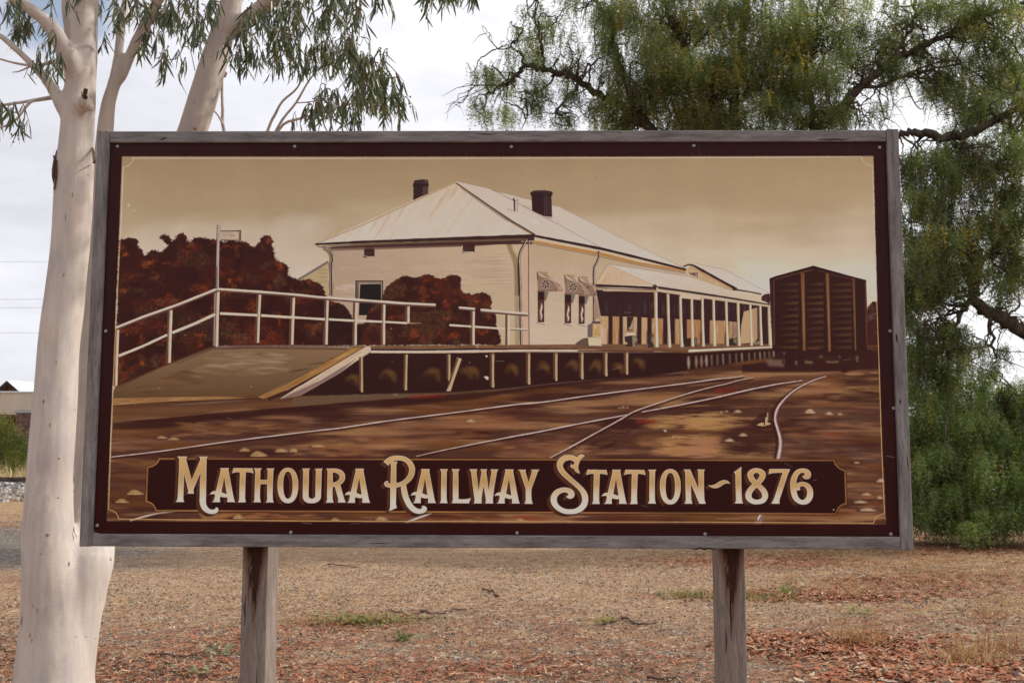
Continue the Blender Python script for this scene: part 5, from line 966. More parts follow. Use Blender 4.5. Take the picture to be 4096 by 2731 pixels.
me.polygons.foreach_set('material_index', np.array([0, 1, 1, 1, 1, 1], np.int32)); uv = me.uv_layers.new(name='UVMap')
for lp in me.loops: co = me.vertices[lp.vertex_index].co; uv.data[lp.index].uv = ((co.x+hw)/PAN_W, (co.z+hh)/PAN_H)
def frame_board(length, x, z, upright, dz=0., fw=BT, dy=0.):
    q = MB().box((-length/2, 0, -fw/2), (length/2, .052, fw/2)).build('frame_board', M_board, sign, bevel=.0035, loc=sgn(x, z, dy), rot=(0, -SIGN_ROLL-(math.pi/2 if upright else 0), 0)); return q
fb_top = frame_board(SW-2*BT-.0008, 0, SH/2-.0200, False, dy=.0015, fw=.0368); fb_bot = frame_board(SW-2*BT-.0008, 0, -SH/2+.0195, False, dy=.001, fw=.0375)
frame_board(SH, -SW/2+BT/2, 0, True); fb_right = frame_board(SH+.003, SW/2-BT/2, 0, True)
M_crack = plain('dark_crack', (.012, .009, .008), (.02, .015, .013))
def crack(a, b_, w_, dy, board):                                   # a split in a board: a thin dark sliver let into its face
    u0, v0 = photo_to_panel([a], 0.)[0][0], photo_to_panel([a], 0.)[1][0]; u1, v1 = photo_to_panel([b_], 0.)[0][0], photo_to_panel([b_], 0.)[1][0]; n_ = 7; V = []
    for i in range(n_):
        f = i/(n_-1); w2 = w_*math.sin(math.pi*(f*.96+.02))*.5+.0002; x, z = u0+(u1-u0)*f, v0+(v1-v0)*f+rg.uniform(-.5, .5)*w_; d = np.array([-(v1-v0), u1-u0]); d = d/np.linalg.norm(d)*w2
        V += [sgn(x+d[0], z+d[1], dy-.0006), sgn(x-d[0], z-d[1], dy-.0006)]
    o = part('crack', mesh('crack', V, [(2*i, 2*i+1, 2*i+3, 2*i+2) for i in range(n_-1)], M_crack), board); o.matrix_parent_inverse = board.matrix_basis.inverted(); return o
crack((3270, 557), (3400, 556), .004, .0015, fb_top); crack((640, 560), (668, 549), .004, .0015, fb_top); crack((1900, 537), (1990, 536), .0022, .0015, fb_top); crack((3583, 1330), (3590, 1372), .005, 0., fb_right); crack((3600, 1600), (3602, 1614), .006, 0., fb_right); crack((3628, 1820), (3632, 1880), .002, 0., fb_right); crack((2764, 2193), (2870, 2194), .005, .001, fb_bot); crack((1480, 2172), (1560, 2171), .002, .001, fb_bot)
# two posts
def m_postwood():
    s = NT('post_timber', .85, .2); X, Y, Z = s.xyz(); g1 = s.noise(60, (1, 1, .13), 8, .72, dist=.6); g2 = s.noise(330, (1, 1, .07), 4); pt = s.noise(7, (1, 1, .3), 5); tp0 = s.math('SUBTRACT', 1.305, Z)
    c = s.ramp(g1, [(.32, (.155, .118, .096)), (.5, (.235, .187, .158)), (.68, (.32, .265, .228))]); c = s.mix(s.step(g2, .54, .68), c, s.mix(1., c, (.62, .57, .54), 'MULTIPLY')); c = s.mix(s.math('MULTIPLY', s.step(pt, .46, .66), s.math('ADD', .3, s.math('MULTIPLY', s.step(tp0, .3, .9), .45))), c, (.115, .10, .10))
    tp = s.math('SUBTRACT', 1.305, Z)                      # metres below the frame: rust has run down the face from the fixing
    wv = s.math('ADD', s.math('MULTIPLY', s.math('SUBTRACT', g1, .5), .035), X); half = s.math('SUBTRACT', s.math('SUBTRACT', .028, s.math('MULTIPLY', s.step(s.math('SUBTRACT', g1, s.math('MULTIPLY', tp, .9)), .42, .30), .012)), s.math('MULTIPLY', tp, .085))
    st = s.math('MULTIPLY', s.step(s.math('SUBTRACT', half, s.math('ABSOLUTE', wv)), -.004, .006), s.step(s.math('SUBTRACT', .0, Y), .040, .044))
    edge = s.math('MULTIPLY', s.step(s.math('SUBTRACT', s.math('ADD', half, .010), s.math('ABSOLUTE', wv)), -.004, .008), s.step(s.math('SUBTRACT', .0, Y), .040, .044))
    c = s.mix(s.math('MULTIPLY', edge, .65), c, (.15, .065, .03)); c = s.mix(s.math('MULTIPLY', st, .92), c, s.ramp(g2, [(.42, (.012, .004, .003)), (.68, (.07, .016, .007))])); s.color(c); s.bump(s.math('ADD', g1, g2), .4, .004); return s.m
M_pw = m_postwood()
for px, rot, wd, kx in ((1030, R(-9), .084, 0), (2916, R(1.5), .0835, 0)):
    x = at_depth(px, 2200, SIGN_Y+.075)[0]-SIGN_X
    pst = MB().box((-wd/2, -.045, -.5), (wd/2, .045, 2.45)).build('post', M_pw, sign, bevel=.004, loc=(x, .105, 0), rot=(0, 0, rot))
    for cx, z0, z1, w_ in ((-.022, .98, 1.06, .0016), (.012, .72, .86, .0014), (-.006, 1.02, 1.20, .0022)) if kx == 0 and px > 2000 else ((.016, .80, .93, .0014), (-.028, 1.06, 1.16, .0016), (.006, 1.10, 1.20, .002)):
        zz = np.linspace(z0, z1, 9); V = []
        for i, z in enumerate(zz): h_ = w_*math.sin(math.pi*(i+.2)/8.4)+.0002; xx = cx+rg.uniform(-.0015, .0015); V += [(xx-h_, -.0456, z), (xx+h_, -.0456, z)]
        part('crack', mesh('crack', V, [(2*i, 2*i+1, 2*i+3, 2*i+2) for i in range(8)], M_crack), pst)
# screws
M_zinc = NT('zinc', .35, .5); M_zinc.color((.40, .39, .37)); M_zinc.b.inputs['Metallic'].default_value = .6; M_zinc = M_zinc.m
v, f = [], []; sg = 12
for j, (r_, y_) in enumerate(((.0050, 0.), (.0046, -.0016), (.0024, -.0018), (.0017, -.0002))):
    v += [(r_*math.cos(a), y_, r_*math.sin(a)) for a in np.linspace(0, 2*math.pi, sg, endpoint=False)]
f = [(j*sg+(i+1) % sg, j*sg+i, (j+1)*sg+i, (j+1)*sg+(i+1) % sg) for j in range(3) for i in range(sg)]+[tuple(3*sg+i for i in range(sg))[::-1]]
sm = mesh('screw', v, f, [M_zinc, M_crack], True); sm.polygons[len(f)-1].material_index = 1
for p in ((470, 586), (1179, 586), (2045, 587), (2775, 583), (3518, 590), (423, 1324), (3560, 1324), (3574, 1632), (389, 2100), (1163, 2128), (2068, 2130), (2820, 2135), (3563, 2135)):
    u_, v_ = photo_to_panel([p]); part('screw', sm, sign, loc=sgn(float(u_[0]), float(v_[0]), .0115))

# ============================================================================ THE WHITE GUM beside the sign
rg = np.random.default_rng(23)
GY = 6.7                                                     # metres from the camera to the gum
def gp(px, py, dy=0.): return at_depth(px, py, GY+dy)
def gr(px): return px*GY/F_PX
def m_bark():
    s = NT('gum_bark', .72, .22); X, Y, Z = s.xyz()
    big = s.noise(2.2, (1, 1, .45), 4); strk = s.noise(26, (1, 1, .07), 5, .6); pat = s.noise(5.5, (1, 1, .5), 5, .6, loc=(3, 1, 4)); wr = s.noise(30, (.45, .45, 1.5), 5, .65, dist=1.4); fleck = s.noise(60, (1, 1, .3), 3, loc=(2, 5, 1))
    c = s.ramp(s.math('ADD', s.math('MULTIPLY', big, .6), s.math('MULTIPLY', strk, .4)), [(.34, (.42, .355, .32)), (.5, (.53, .462, .41)), (.66, (.62, .556, .49))])
    c = s.mix(s.math('MULTIPLY', s.step(pat, .50, .68), .6), c, (.40, .355, .355)); c = s.mix(s.math('MULTIPLY', s.step(s.noise(3.1, (1, 1, .35), 5, .65, loc=(8, 2, 2)), .56, .68), .5), c, (.60, .445, .34))
    c = s.mix(s.math('MULTIPLY', s.step(s.noise(90, (1, 1, .05), 3), .60, .72), .35), c, (.46, .34, .25)); c = s.mix(s.math('MULTIPLY', s.step(fleck, .70, .76), .5), c, (.30, .22, .17))
    crisp = s.noise(4.2, (1, 1, .42), 6, .68, loc=(1, 9, 3)); c = s.mix(s.math('MULTIPLY', s.step(crisp, .53, .585), .30), c, (.385, .335, .33)); c = s.mix(s.math('MULTIPLY', s.step(s.noise(6.5, (1, 1, .3), 6, .7, loc=(7, 3, 9)), .57, .62), .34), c, (.64, .555, .465))
    c = s.mix(s.math('MULTIPLY', s.step(s.noise(150, (1, 1, .16), 3, loc=(4, 4, 4)), .64, .70), .5), c, (.33, .235, .17))
    s.color(c); s.bump(s.math('ADD', s.math('MULTIPLY', wr, .8), s.math('ADD', s.math('MULTIPLY', strk, .3), s.math('MULTIPLY', pat, .6))), .2, .012); return s.m
M_bark = m_bark()
gum_base = at_depth(235, 2700, GY); GUM = thing('white_gum_tree', 'tall pale smooth barked gum tree with several stems standing behind the sign edge', 'tree', (gum_base[0], GY, float(ground_z(gum_base[0], GY))))
GO = np.array(GUM.location)
body = MB()
def limb(pts, n=6, seg=18, dys=None):
    """pts: (pixel x, pixel y, radius in pixels, metres behind the trunk)"""
    P = [gp(p[0], p[1], p[3] if len(p) > 3 else 0) for p in pts]; P, r_ = spline(P, [gr(p[2]) for p in pts], n); body.tube(P-GO, r_, seg); return P, r_
limb([(212, 2905, 185, 0), (212, 2731, 150, 0), (220, 2600, 140, 0), (222, 2450, 126, 0), (212, 2300, 112, -.02), (193, 2100, 98, -.02), (202, 1900, 86), (212, 1750, 83), (226, 1500, 80), (238, 1350, 79), (262, 1150, 78), (286, 900, 75), (302, 650, 72), (312, 500, 68), (322, 350, 62), (334, 200, 59), (342, 0, 57), (350, -300, 50), (340, -700, 42), (370, -1200, 30)])
limb([(285, 2905, 125, .05), (285, 2731, 84, .05), (300, 2560, 92, .05), (318, 2400, 96, .06), (346, 2250, 106, .10), (372, 2100, 84, .24), (374, 1950, 78, .34), (374, 1750, 72, .38), (372, 1500, 70, .38), (374, 1350, 62, .36), (386, 1100, 46, .30), (400, 800, 40, .25), (416, 560, 36, .25), (432, 420, 34, .25), (456, 330, 32, .25), (470, 250, 24, .28), (486, 120, 22, .3), (504, 0, 21, .3), (520, -200, 17, .3), (500, -600, 12, .3)])
limb([(456, 330, 30, .25), (490, 300, 25, .25), (524, 210, 25, .25), (572, 110, 25, .2), (640, -10, 23, .15), (760, -200, 18, .1), (900, -500, 10, 0)])
limb([(345, 2440, 72, .12), (386, 2200, 70, .2), (430, 1950, 72, .3), (510, 1600, 80, .4), (590, 1200, 74, .45), (682, 800, 68, .45), (742, 600, 64, .42), (770, 522, 62, .4), (806, 400, 61, .4), (838, 298, 60, .4), (872, 190, 57, .4), (905, 80, 55, .38), (926, 0, 46, .36), (950, -150, 42, .3), (940, -500, 34, .2), (1010, -1000, 22, .1)])
limb([(895, 120, 44, .39), (955, 100, 40, .36), (1010, 62, 38, .3), (1090, -8, 36, .22), (1230, -150, 28, .1), (1400, -330, 18, -.1), (1560, -480, 9, -.3)])
limb([(312, 330, 46, -.02), (288, 250, 38, -.08), (250, 190, 32, -.12), (200, 105, 31, -.16), (120, 35, 29, -.2), (40, -20, 27, -.25), (-120, -140, 20, -.3), (-300, -200, 12, -.3)])
limb([(290, 520, 26, 0), (250, 440, 22, -.03), (196, 335, 21, -.06), (120, 250, 19, -.08), (60, 192, 18, -.1), (-20, 130, 16, -.12), (-160, 40, 11, -.14)])
limb([(300, 380, 40, .1), (290, 200, 30, .12), (275, 60, 27, .14), (268, -120, 24, .16), (230, -500, 16, .2)])
body.tube(np.array([gp(338, 420, -.10), gp(342, 400, -.16)])-GO, [.07, .03], 10)
me = mesh('trunk', body.v, body.f, M_bark, True); tmp = part('trunk', me)
md = tmp.modifiers.new('r', 'REMESH'); md.mode = 'VOXEL'; md.voxel_size = .017; md.use_smooth_shade = True
sm_ = tmp.modifiers.new('s', 'SMOOTH'); sm_.iterations = 6; sm_.factor = .5
bpy.context.view_layer.update(); ev = tmp.evaluated_get(bpy.context.evaluated_depsgraph_get()); me2 = bpy.data.meshes.new_from_object(ev); bpy.data.objects.remove(tmp)
co = np.empty(len(me2.vertices)*3, np.float32); me2.vertices.foreach_get('co', co); co = co.reshape(-1, 3); no = np.empty_like(co).reshape(-1); me2.vertices.foreach_get('normal', no); no = no.reshape(-1, 3)
d = np.array([mnoise.noise(Vector((x*3.2, y*3.2, z*1.5)))*.016+mnoise.noise(Vector((x*9+4, y*9, z*3.4)))*.006 for x, y, z in co]); co += no*d[:, None]
me2.vertices.foreach_set('co', co.reshape(-1)); me2.materials.clear(); me2.materials.append(M_bark); me2.polygons.foreach_set('use_smooth', np.ones(len(me2.polygons), bool)); me2.update(); me2.name = 'trunk'
part('trunk', me2, GUM)
from mathutils.bvhtree import BVHTree
bvh = BVHTree.FromPolygons([tuple(p) for p in co], [tuple(p.vertices) for p in me2.polygons])
M_scar = plain('bark_scar', (.17, .075, .038), (.36, .19, .11), 60); M_scar2 = plain('dark_scar', (.06, .04, .032), (.16, .11, .09), 60)
def scar(px, py, w_, h_, mat, lean=0.):
    """a small sunken scar lying on the bark where the pixel's sight line meets it"""
    rv = Vector(photo_ray([(px, py)])[0]).normalized(); hit, nrm, _, _ = bvh.ray_cast(Vector((0, 0, CAM_H))-Vector(GO), rv)
    if hit is None: return
    up = Vector((math.sin(lean), 0, math.cos(lean))); up = (up-nrm*up.dot(nrm)).normalized(); sd = up.cross(nrm); k = 12; V = [tuple(hit+nrm*.004)]
    for i in range(k): a = 2*math.pi*i/k; f = rg.uniform(.7, 1.15); V.append(tuple(hit+sd*(math.cos(a)*gr(w_)*f)+up*(math.sin(a)*gr(h_)*f)+nrm*.0012))
    part('bark_scar', mesh('bark_scar', V, [(0, i+1, (i+1) % k+1) for i in range(k)], mat), GUM)
for a in ((190, 2139, 8, 7, M_scar), (443, 2236, 6, 7, M_scar), (87, 2482, 5, 20, M_scar, .25), (236, 1833, 3, 3, M_scar2), (165, 2216, 2, 3, M_scar2), (174, 1605, 3, 8, M_scar2, .2), (133, 2422, 2, 7, M_scar), (148, 2440, 2, 12, M_scar), (120, 2540, 3, 8, M_scar), (128, 2560, 2, 8, M_scar), (276, 2254, 2.5, 10, M_scar2, .1), (380, 2552, 2, 3, M_scar2), (344, 2545, 2, 3, M_scar2), (305, 2545, 2, 3, M_scar2), (392, 2575, 2, 10, M_scar), (295, 2118, 6, 12, M_scar), (303, 2140, 2, 22, M_scar, -.3), (292, 2145, 1.6, 20, M_scar, .1), (232, 1990, 3, 3, M_scar2), (255, 1100, 2, 9, M_scar), (262, 870, 1.6, 14, M_scar), (352, 700, 2, 6, M_scar), (290, 780, 1.6, 12, M_scar), (777, 415, 3, 4, M_scar2), (840, 230, 2, 3, M_scar2), (780, 516, 9, 5, M_scar), (200, 1700, 2, 12, M_scar), (225, 1450, 1.8, 10, M_scar), (300, 1640, 2, 3, M_scar2)): scar(*a)
# broken stub over its swollen knot, loose strips of old bark
M_stub = plain('dead_wood', (.035, .018, .012), (.12, .065, .045), 30, (1, 1, .2)); M_flake = plain('old_bark', (.07, .04, .032), (.2, .13, .10), 12, (1, 1, .2))
def gtube(name, pts, mat, seg=7, parent=GUM, n=4, wob=0.):
    P, r_ = spline([gp(p[0], p[1], p[3] if len(p) > 3 else 0) for p in pts], [gr(p[2]) for p in pts], n)
    if wob: r_ = r_*(1+rg.uniform(-wob, wob, len(r_)))
    return MB().tube(P-GO, r_, seg).build(name, mat, parent, smooth=True)
knot_ = gtube('knot', [(334, 440, 8, -.1), (335, 418, 22, -.135), (337, 398, 19, -.15), (339, 386, 4, -.13)], M_bark, 14)
gtube('branch_stub', [(339, 408, 10, -.12), (340, 392, 11, -.17), (341, 372, 9, -.19), (345, 356, 7, -.2)], M_stub, 7, wob=.25, parent=knot_); gtube('branch_stub', [(336, 402, 4, -.12), (330, 384, 3, -.18), (326, 368, 1.5, -.19)], M_stub, 5, parent=knot_)
def strip(pts, w_):                                         # a curling strip of bark
    P = spline([gp(p[0], p[1], p[2]) for p in pts], n=4)-GO; n_ = len(P); V = []
    for i, p in enumerate(P): ww = gr(w_)*(.4+.6*math.sin(math.pi*(i+.6)/(n_+.2)))*rg.uniform(.8, 1.2); V += [p-[ww, 0, 0], p+[0, -.014, 0], p+[ww, .006, 0]]
    F = [q for i in range(n_-1) for q in ((3*i, 3*i+1, 3*i+4, 3*i+3), (3*i+1, 3*i+2, 3*i+5, 3*i+4))]; return part('bark_strip', mesh('bark_strip', V, F, M_flake), GUM)
strip([(231, 600, -.02), (222, 640, -.06), (217, 690, -.08), (222, 740, -.03), (217, 775, -.02)], 10); strip([(214, 622, -.03), (222, 660, -.07), (226, 700, -.05)], 4); strip([(235, 588, 0), (234, 604, -.03), (238, 616, 0)], 5)
strip([(370, 590, 0), (374, 620, -.07), (377, 645, -.09), (373, 655, -.02)], 6); strip([(227, 640, -.08), (225, 700, -.1), (219, 760, -.08)], 4)
# thin branches
for pts in ([(1000, 900, 12, .5), (900, 540, 8, .5), (891, 440, 7, .48), (889, 321, 6, .46), (905, 262, 5, .45), (925, 222, 4, .42)], [(893, 500, 5, .48), (872, 462, 4, .46), (850, 436, 3.5, .44)], [(880, 330, 4, .5), (905, 290, 7, .46), (898, 310, 5, .47)],
            [(980, 800, 10, .5), (1071, 524, 7, .45), (1101, 458, 6, .42), (1131, 405, 5, .4), (1190, 351, 4, .35), (1226, 268, 3, .3), (1250, 190, 2.5, .3)], [(1010, 760, 9, .5), (1107, 518, 6, .4), (1185, 411, 5, .35), (1238, 321, 4, .3), (1310, 240, 3, .25), (1390, 190, 2, .2)],
            [(1020, 760, 8, .5), (1113, 524, 6, .4), (1196, 476, 5.5, .3), (1298, 452, 5, .2), (1399, 417, 4, .1), (1480, 390, 2, .05)], [(1190, 412, 3, .3), (1240, 408, 2.5, .25), (1330, 392, 2, .2)],
            [(214, 390, 10, .05), (119, 405, 7, 0), (60, 414, 6, -.02), (-40, 428, 5, -.05)], [(212, 392, 8, .05), (172, 396, 7, 0), (119, 411, 6, -.05), (54, 488, 5, -.1), (-30, 520, 4, -.15)], [(260, 232, 10, .05), (232, 244, 8, .1), (143, 262, 6, .1), (60, 253, 5, .1), (-30, 228, 4, .1)], [(130, 262, 5, .1), (80, 285, 3, .1), (50, 290, 2, .1)],
            [(700, -250, 14, .15), (690, -80, 7, .1), (660, 20, 4, .1), (640, 110, 3, .1), (610, 190, 2, .1)], [(640, 60, 4, .3), (560, 70, 3, .4), (470, 60, 3, .5), (420, 75, 2.5, .5)], [(760, 150, 4, .4), (735, 185, 3, .35), (705, 235, 2.5, .3), (640, 236, 2, .3)], [(735, 185, 3, .4), (760, 200, 2, .4), (780, 285, 2, .4)],
            [(960, 150, 5, .4), (1010, 140, 4, .35), (1040, 118, 3, .3), (1080, 60, 3, .2)], [(1230, -150, 14, .1), (1270, -40, 6, .05), (1330, 40, 4, 0), (1400, 120, 3, -.05)], [(1400, -330, 12, -.1), (1560, -200, 6, -.1), (1700, -90, 4, -.15), (1800, -30, 3, -.2)], [(1230, -140, 12, .1), (1180, -30, 6, .15), (1150, 60, 4, .15), (1120, 160, 3, .2)], [(1560, -300, 9, -.1), (1480, -120, 5, -.1), (1440, 20, 3, -.1)]):
    gtube('branch', pts, M_bark, 7, wob=.06)
# hanging leaves
def m_gumleaf():
    s = NT('gum_leaf', .42, .45); c = s.attr('tint'); s.color(c); return s.leafy(c, .2).m
M_gl = m_gumleaf()
SPR = [(70, 60, 80, 60, 6), (140, 110, 70, 60, 7), (30, 30, 60, 40, 5), (170, 200, 60, 60, 4), (235, 225, 35, 40, 3), (225, 270, 30, 40, 3), (60, 460, 60, 30, 3), (20, 440, 40, 30, 3), (80, 500, 30, 20, 2), (190, 262, 50, 30, 5), (60, 120, 60, 40, 6), (245, 20, 30, 40, 3),
       (400, 40, 40, 40, 5), (470, 70, 30, 30, 4), (570, 40, 50, 40, 8), (620, 70, 60, 50, 10), (690, 60, 60, 50, 9), (740, 50, 60, 60, 9), (800, 60, 50, 60, 8), (690, 110, 60, 40, 7), (600, 150, 60, 30, 4), (570, 180, 20, 30, 2), (690, 238, 40, 10, 3), (640, 240, 20, 10, 2), (720, 262, 20, 10, 2), (800, 130, 50, 50, 7), (560, 100, 50, 30, 5), (440, 170, 30, 40, 2), (520, 20, 30, 30, 3), (830, 30, 40, 40, 6),
       (1010, 130, 60, 60, 9), (1040, 60, 60, 50, 9), (1100, 90, 70, 60, 12), (1150, 150, 70, 60, 12), (1190, 60, 70, 50, 11), (1090, 200, 60, 50, 9), (1250, 110, 70, 60, 13), (1310, 180, 70, 60, 13), (1360, 90, 70, 60, 12), (1230, 210, 60, 50, 9), (1370, 260, 60, 40, 9), (1160, 240, 60, 30, 7), (950, 190, 30, 50, 5), (970, 260, 20, 30, 3), (1400, 180, 40, 50, 9), (1290, 250, 60, 40, 8), (1420, 50, 40, 50, 7),
       (1440, 250, 40, 60, 12), (1480, 300, 60, 60, 15), (1530, 330, 60, 50, 14), (1430, 340, 60, 50, 12), (1380, 400, 70, 40, 12), (1560, 400, 50, 40, 10), (1300, 430, 60, 30, 8), (1480, 430, 70, 30, 12), (1600, 450, 30, 30, 5), (1250, 440, 40, 25, 5), (1200, 470, 20, 20, 2), (1540, 250, 30, 40, 5), (1420, 460, 60, 20, 7),
       (1500, -10, 30, 20, 4), (1390, 0, 50, 20, 5), (1340, -20, 60, 20, 6), (1210, -10, 60, 30, 8), (1100, -10, 60, 30, 7), (1720, -30, 40, 20, 5), (1760, -10, 30, 20, 5), (1830, -20, 50, 20, 5), (1880, -30, 30, 20, 4)]
for _ in range(120):                                        # the crown goes on above the picture
    SPR.append((rg.normal(420, 430), rg.uniform(-1350, -120), 90, 60, int(rg.integers(5, 10))))
lp, ld, ll, lw, lt, pit = [], [], [], [], [], MB()
for px, py, rx, ry, n in SPR:
    depth = rg.uniform(-.9, .9)
    for k in range(n):
        x, y = px+rg.normal(0, .55)*rx, py+rg.normal(0, .5)*ry; y0 = y-rg.uniform(20, 45); dd = depth+rg.normal(0, .22)
        a = gp(x, y0, dd); ln = gr(rg.uniform(45, 100)); bend = np.array([rg.normal(0, .35), rg.normal(0, .35), -1.]); bend /= np.linalg.norm(bend)
        st_ = np.array([rg.normal(0, .6), rg.normal(0, .6), rg.uniform(-.6, .25)]); pts = [a, a+st_*ln*.3, a+st_*ln*.45+bend*ln*.35, a+st_*ln*.5+bend*ln*.8]; sp = spline(pts, n=3); pit.tube(sp-GO, np.linspace(.0042, .0016, len(sp)), 4, cap=False)
        for j in range(int(rg.integers(6, 11))):
            q = sp[int(rg.integers(1, len(sp)))]; dr = np.array([rg.normal(0, .27), rg.normal(0, .27), -1.+abs(rg.normal(0, .16))]); dr /= np.linalg.norm(dr)
            lp.append(q); ld.append(dr); ll.append(rg.uniform(.072, .138)); lw.append(rg.uniform(.009, .0145)); g_ = rg.random()
            c = np.array((.074, .094, .040))*rg.uniform(.5, 1.3) if g_ < .78 else (np.array((.105, .125, .035))*rg.uniform(.7, 1.15) if g_ < .93 else np.array((.16, .12, .04))*rg.uniform(.6, 1.1)); lt.append(c)
        if rg.random() < .08:                               # clusters of gum nuts
            for j in range(5): e = sp[-1]+rg.normal(0, .02, 3); pit.tube([e-GO+[0, 0, .006], e-GO, e-GO-[0, 0, .007]], [.003, .006, .0035], 5)
lp, ld, ll, lw, lt = map(np.array, (lp, ld, ll, lw, lt)); n = len(lp)
ux = np.cross(ld, rg.normal(0, 1, (n, 3))); ux /= np.linalg.norm(ux, axis=1, keepdims=True); nz_ = np.cross(ld, ux); curl = rg.uniform(-.30, .30, n); cup = rg.uniform(-.12, .12, n)
prof = [(0, .06), (.25, .85), (.55, 1.), (.8, .62), (1., .03)]
def leaf_sections(p, d_, u_, z_, L_, W_, c1, c2):
    out = []
    for t, w2 in prof: ctr = p+d_*(L_*t)[..., None]+u_*(L_*c1*(t*t))[..., None]+z_*(L_*c2*(t*t))[..., None]; out.append((ctr-u_*(W_*w2*.5)[..., None], ctr+u_*(W_*w2*.5)[..., None]))
    return out
vis = np.argsort(np.where((lp[:, 2] > 1.9) & (lp[:, 2] < at_depth(2048, 20, GY)[2]) & (np.abs(lp[:, 0]) < 3.9), -ll*lw/lp[:, 1]**2, 1))[:290]; mask = np.ones(n, bool); mask[vis] = False
sec = leaf_sections(lp-GO, ld, ux, nz_, ll, lw, curl, cup)
Q4 = np.stack([np.stack([sec[i][0], sec[i][1], sec[i+1][1], sec[i+1][0]], 1) for i in range(4)], 1)
cr_ = part('crown', quads('crown', Q4[mask].reshape(-1, 4, 3), M_gl, np.repeat(lt[mask], 4, 0)), GUM); cr_['kind'] = 'stuff'
tw_ = pit.build('twigs', plain('gum_twig', (.12, .085, .065), (.26, .2, .16), 20), GUM); tw_['kind'] = 'stuff'
LV = []
for v_ in range(6):                                         # the leaves that show largest hang one by one
    z0 = np.zeros((1, 3)); ss = leaf_sections(z0, np.array([[0, 0, -1.]]), np.array([[1., 0, 0]]), np.array([[0, 1., 0]]), np.array([1.]), np.array([.125]), np.array([(-.28, -.12, .05, .16, .28, .2)[v_]]), np.array([(.1, -.1, .05, -.05, .1, 0)[v_]]))
    q = np.stack([np.stack([ss[i][0][0], ss[i][1][0], ss[i+1][1][0], ss[i+1][0][0]]) for i in range(4)]); LV.append(quads('leaf', q, M_gl, np.repeat(np.array([((.046, .066, .030), (.03, .046, .024), (.062, .08, .034), (.04, .06, .034), (.10, .12, .034), (.036, .054, .026))[v_]]), 4, 0)))
for i in vis:
    m_ = Matrix((ux[i], nz_[i], -ld[i])).transposed().to_4x4(); o = part('leaf', LV[int(rg.integers(0, 6))], GUM); o.matrix_basis = Matrix.Translation(Vector(lp[i]-GO)) @ m_ @ Matrix.Scale(float(ll[i]), 4)

# ============================================================================ PEPPER TREES behind the sign
rg = np.random.default_rng(31)
M_pb = plain('pepper_bark', (.035, .026, .02), (.105, .08, .06), 9, (1, 1, .4), .95)
def m_frond():
    s = NT('pepper_leaf', .36, .6); c = s.attr('tint'); s.color(c); return s.leafy(c, .5).m
M_fr = m_frond()
def strands(P, Ln, K, leaf, wid, col, rg, spread=.35, stem=True):
    """weeping sprays: each hangs from P, K pairs of slim leaflets along it"""
    n = len(P); sw = rg.normal(0, spread*1.3, (n, 2)); V = []; T = []
    def pos(t): return P+np.stack([sw[:, 0]*Ln*t*(1-.35*t), sw[:, 1]*Ln*t*(1-.35*t), -Ln*(t*.55+.45*t*t)], -1)
    az = rg.uniform(0, 2*math.pi, n)
    for k in range(K):
        t = (k+.7)/K; c = pos(t); tn = pos(min(1., t+.05))-pos(t-.05); tn /= np.linalg.norm(tn, axis=1, keepdims=True)
        for sgn_ in (-1, 1):
            a = az+rg.normal(0, .5, n)+(0 if sgn_ > 0 else math.pi); side = np.stack([np.cos(a), np.sin(a), rg.normal(-.15, .3, n)], -1); dr = side*.9+tn*.42; dr /= np.linalg.norm(dr, axis=1, keepdims=True)
            L_ = leaf*rg.uniform(.6, 1.25, n)*(1-.45*abs(t-.45)); u = np.cross(dr, rg.normal(0, 1, (n, 3))); u /= np.linalg.norm(u, axis=1, keepdims=True); W_ = wid*rg.uniform(.7, 1.3, n)
            m = c+dr*(L_*.45)[:, None]; V.append(np.stack([c, m-u*(W_/2)[:, None], c+dr*L_[:, None]+[0, 0, -.006], m+u*(W_/2)[:, None]], 1)); T.append(col*rg.uniform(.8, 1.2, (n, 1)))
    if stem:
        for t0, t1 in ((0, .5), (.5, 1.)):
            a, b = pos(t0), pos(t1); e = np.stack([np.cos(az), np.sin(az), 0*az], -1)*.0035; V.append(np.stack([a-e, a+e, b+e*.6, b-e*.6], 1)); T.append(col*np.array([.75, .55, .5]))
    return np.concatenate(V), np.concatenate(T)
def px_blobs(blobs, y, rg, per, clumpy=1.2):
    """points in a set of ellipsoids given as (px, py, rx, ry, density, metres nearer/farther, yellow share)"""
    out, cl, bi = [], [], []
    for i, (px, py, rx, ry, de, dy, ye) in enumerate(blobs):
        c = at_depth(px, py, y+dy); sx, sz = rx*(y+dy)/F_PX, ry*(y+dy)/F_PX; n = max(4, int(per*de*rx*ry/1e4))
        m = max(3, n//27); ctr = rg.normal(0, 1, (m, 3)); ctr /= np.linalg.norm(ctr, axis=1, keepdims=True); ctr *= (rg.random(m)**.45)[:, None]
        k = rg.integers(0, m, n); q = ctr[k]+rg.normal(0, .125*clumpy, (n, 3)); out.append(c+q*[sx, min(1.5, .5+.8*(sx+sz)/2), sz]+[0, 0, .15]); cl.append(k+1000*i); bi.append(np.full(n, ye))
    return np.concatenate(out), np.concatenate(cl), np.concatenate(bi)
def leaf_cols(cl, ye, rg, a, b, yc):
    u, inv = np.unique(cl, return_inverse=True); t = rg.random(len(u)); base = np.array(a)*(1-t)[:, None]+np.array(b)*t[:, None]; yel = rg.random(len(u)) < .5; c = base[inv]*rg.uniform(.75, 1.25, (len(cl), 1))
    y = (rg.random(len(cl)) < ye*2) & yel[inv]; c[y] = np.array(yc)*rg.uniform(.7, 1.15, (y.sum(), 1)); return c
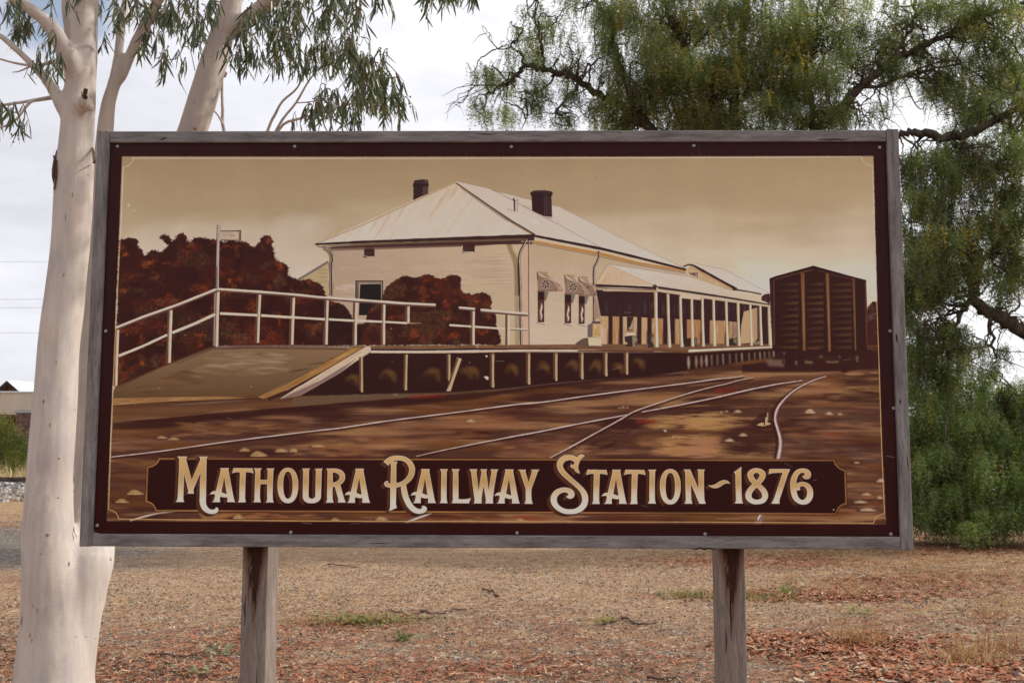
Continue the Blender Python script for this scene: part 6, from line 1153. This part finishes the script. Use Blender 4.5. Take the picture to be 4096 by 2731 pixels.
def pepper(name, label, base_px, y, limbs, blobs, per, twigs, leafcol, group=None, leaf=.08, wid=.0155, K=6, Ln=(.2, .46), trunk_r=.38):
    b0 = at_depth(base_px, 1900, y); o0 = np.array([b0[0], y, float(ground_z(b0[0], y))]); T = thing(name, label, 'tree', tuple(o0), 0, group)
    skel = []
    for j, pts in enumerate(limbs):
        P, r_ = spline([at_depth(p[0], p[1], y+(p[3] if len(p) > 3 else 0)) for p in pts], [p[2]*.68*y/F_PX for p in pts], 5); r_ = r_*(1+rg.uniform(-.12, .12, len(r_)))
        P[1:-1] += rg.normal(0, .025, (len(P)-2, 3)); skel.append(P)
        if j == 0: P[0] = o0-[0, 0, .1]
        MB().tube(P-o0, r_, 9).build('trunk' if j == 0 else 'branch', M_pb, T, smooth=True)
    A, cl, ye = px_blobs(blobs, y, rg, per); allp = np.concatenate(skel); m = MB()
    for px, py, rx, ry, de, dy, _ in blobs:
        for _ in range(max(2, int(twigs*math.sqrt(rx*ry)/100*min(1.4, .6+de)))):
            e = at_depth(px+rg.normal(0, .55)*rx, py+rg.normal(0, .5)*ry, y+dy+rg.normal(0, .5)); k = np.argsort(np.linalg.norm(allp-e, axis=1))[:12]; s_ = allp[k[rg.integers(0, len(k))]]; d_ = e-s_; Ld = np.linalg.norm(d_)
            mid1 = s_+d_*.35+rg.normal(0, .10, 3)*Ld+[0, 0, .12*Ld]; mid2 = s_+d_*.7+rg.normal(0, .08, 3)*Ld+[0, 0, .05*Ld]; P, r_ = spline([s_, mid1, mid2, e, e+[rg.normal(0, .1), rg.normal(0, .1), -.35]], [.019, .015, .011, .007, .003], 5); P[1:] += rg.normal(0, .012, (len(P)-1, 3)); m.tube(P-o0, r_*rg.uniform(.7, 1.3), 4, cap=False)
            for _ in range(2):
                f = P[int(rg.integers(5, len(P)))]; g = f+np.array([rg.normal(0, .3), rg.normal(0, .3), rg.uniform(-.6, .1)]); m.tube(np.array([f, (f+g)/2+[0, 0, .06], g])-o0, [.009, .006, .003], 4, cap=False)
    w_ = m.build('twigs', M_pb, T, smooth=True); w_['kind'] = 'stuff'
    Ls = rg.uniform(*Ln, len(A)); V, tint = strands(A-o0, Ls, K, leaf, wid, leaf_cols(cl, ye, rg, *leafcol), rg); V[..., 2] = np.maximum(V[..., 2], .02)
    c_ = part('crown', quads('crown', V, M_fr, tint), T); c_['kind'] = 'stuff'; return T
big = [[(2990, 2130, 82), (2960, 1900, 74), (2900, 1600, 66), (2880, 1300, 62), (2860, 1000, 56), (2790, 760, 44), (2700, 620, 36), (2560, 470, 26), (2467, 226, 20), (2455, 125, 18), (2420, 55, 15), (2377, 0, 12), (2330, -90, 8)],
       [(2700, 620, 34), (2520, 450, 24), (2400, 375, 22), (2342, 345, 20), (2282, 303, 19), (2223, 292, 17), (2163, 268, 15), (2104, 262, 13), (2074, 298, 12), (2032, 339, 10), (1955, 369, 7), (1935, 430, 4)],
       [(2104, 262, 9), (2080, 215, 7), (2045, 190, 5), (1980, 200, 3)], [(2180, 270, 9), (2165, 190, 7), (2150, 120, 6), (2110, 40, 4)], [(2223, 292, 8), (2190, 340, 6), (2140, 380, 5), (2120, 450, 4), (2085, 520, 2)], [(2310, 360, 8), (2260, 400, 6), (2220, 470, 4)],
       [(2880, 1300, 50), (3000, 1000, 46), (3120, 760, 42), (3260, 540, 34), (3440, 351, 28), (3559, 250, 24), (3708, 173, 18), (3886, 83, 14), (4096, 12, 12), (4300, -80, 9)],
       [(2860, 1000, 48), (2900, 760, 40), (2930, 500, 34), (2960, 250, 28), (2980, 0, 22), (3000, -300, 14)], [(2930, 500, 24), (2800, 300, 18), (2700, 120, 14), (2640, -50, 9)], [(3260, 540, 20), (3230, 330, 16), (3260, 150, 12), (3320, 0, 9), (3350, -200, 6)],
       [(2425, 60, 10), (2460, 30, 8), (2470, -40, 6)], [(3440, 351, 12), (3560, 330, 10), (3640, 300, 8), (3720, 330, 6)], [(3559, 250, 10), (3640, 120, 8), (3660, 0, 6)]]
blobs = [(2050, 300, 190, 120, .42, 0, .03), (1960, 420, 120, 90, .42, .3, .03), (2180, 400, 150, 90, .35, -.3, .03), (2230, 170, 190, 120, .42, .2, .04), (2130, 80, 110, 70, .26, .2, .04), (2330, 40, 160, 70, .40, 0, .04), (2330, 250, 130, 90, .5, -.4, .05), (2270, 470, 130, 60, .5, .2, .04),
         (2560, 110, 190, 140, .95, 0, .10), (2560, 320, 210, 140, 1.3, -.4, .10), (2480, 460, 200, 80, 1.2, .3, .06), (2760, 80, 220, 140, 1.25, .2, .18), (2790, 290, 230, 150, 1.4, -.3, .14), (2740, 470, 240, 90, 1.5, .2, .08), (3000, 120, 220, 160, 1.3, -.2, .16), (3020, 330, 220, 150, 1.4, .3, .12), (3000, 480, 220, 90, 1.5, 0, .06), (3220, 140, 180, 160, 1.05, .2, .12), (3230, 350, 180, 120, 1.15, -.3, .10), (3270, 490, 200, 80, 1.2, .2, .10), (3380, 240, 140, 120, .7, .4, .08), (3420, 480, 130, 70, .7, 0, .10),
         (3450, 60, 150, 110, .55, .2, .06), (3640, 60, 170, 90, .62, -.2, .08), (3620, 210, 150, 90, .45, .2, .08), (3840, 40, 160, 90, .65, 0, .08), (3800, 200, 160, 120, .55, .3, .07), (3990, 150, 150, 130, .75, -.2, .08), (3560, 360, 90, 60, .25, .4, .05), (4120, 300, 140, 140, .6, .2, .05), (3720, 330, 190, 100, .55, .1, .05), (3900, 340, 180, 120, .75, -.1, .05), (3860, 460, 170, 70, .6, .2, .04), (4040, 360, 130, 120, .7, 0, .05), (3560, 170, 130, 100, .6, .1, .06), (3500, 300, 120, 90, .5, .2, .08), (3960, 30, 180, 90, .6, .1, .06),
         (2800, -200, 500, 200, .35, 0, .1), (3300, -220, 400, 180, .3, .2, .1), (2350, -150, 250, 120, .4, 0, .05), (2800, 800, 420, 250, .3, .6, .06), (3200, 800, 350, 250, .3, .6, .06), (2900, 1200, 500, 250, .2, .8, .06)]
LC = ((.115, .16, .062), (.245, .31, .12), (.46, .36, .08))
pepper('pepper_tree', 'large weeping pepper tree with dark crooked limbs rising behind the sign', 2990, 19.2, big, blobs, 285, 6, LC, 'pepper trees behind the sign')
right = [[(4420, 2140, 76), (4380, 1800, 68), (4300, 1550, 60), (4180, 1400, 50), (4096, 1325, 44), (4021, 1280, 40), (3947, 1244, 36), (3896, 1194, 34), (3902, 1089, 38), (3917, 1039, 34), (3887, 1018, 26), (3822, 1000, 18), (3740, 1010, 10)],
         [(4300, 1550, 44), (4330, 1100, 40), (4260, 700, 34), (4096, 440, 22), (3946, 512, 24), (3857, 536, 28), (3797, 553, 30), (3708, 530, 26), (3640, 533, 20), (3590, 538, 12), (3500, 560, 6)],
         [(3917, 1039, 26), (3962, 1025, 22), (3992, 985, 20), (4040, 920, 16), (4120, 850, 12)], [(3797, 560, 14), (3822, 575, 12), (3850, 590, 8), (3890, 584, 4)], [(3896, 1194, 20), (3850, 1250, 14), (3800, 1330, 10), (3760, 1420, 6)], [(3947, 1244, 16), (3960, 1340, 10), (3990, 1430, 6)], [(4040, 460, 14), (4060, 600, 9), (4040, 700, 6)], [(3997, 490, 10), (3960, 420, 8), (3900, 380, 5)]]
rblobs = [(3650, 680, 100, 90, .7, 0, .05), (3740, 780, 130, 110, .75, .3, .06), (3900, 740, 140, 110, .5, 0, .06), (4040, 640, 110, 110, .6, -.2, .06), (3660, 860, 110, 100, 1.1, .2, .05), (3690, 1010, 120, 110, 1.5, -.2, .10), (3780, 1130, 120, 100, 1.6, .2, .10), (3660, 1180, 100, 110, 1.4, 0, .06), (3840, 920, 110, 90, .8, .2, .08), (4000, 900, 130, 100, .75, 0, .06), (4060, 1060, 90, 110, .8, .2, .04), (3980, 1130, 70, 70, .6, 0, .04), (3700, 1330, 110, 90, .75, .2, .05), (3790, 1420, 120, 90, .8, 0, .05), (4060, 1230, 60, 60, .5, .2, .03), (3880, 460, 140, 70, .35, .2, .05), (4060, 480, 90, 90, .5, 0, .05),
          (4250, 900, 200, 300, .35, .3, .06), (4300, 500, 220, 250, .3, 0, .06), (4350, 1300, 200, 250, .35, 0, .05), (3980, 1440, 60, 70, .3, .2, .04), (3960, 620, 160, 90, .6, .1, .05), (3800, 640, 130, 80, .5, .2, .05), (3830, 1030, 120, 90, .7, .2, .06), (4060, 780, 110, 90, .8, .1, .05), (3700, 1420, 90, 90, 1., .1, .04)]
pepper('pepper_tree', 'pepper tree at the right edge with a forked dark bough and gaps of sky', 4420, 18.2, right, rblobs, 430, 7, LC, 'pepper trees behind the sign')
# the thicket at its foot
low = [[(3860, 2130, 30), (3850, 1950, 26), (3830, 1750, 20), (3800, 1600, 12), (3790, 1500, 6)], [(3850, 1950, 20), (3950, 1800, 15), (4020, 1650, 9), (4060, 1560, 5)], [(3850, 1980, 20), (3760, 1850, 14), (3700, 1720, 8)]]
lblobs = [(3690, 1520, 110, 100, 1.3, 0, .05), (3680, 1680, 120, 120, 1.7, -.3, .07), (3700, 1850, 140, 120, 1.7, -.5, .05), (3720, 2000, 160, 90, 1.7, -.6, .03), (3850, 1580, 130, 110, 1.4, .2, .06), (3860, 1740, 150, 130, 1.7, -.2, .12), (3880, 1900, 170, 120, 1.8, -.5, .04), (3920, 2020, 190, 90, 1.7, -.6, .03), (4030, 1640, 110, 110, 1.5, .2, .07), (4050, 1800, 140, 130, 1.7, -.1, .10), (4080, 1960, 150, 120, 1.7, -.4, .05), (4200, 1800, 180, 260, 1.4, 0, .05), (3520, 1850, 160, 220, .6, .3, .04), (3700, 2085, 150, 45, 1.6, -.7, .02), (3860, 2095, 150, 42, 1.6, -.8, .02), (4010, 2090, 150, 42, 1.6, -.7, .02), (4120, 2060, 120, 60, 1.4, -.6, .02), (3980, 1550, 80, 70, .8, .3, .05), (3350, 1900, 200, 220, .4, .6, .04), (3100, 1950, 200, 200, .3, .9, .04)]
pepper('pepper_shrub', 'dense drooping green thicket reaching the ground at the right of the sign', 3860, 18.6, low, lblobs, 340, 4, ((.13, .195, .065), (.27, .37, .125), (.46, .37, .09)), leaf=.08, wid=.015, Ln=(.2, .45), K=5)
bpy.data.objects['pepper_shrub']['category'] = 'shrub'

# ============================================================================ LITTER, WEEDS, GRASS, STICKS, SHRUBS BY THE LINE
rg = np.random.default_rng(47)
M_litter = tinted('fallen_leaf', .8, .2)
def ground_pts(px, py):
    """many photograph pixels -> ground points"""
    r = photo_ray(np.c_[px, py]); k = -CAM_H/r[:, 2]
    for _ in range(6): k = (ground_z(r[:, 0]*k, r[:, 1]*k)-CAM_H)/r[:, 2]
    p = r*k[:, None]; p[:, 2] += CAM_H; return p
PAL = np.array([(.36, .125, .06), (.25, .08, .04), (.40, .175, .09), (.43, .27, .17), (.52, .40, .29), (.17, .08, .05), (.10, .06, .045), (.40, .145, .07), (.33, .22, .14)])
def litter(P, Lr, wr, pal_w, lift=.012):
    n = len(P); a = rg.uniform(0, 2*math.pi, n); tl = rg.normal(0, .16, n); d = np.stack([np.cos(a)*np.cos(tl), np.sin(a)*np.cos(tl), np.sin(tl)], -1); u = np.cross(d, np.stack([rg.normal(0, .35, n), rg.normal(0, .35, n), np.ones(n)], -1)); u /= np.linalg.norm(u, axis=1, keepdims=True)
    L_ = rg.uniform(*Lr, n)[:, None]; W_ = rg.uniform(*wr, n)[:, None]*.5; z = np.array([0, 0, 1.]); cv = rg.uniform(-.10, .28, n)[:, None]*L_; sd = u*(rg.uniform(-.3, .3, n)[:, None]*L_); b = P+z*rg.uniform(.004, lift*1.5, n)[:, None]
    A, B, C = b-d*L_*.5+z*np.abs(cv)*.5, b+sd*.5, b+d*L_*.5+z*cv*.6; q1 = np.stack([A-u*W_*.25, A+u*W_*.25, B+u*W_, B-u*W_], 1); q2 = np.stack([B-u*W_, B+u*W_, C+u*W_*.1, C-u*W_*.1], 1)
    t = PAL[rg.choice(len(PAL), n, p=np.array(pal_w)/sum(pal_w))]*rg.uniform(.7, 1.25, (n, 1)); q1[..., 2] = np.maximum(q1[..., 2], P[:, None, 2]+.002); q2[..., 2] = np.maximum(q2[..., 2], P[:, None, 2]+.002); return np.concatenate([q1, q2]), np.concatenate([t, t])
def patch(px, py, rx, ry, n): return ground_pts(px+rx*np.clip(rg.normal(0, .5, n), -1.4, 1.4), np.clip(py+ry*np.clip(rg.normal(0, .5, n), -1.4, 1.4), 2060, 2790))
W_BIG = (4, 2, 4, 3, 1.4, 1.2, .6, 4, 1)
W_RED, W_MIX, W_PALE = (4, 3, 3, 1.2, .5, 1.5, .6, 3, 1), (2, 2, 2, 1.5, .8, 2, 2, 1.5, 1.6), (1, 1, 1.5, 3, 2, 1, 1, 1, 3)
PP, TT = [], []
def add(q): PP.append(q[0]); TT.append(q[1])
for px, py, rx, ry, n, wts, sz in ((600, 2680, 700, 120, 2600, W_MIX, 1), (1050, 2560, 420, 70, 650, W_RED, 1.1), (1350, 2500, 330, 45, 520, W_RED, 1), (140, 2560, 240, 220, 1300, W_MIX, .9), (150, 2330, 200, 40, 500, W_RED, .9), (1000, 2420, 900, 60, 900, W_MIX, .8), (2000, 2480, 900, 110, 1500, W_MIX, .75), (1700, 2690, 900, 60, 1500, W_RED, 1), (2500, 2660, 600, 80, 1100, W_MIX, .9),
                                (3420, 2590, 420, 50, 2300, W_BIG, 1.4), (3080, 2560, 200, 30, 800, W_BIG, 1.35), (3750, 2690, 460, 60, 1800, W_BIG, 1.4), (3300, 2385, 420, 26, 1400, W_BIG, 1.25), (2850, 2385, 300, 22, 600, W_RED, 1), (3000, 2245, 560, 36, 3000, W_RED, 1.1), (3850, 2185, 420, 50, 3600, W_RED, 1.2), (3700, 2330, 500, 60, 2400, W_RED, 1.15), (3900, 2480, 350, 60, 300, W_MIX, 1), (3450, 2480, 500, 40, 260, W_MIX, .9), (2300, 2260, 900, 40, 500, W_MIX, .9), (60, 2090, 240, 45, 900, W_RED, 1.1)):
    add(litter(patch(px, py, rx, ry, n), (.04*sz, .11*sz), (.008*sz, (.028 if sz > 1.2 else .018)*sz), wts))
P = np.c_[rg.uniform(-8, 9, 5200), rg.uniform(5.8, 17, 5200), np.zeros(5200)]; P[:, 2] = ground_z(P[:, 0], P[:, 1]); add(litter(P, (.02, .075), (.004, .010), W_MIX))
tag(part('leaf_litter', quads('leaf_litter', np.concatenate(PP), M_litter, np.concatenate(TT))), kind='stuff')
n = 30000; P = np.c_[rg.uniform(-5.5, 7, n), 5.9+rg.random(n)**1.35*9, np.zeros(n)]; P[:, 2] = ground_z(P[:, 0], P[:, 1])+.002
gp_ = np.array([(.22, .21, .20), (.38, .33, .27), (.10, .10, .105), (.50, .43, .35), (.32, .17, .10), (.17, .09, .06)])
tag(part('gravel', quads('gravel', box_stones(P, rg.uniform(.006, .02, n), .95), M_stone, np.repeat(gp_[rg.integers(0, 6, n)]*rg.uniform(.75, 1.15, (n, 1)), 5, 0))), kind='stuff')
# grass blades
M_grass = NT('grass_blade', .7, .2); M_grass.color(M_grass.attr('tint')); M_grass.leafy(M_grass.attr('tint'), .3, (1.08, 1.05, .9)); M_grass = M_grass.m
def blades(P, H, W_, pal, lean=.35, origin=None):
    n = len(P); a = rg.uniform(0, 2*math.pi, n); ln = np.abs(rg.normal(0, lean, n)); d = np.stack([np.cos(a)*ln, np.sin(a)*ln, 0*a], -1); h = rg.uniform(.45, 1.15, n)[:, None]*H; u = np.stack([-np.sin(a+rg.normal(0, .6, n)), np.cos(a), 0*a], -1)*W_*.5; z = np.array([0, 0, 1.])
    m1 = P+z*h*.5+d*h*.35; m2 = P+z*h*np.maximum(.22, 1-.5*ln[:, None])+d*h*1.05; t = np.array(pal)[rg.integers(0, len(pal), n)]*rg.uniform(.7, 1.25, (n, 1)); q = np.concatenate([np.stack([P-u, P+u, m1+u*.7, m1-u*.7], 1), np.stack([m1-u*.7, m1+u*.7, m2+u*.1, m2-u*.1], 1)]); return q, np.concatenate([t, t])
STRAW = [(.50, .36, .17), (.58, .44, .24), (.40, .27, .12), (.46, .30, .14), (.34, .2, .09)]; GREEN = [(.12, .17, .05), (.16, .21, .06), (.09, .14, .045), (.22, .25, .08)]; RUSTY = [(.34, .165, .065), (.42, .23, .10), (.28, .12, .05), (.46, .30, .15)]
# straw over the right of the clearing and beyond the line
q = [blades(patch(px, py, rx, ry, n), h, .006, STRAW, .9) for px, py, rx, ry, n, h in ((3780, 2300, 420, 60, 2400, .045), (3500, 2230, 500, 30, 900, .04), (3300, 2350, 300, 30, 400, .035), (3150, 2340, 500, 50, 400, .03), (4000, 2420, 200, 60, 600, .045))]
tag(part('dry_grass', quads('dry_grass', np.concatenate([a[0] for a in q]), M_grass, np.concatenate([a[1] for a in q]))), kind='stuff')
n = 11000; P = np.c_[rg.uniform(-30, -6, n), 37.6+rg.random(n)**1.3*9, np.zeros(n)]; P[:, 2] = ground_z(P[:, 0], P[:, 1]); q = blades(P, (.5+.5*rg.random(n))[:, None]*sstep(P[:, 1], 37, 39.5)[:, None]+.12, .035, [(.66, .54, .32), (.74, .62, .40), (.56, .43, .24), (.5, .38, .2)], .5)
tag(part('long_dry_grass', quads('long_dry_grass', q[0], M_grass, q[1])), kind='stuff')
# tufts and weeds one can count
def tuft(name, label, cat, px, py, r_, n, h, pal, lean, w_=.006, group=None):
    o = on_ground(px, py); P = np.c_[r_*np.clip(rg.normal(0, 1, n), -1.5, 1.5), r_*.8*np.clip(rg.normal(0, 1, n), -1.5, 1.5), np.zeros(n)]; q = blades(P, h, w_, pal, lean); return tag(part(name, quads(name, q[0], M_grass, q[1]), loc=tuple(o)), label, cat, group)
G_ = 'dry grass tufts'
tuft('dry_grass_tuft', 'wispy rust brown grass tuft amid red leaf litter right of the right post', 'grass tuft', 3440, 2575, .13, 130, .27, RUSTY, .8, group=G_)
tuft('dry_grass_tuft', 'straw coloured grass tuft with pale stalks near the lower right corner', 'grass tuft', 3870, 2655, .14, 150, .27, RUSTY+STRAW[:2], .8, group=G_)
tuft('dry_grass_tuft', 'brown bristly grass tuft at the far right edge of the clearing', 'grass tuft', 4005, 2610, .18, 170, .28, RUSTY, .8, group=G_)
tuft('dry_grass_tuft', 'thin pale grass tuft with upright stalks beside the green strip by the right post', 'grass tuft', 3160, 2330, .05, 40, .2, STRAW, .4, group=G_)
tuft('dry_grass_tuft', 'small straw tuft out in the litter between green strip and thicket', 'grass tuft', 3405, 2385, .07, 60, .15, STRAW, .5, group=G_)
tuft('dry_grass_tuft', 'dry stalky tuft at the foot of the green thicket', 'grass tuft', 3830, 2135, .2, 150, .34, STRAW, .6, w_=.008, group=G_)
tuft('green_grass', 'soft grey green grass strip just left of the right post', 'grass tuft', 2770, 2385, .24, 420, .085, GREEN+STRAW[:1], .6, group='green grass strips'); tuft('green_grass', 'soft grey green grass strip just right of the right post', 'grass tuft', 3035, 2392, .26, 420, .09, GREEN+STRAW[:1], .6, group='green grass strips')
tuft('green_grass', 'bright green upright grass sprig at the end of the green strip', 'grass tuft', 3145, 2375, .05, 50, .16, [(.16, .25, .06), (.2, .28, .07)], .35, group='green grass strips')
def weed(label, px, py, rx, ry, n, sz, pal=GREEN):
    o = on_ground(px, py); P = np.c_[rg.normal(0, rx, n), rg.normal(0, ry, n), rg.uniform(.01, .05, n)]; a = rg.uniform(0, 6.28, n); d = np.stack([np.cos(a), np.sin(a), rg.normal(.35, .3, n)], -1)*sz; u = np.stack([-np.sin(a), np.cos(a), 0*a], -1)*sz*.2; q = np.stack([P, P+d*.5-u, P+d, P+d*.5+u], 1); t = np.array(pal)[rg.integers(0, len(pal), n)]*rg.uniform(.8, 1.3, (n, 1)); e = u*.06/np.linalg.norm(u, axis=1, keepdims=True)*.03; c0 = np.array([0, 0, .008]); q = np.concatenate([q, np.stack([c0-e, c0+e, P+e*.5, P-e*.5], 1)]); t = np.concatenate([t, t*[.9, .6, .6]])
    m_ = part('low_weed', quads('low_weed', q, M_grass, t), loc=tuple(o)); return tag(m_, label, 'weed', 'low green weeds')
weed('wide flat mat of yellow green weeds among red leaves between the posts', 1450, 2490, .30, .16, 560, .05, GREEN[:2]+[(.26, .26, .07), (.34, .28, .09), (.30, .16, .07), (.24, .24, .08), (.36, .18, .09)]); weed('little round green weed below the wide weed mat', 1615, 2562, .05, .05, 70, .05); weed('leafy green sprig lying alone on the bare dirt right of the right post', 3442, 2455, .07, .05, 22, .075, [(.12, .2, .05), (.17, .26, .07)]); weed('small yellow green weed beside the bent stick', 2425, 2495, .06, .04, 50, .05, [(.26, .28, .08)]); weed('grey green spiky weed at the lower edge left of the left post', 855, 2620, .05, .04, 14, .10, [(.17, .2, .1), (.24, .25, .13)]); weed('grey green weed low at the bottom edge beside the left post', 800, 2700, .08, .05, 18, .08, [(.17, .2, .1), (.26, .26, .14)])
# fallen sticks
M_stick = plain('fallen_stick', (.07, .04, .03), (.17, .10, .075), 20)
def stick(label, pts, r0, r1):
    P = np.array([on_ground(*p)+[0, 0, .012+(p[2] if len(p) > 2 else 0)] for p in [(q[0], q[1]) for q in pts]]); P[:, 2] += rg.uniform(0, .012, len(P)); o = P[0].copy(); o[2] = float(ground_z(o[0], o[1])); S_ = spline(P, n=4); S_[1:-1] += rg.normal(0, .006, (len(S_)-2, 3)); tag(MB().tube(S_-o, np.linspace(r0, r1, len(S_)), 6).build('fallen_stick', M_stick, smooth=True, loc=tuple(o)), label, 'stick', 'fallen sticks')
stick('long dark stick with a slight bend behind the weed mat', [(1680, 2452), (1765, 2455), (1800, 2446), (1868, 2441)], .016, .010); stick('thin dark stick running up to the long dark stick', [(1555, 2442), (1610, 2460), (1640, 2463), (1690, 2452)], .008, .006); stick('faint thin stick lying in front of the long dark stick', [(1620, 2480), (1700, 2477), (1790, 2474)], .006, .004)
stick('crooked dark stick like a flat letter M in front of the right post', [(2445, 2492), (2500, 2476), (2555, 2502), (2632, 2494)], .013, .008); stick('short grey stick on pale dirt between the posts', [(1930, 2362), (1960, 2368), (1996, 2388)], .014, .011); stick('slender brown stick at the bottom left beside the left post', [(600, 2622), (690, 2626), (760, 2633), (822, 2632)], .009, .007)
stick('long pale stick on dirt at the right edge', [(3860, 2570), (3940, 2566), (3976, 2582)], .008, .006); stick('thin reddish stick far behind the weed mat', [(1310, 2260), (1380, 2266), (1430, 2272)], .010, .006); stick('pale bent stick over the red leaf pile', [(3640, 2602), (3700, 2622), (3740, 2640)], .007, .005); stick('short dark stick at the lower edge right of centre', [(2590, 2716), (2660, 2722), (2720, 2712)], .014, .008)
# scraps of litter
M_white = plain('white_scrap', (.7, .7, .72), (.8, .8, .82))
for px, py, lab, s_ in ((3836, 2188, 'white scrap of paper in red leaves before the thicket', .16), (3445, 2312, 'tiny white scrap on the dirt right of the right post', .09)):
    o = on_ground(px, py); V = [(rg.uniform(-.2, .2)*s_+x*s_, rg.uniform(-.2, .2)*s_+y*s_*.6, .012+rg.uniform(0, .03)) for y in (-.5, 0, .5) for x in (-.5, 0, .5)]; tag(part('paper_scrap', mesh('paper_scrap', V, [(0, 1, 4, 3), (1, 2, 5, 4), (3, 4, 7, 6), (4, 5, 8, 7)], M_white), loc=tuple(o)), lab, 'paper scrap', 'scraps of paper')
# shrubs beyond the line
M_shrub = NT('shrub_leaf', .6, .3); M_shrub.color(M_shrub.attr('tint')); M_shrub.leafy(M_shrub.attr('tint'), .35); M_shrub = M_shrub.m
def shrub(label, x, y, rx, rz, n, pal, leaf, cz=.95):
    T = thing('round_shrub', label, 'shrub', (x, y, float(ground_z(x, y))), 0, 'shrubs beyond the railway'); m_ = max(20, n//70); c = rg.normal(0, 1, (m_, 3)); c /= np.linalg.norm(c, axis=1, keepdims=True); c *= (.35+.65*rg.random(m_)**.4)[:, None]; k = rg.integers(0, m_, n); p = (c[k]+rg.normal(0, .12, (n, 3)))*[rx, rx*.9, rz]+[0, 0, rz*cz]
    p[:, 2] = np.maximum(p[:, 2], .05); d = p-[0, 0, rz*.6]; d /= np.linalg.norm(d, axis=1, keepdims=True); d += rg.normal(0, .45, (n, 3))+[0, 0, .5]; d /= np.linalg.norm(d, axis=1, keepdims=True); u = np.cross(d, rg.normal(0, 1, (n, 3))); u /= np.linalg.norm(u, axis=1, keepdims=True); L_ = leaf*rg.uniform(.6, 1.3, (n, 1))
    t = (np.array(pal)[rg.integers(0, len(pal), m_)])[k]*rg.uniform(.7, 1.3, (n, 1)); w_ = part('foliage', quads('foliage', np.stack([p, p+d*L_*.5-u*L_*.16, p+d*L_, p+d*L_*.5+u*L_*.16], 1), M_shrub, t), T); w_['kind'] = 'stuff'
    for _ in range(6): e = c[rg.integers(0, m_)]*[rx, rx, rz]*.8+[0, 0, rz*cz]; MB().tube(spline([(0, 0, -.05), e*[.3, .3, .45], e], n=3), np.linspace(.05, .012, 7), 5).build('stem', M_pb, T)
x = at_depth(-20, 1800, 40.5)[0]; shrub('round olive green shrub standing before the old station building', x, 40.5, 1.15, 1.3, 15000, [(.15, .155, .04), (.09, .115, .032), (.22, .205, .055), (.055, .08, .026)], .09)
x = at_depth(112, 1850, 43)[0]; shrub('low dark green shrub half hidden by the gum trunk', x, 43, .75, .72, 2600, [(.05, .085, .03), (.07, .11, .035)], .13)
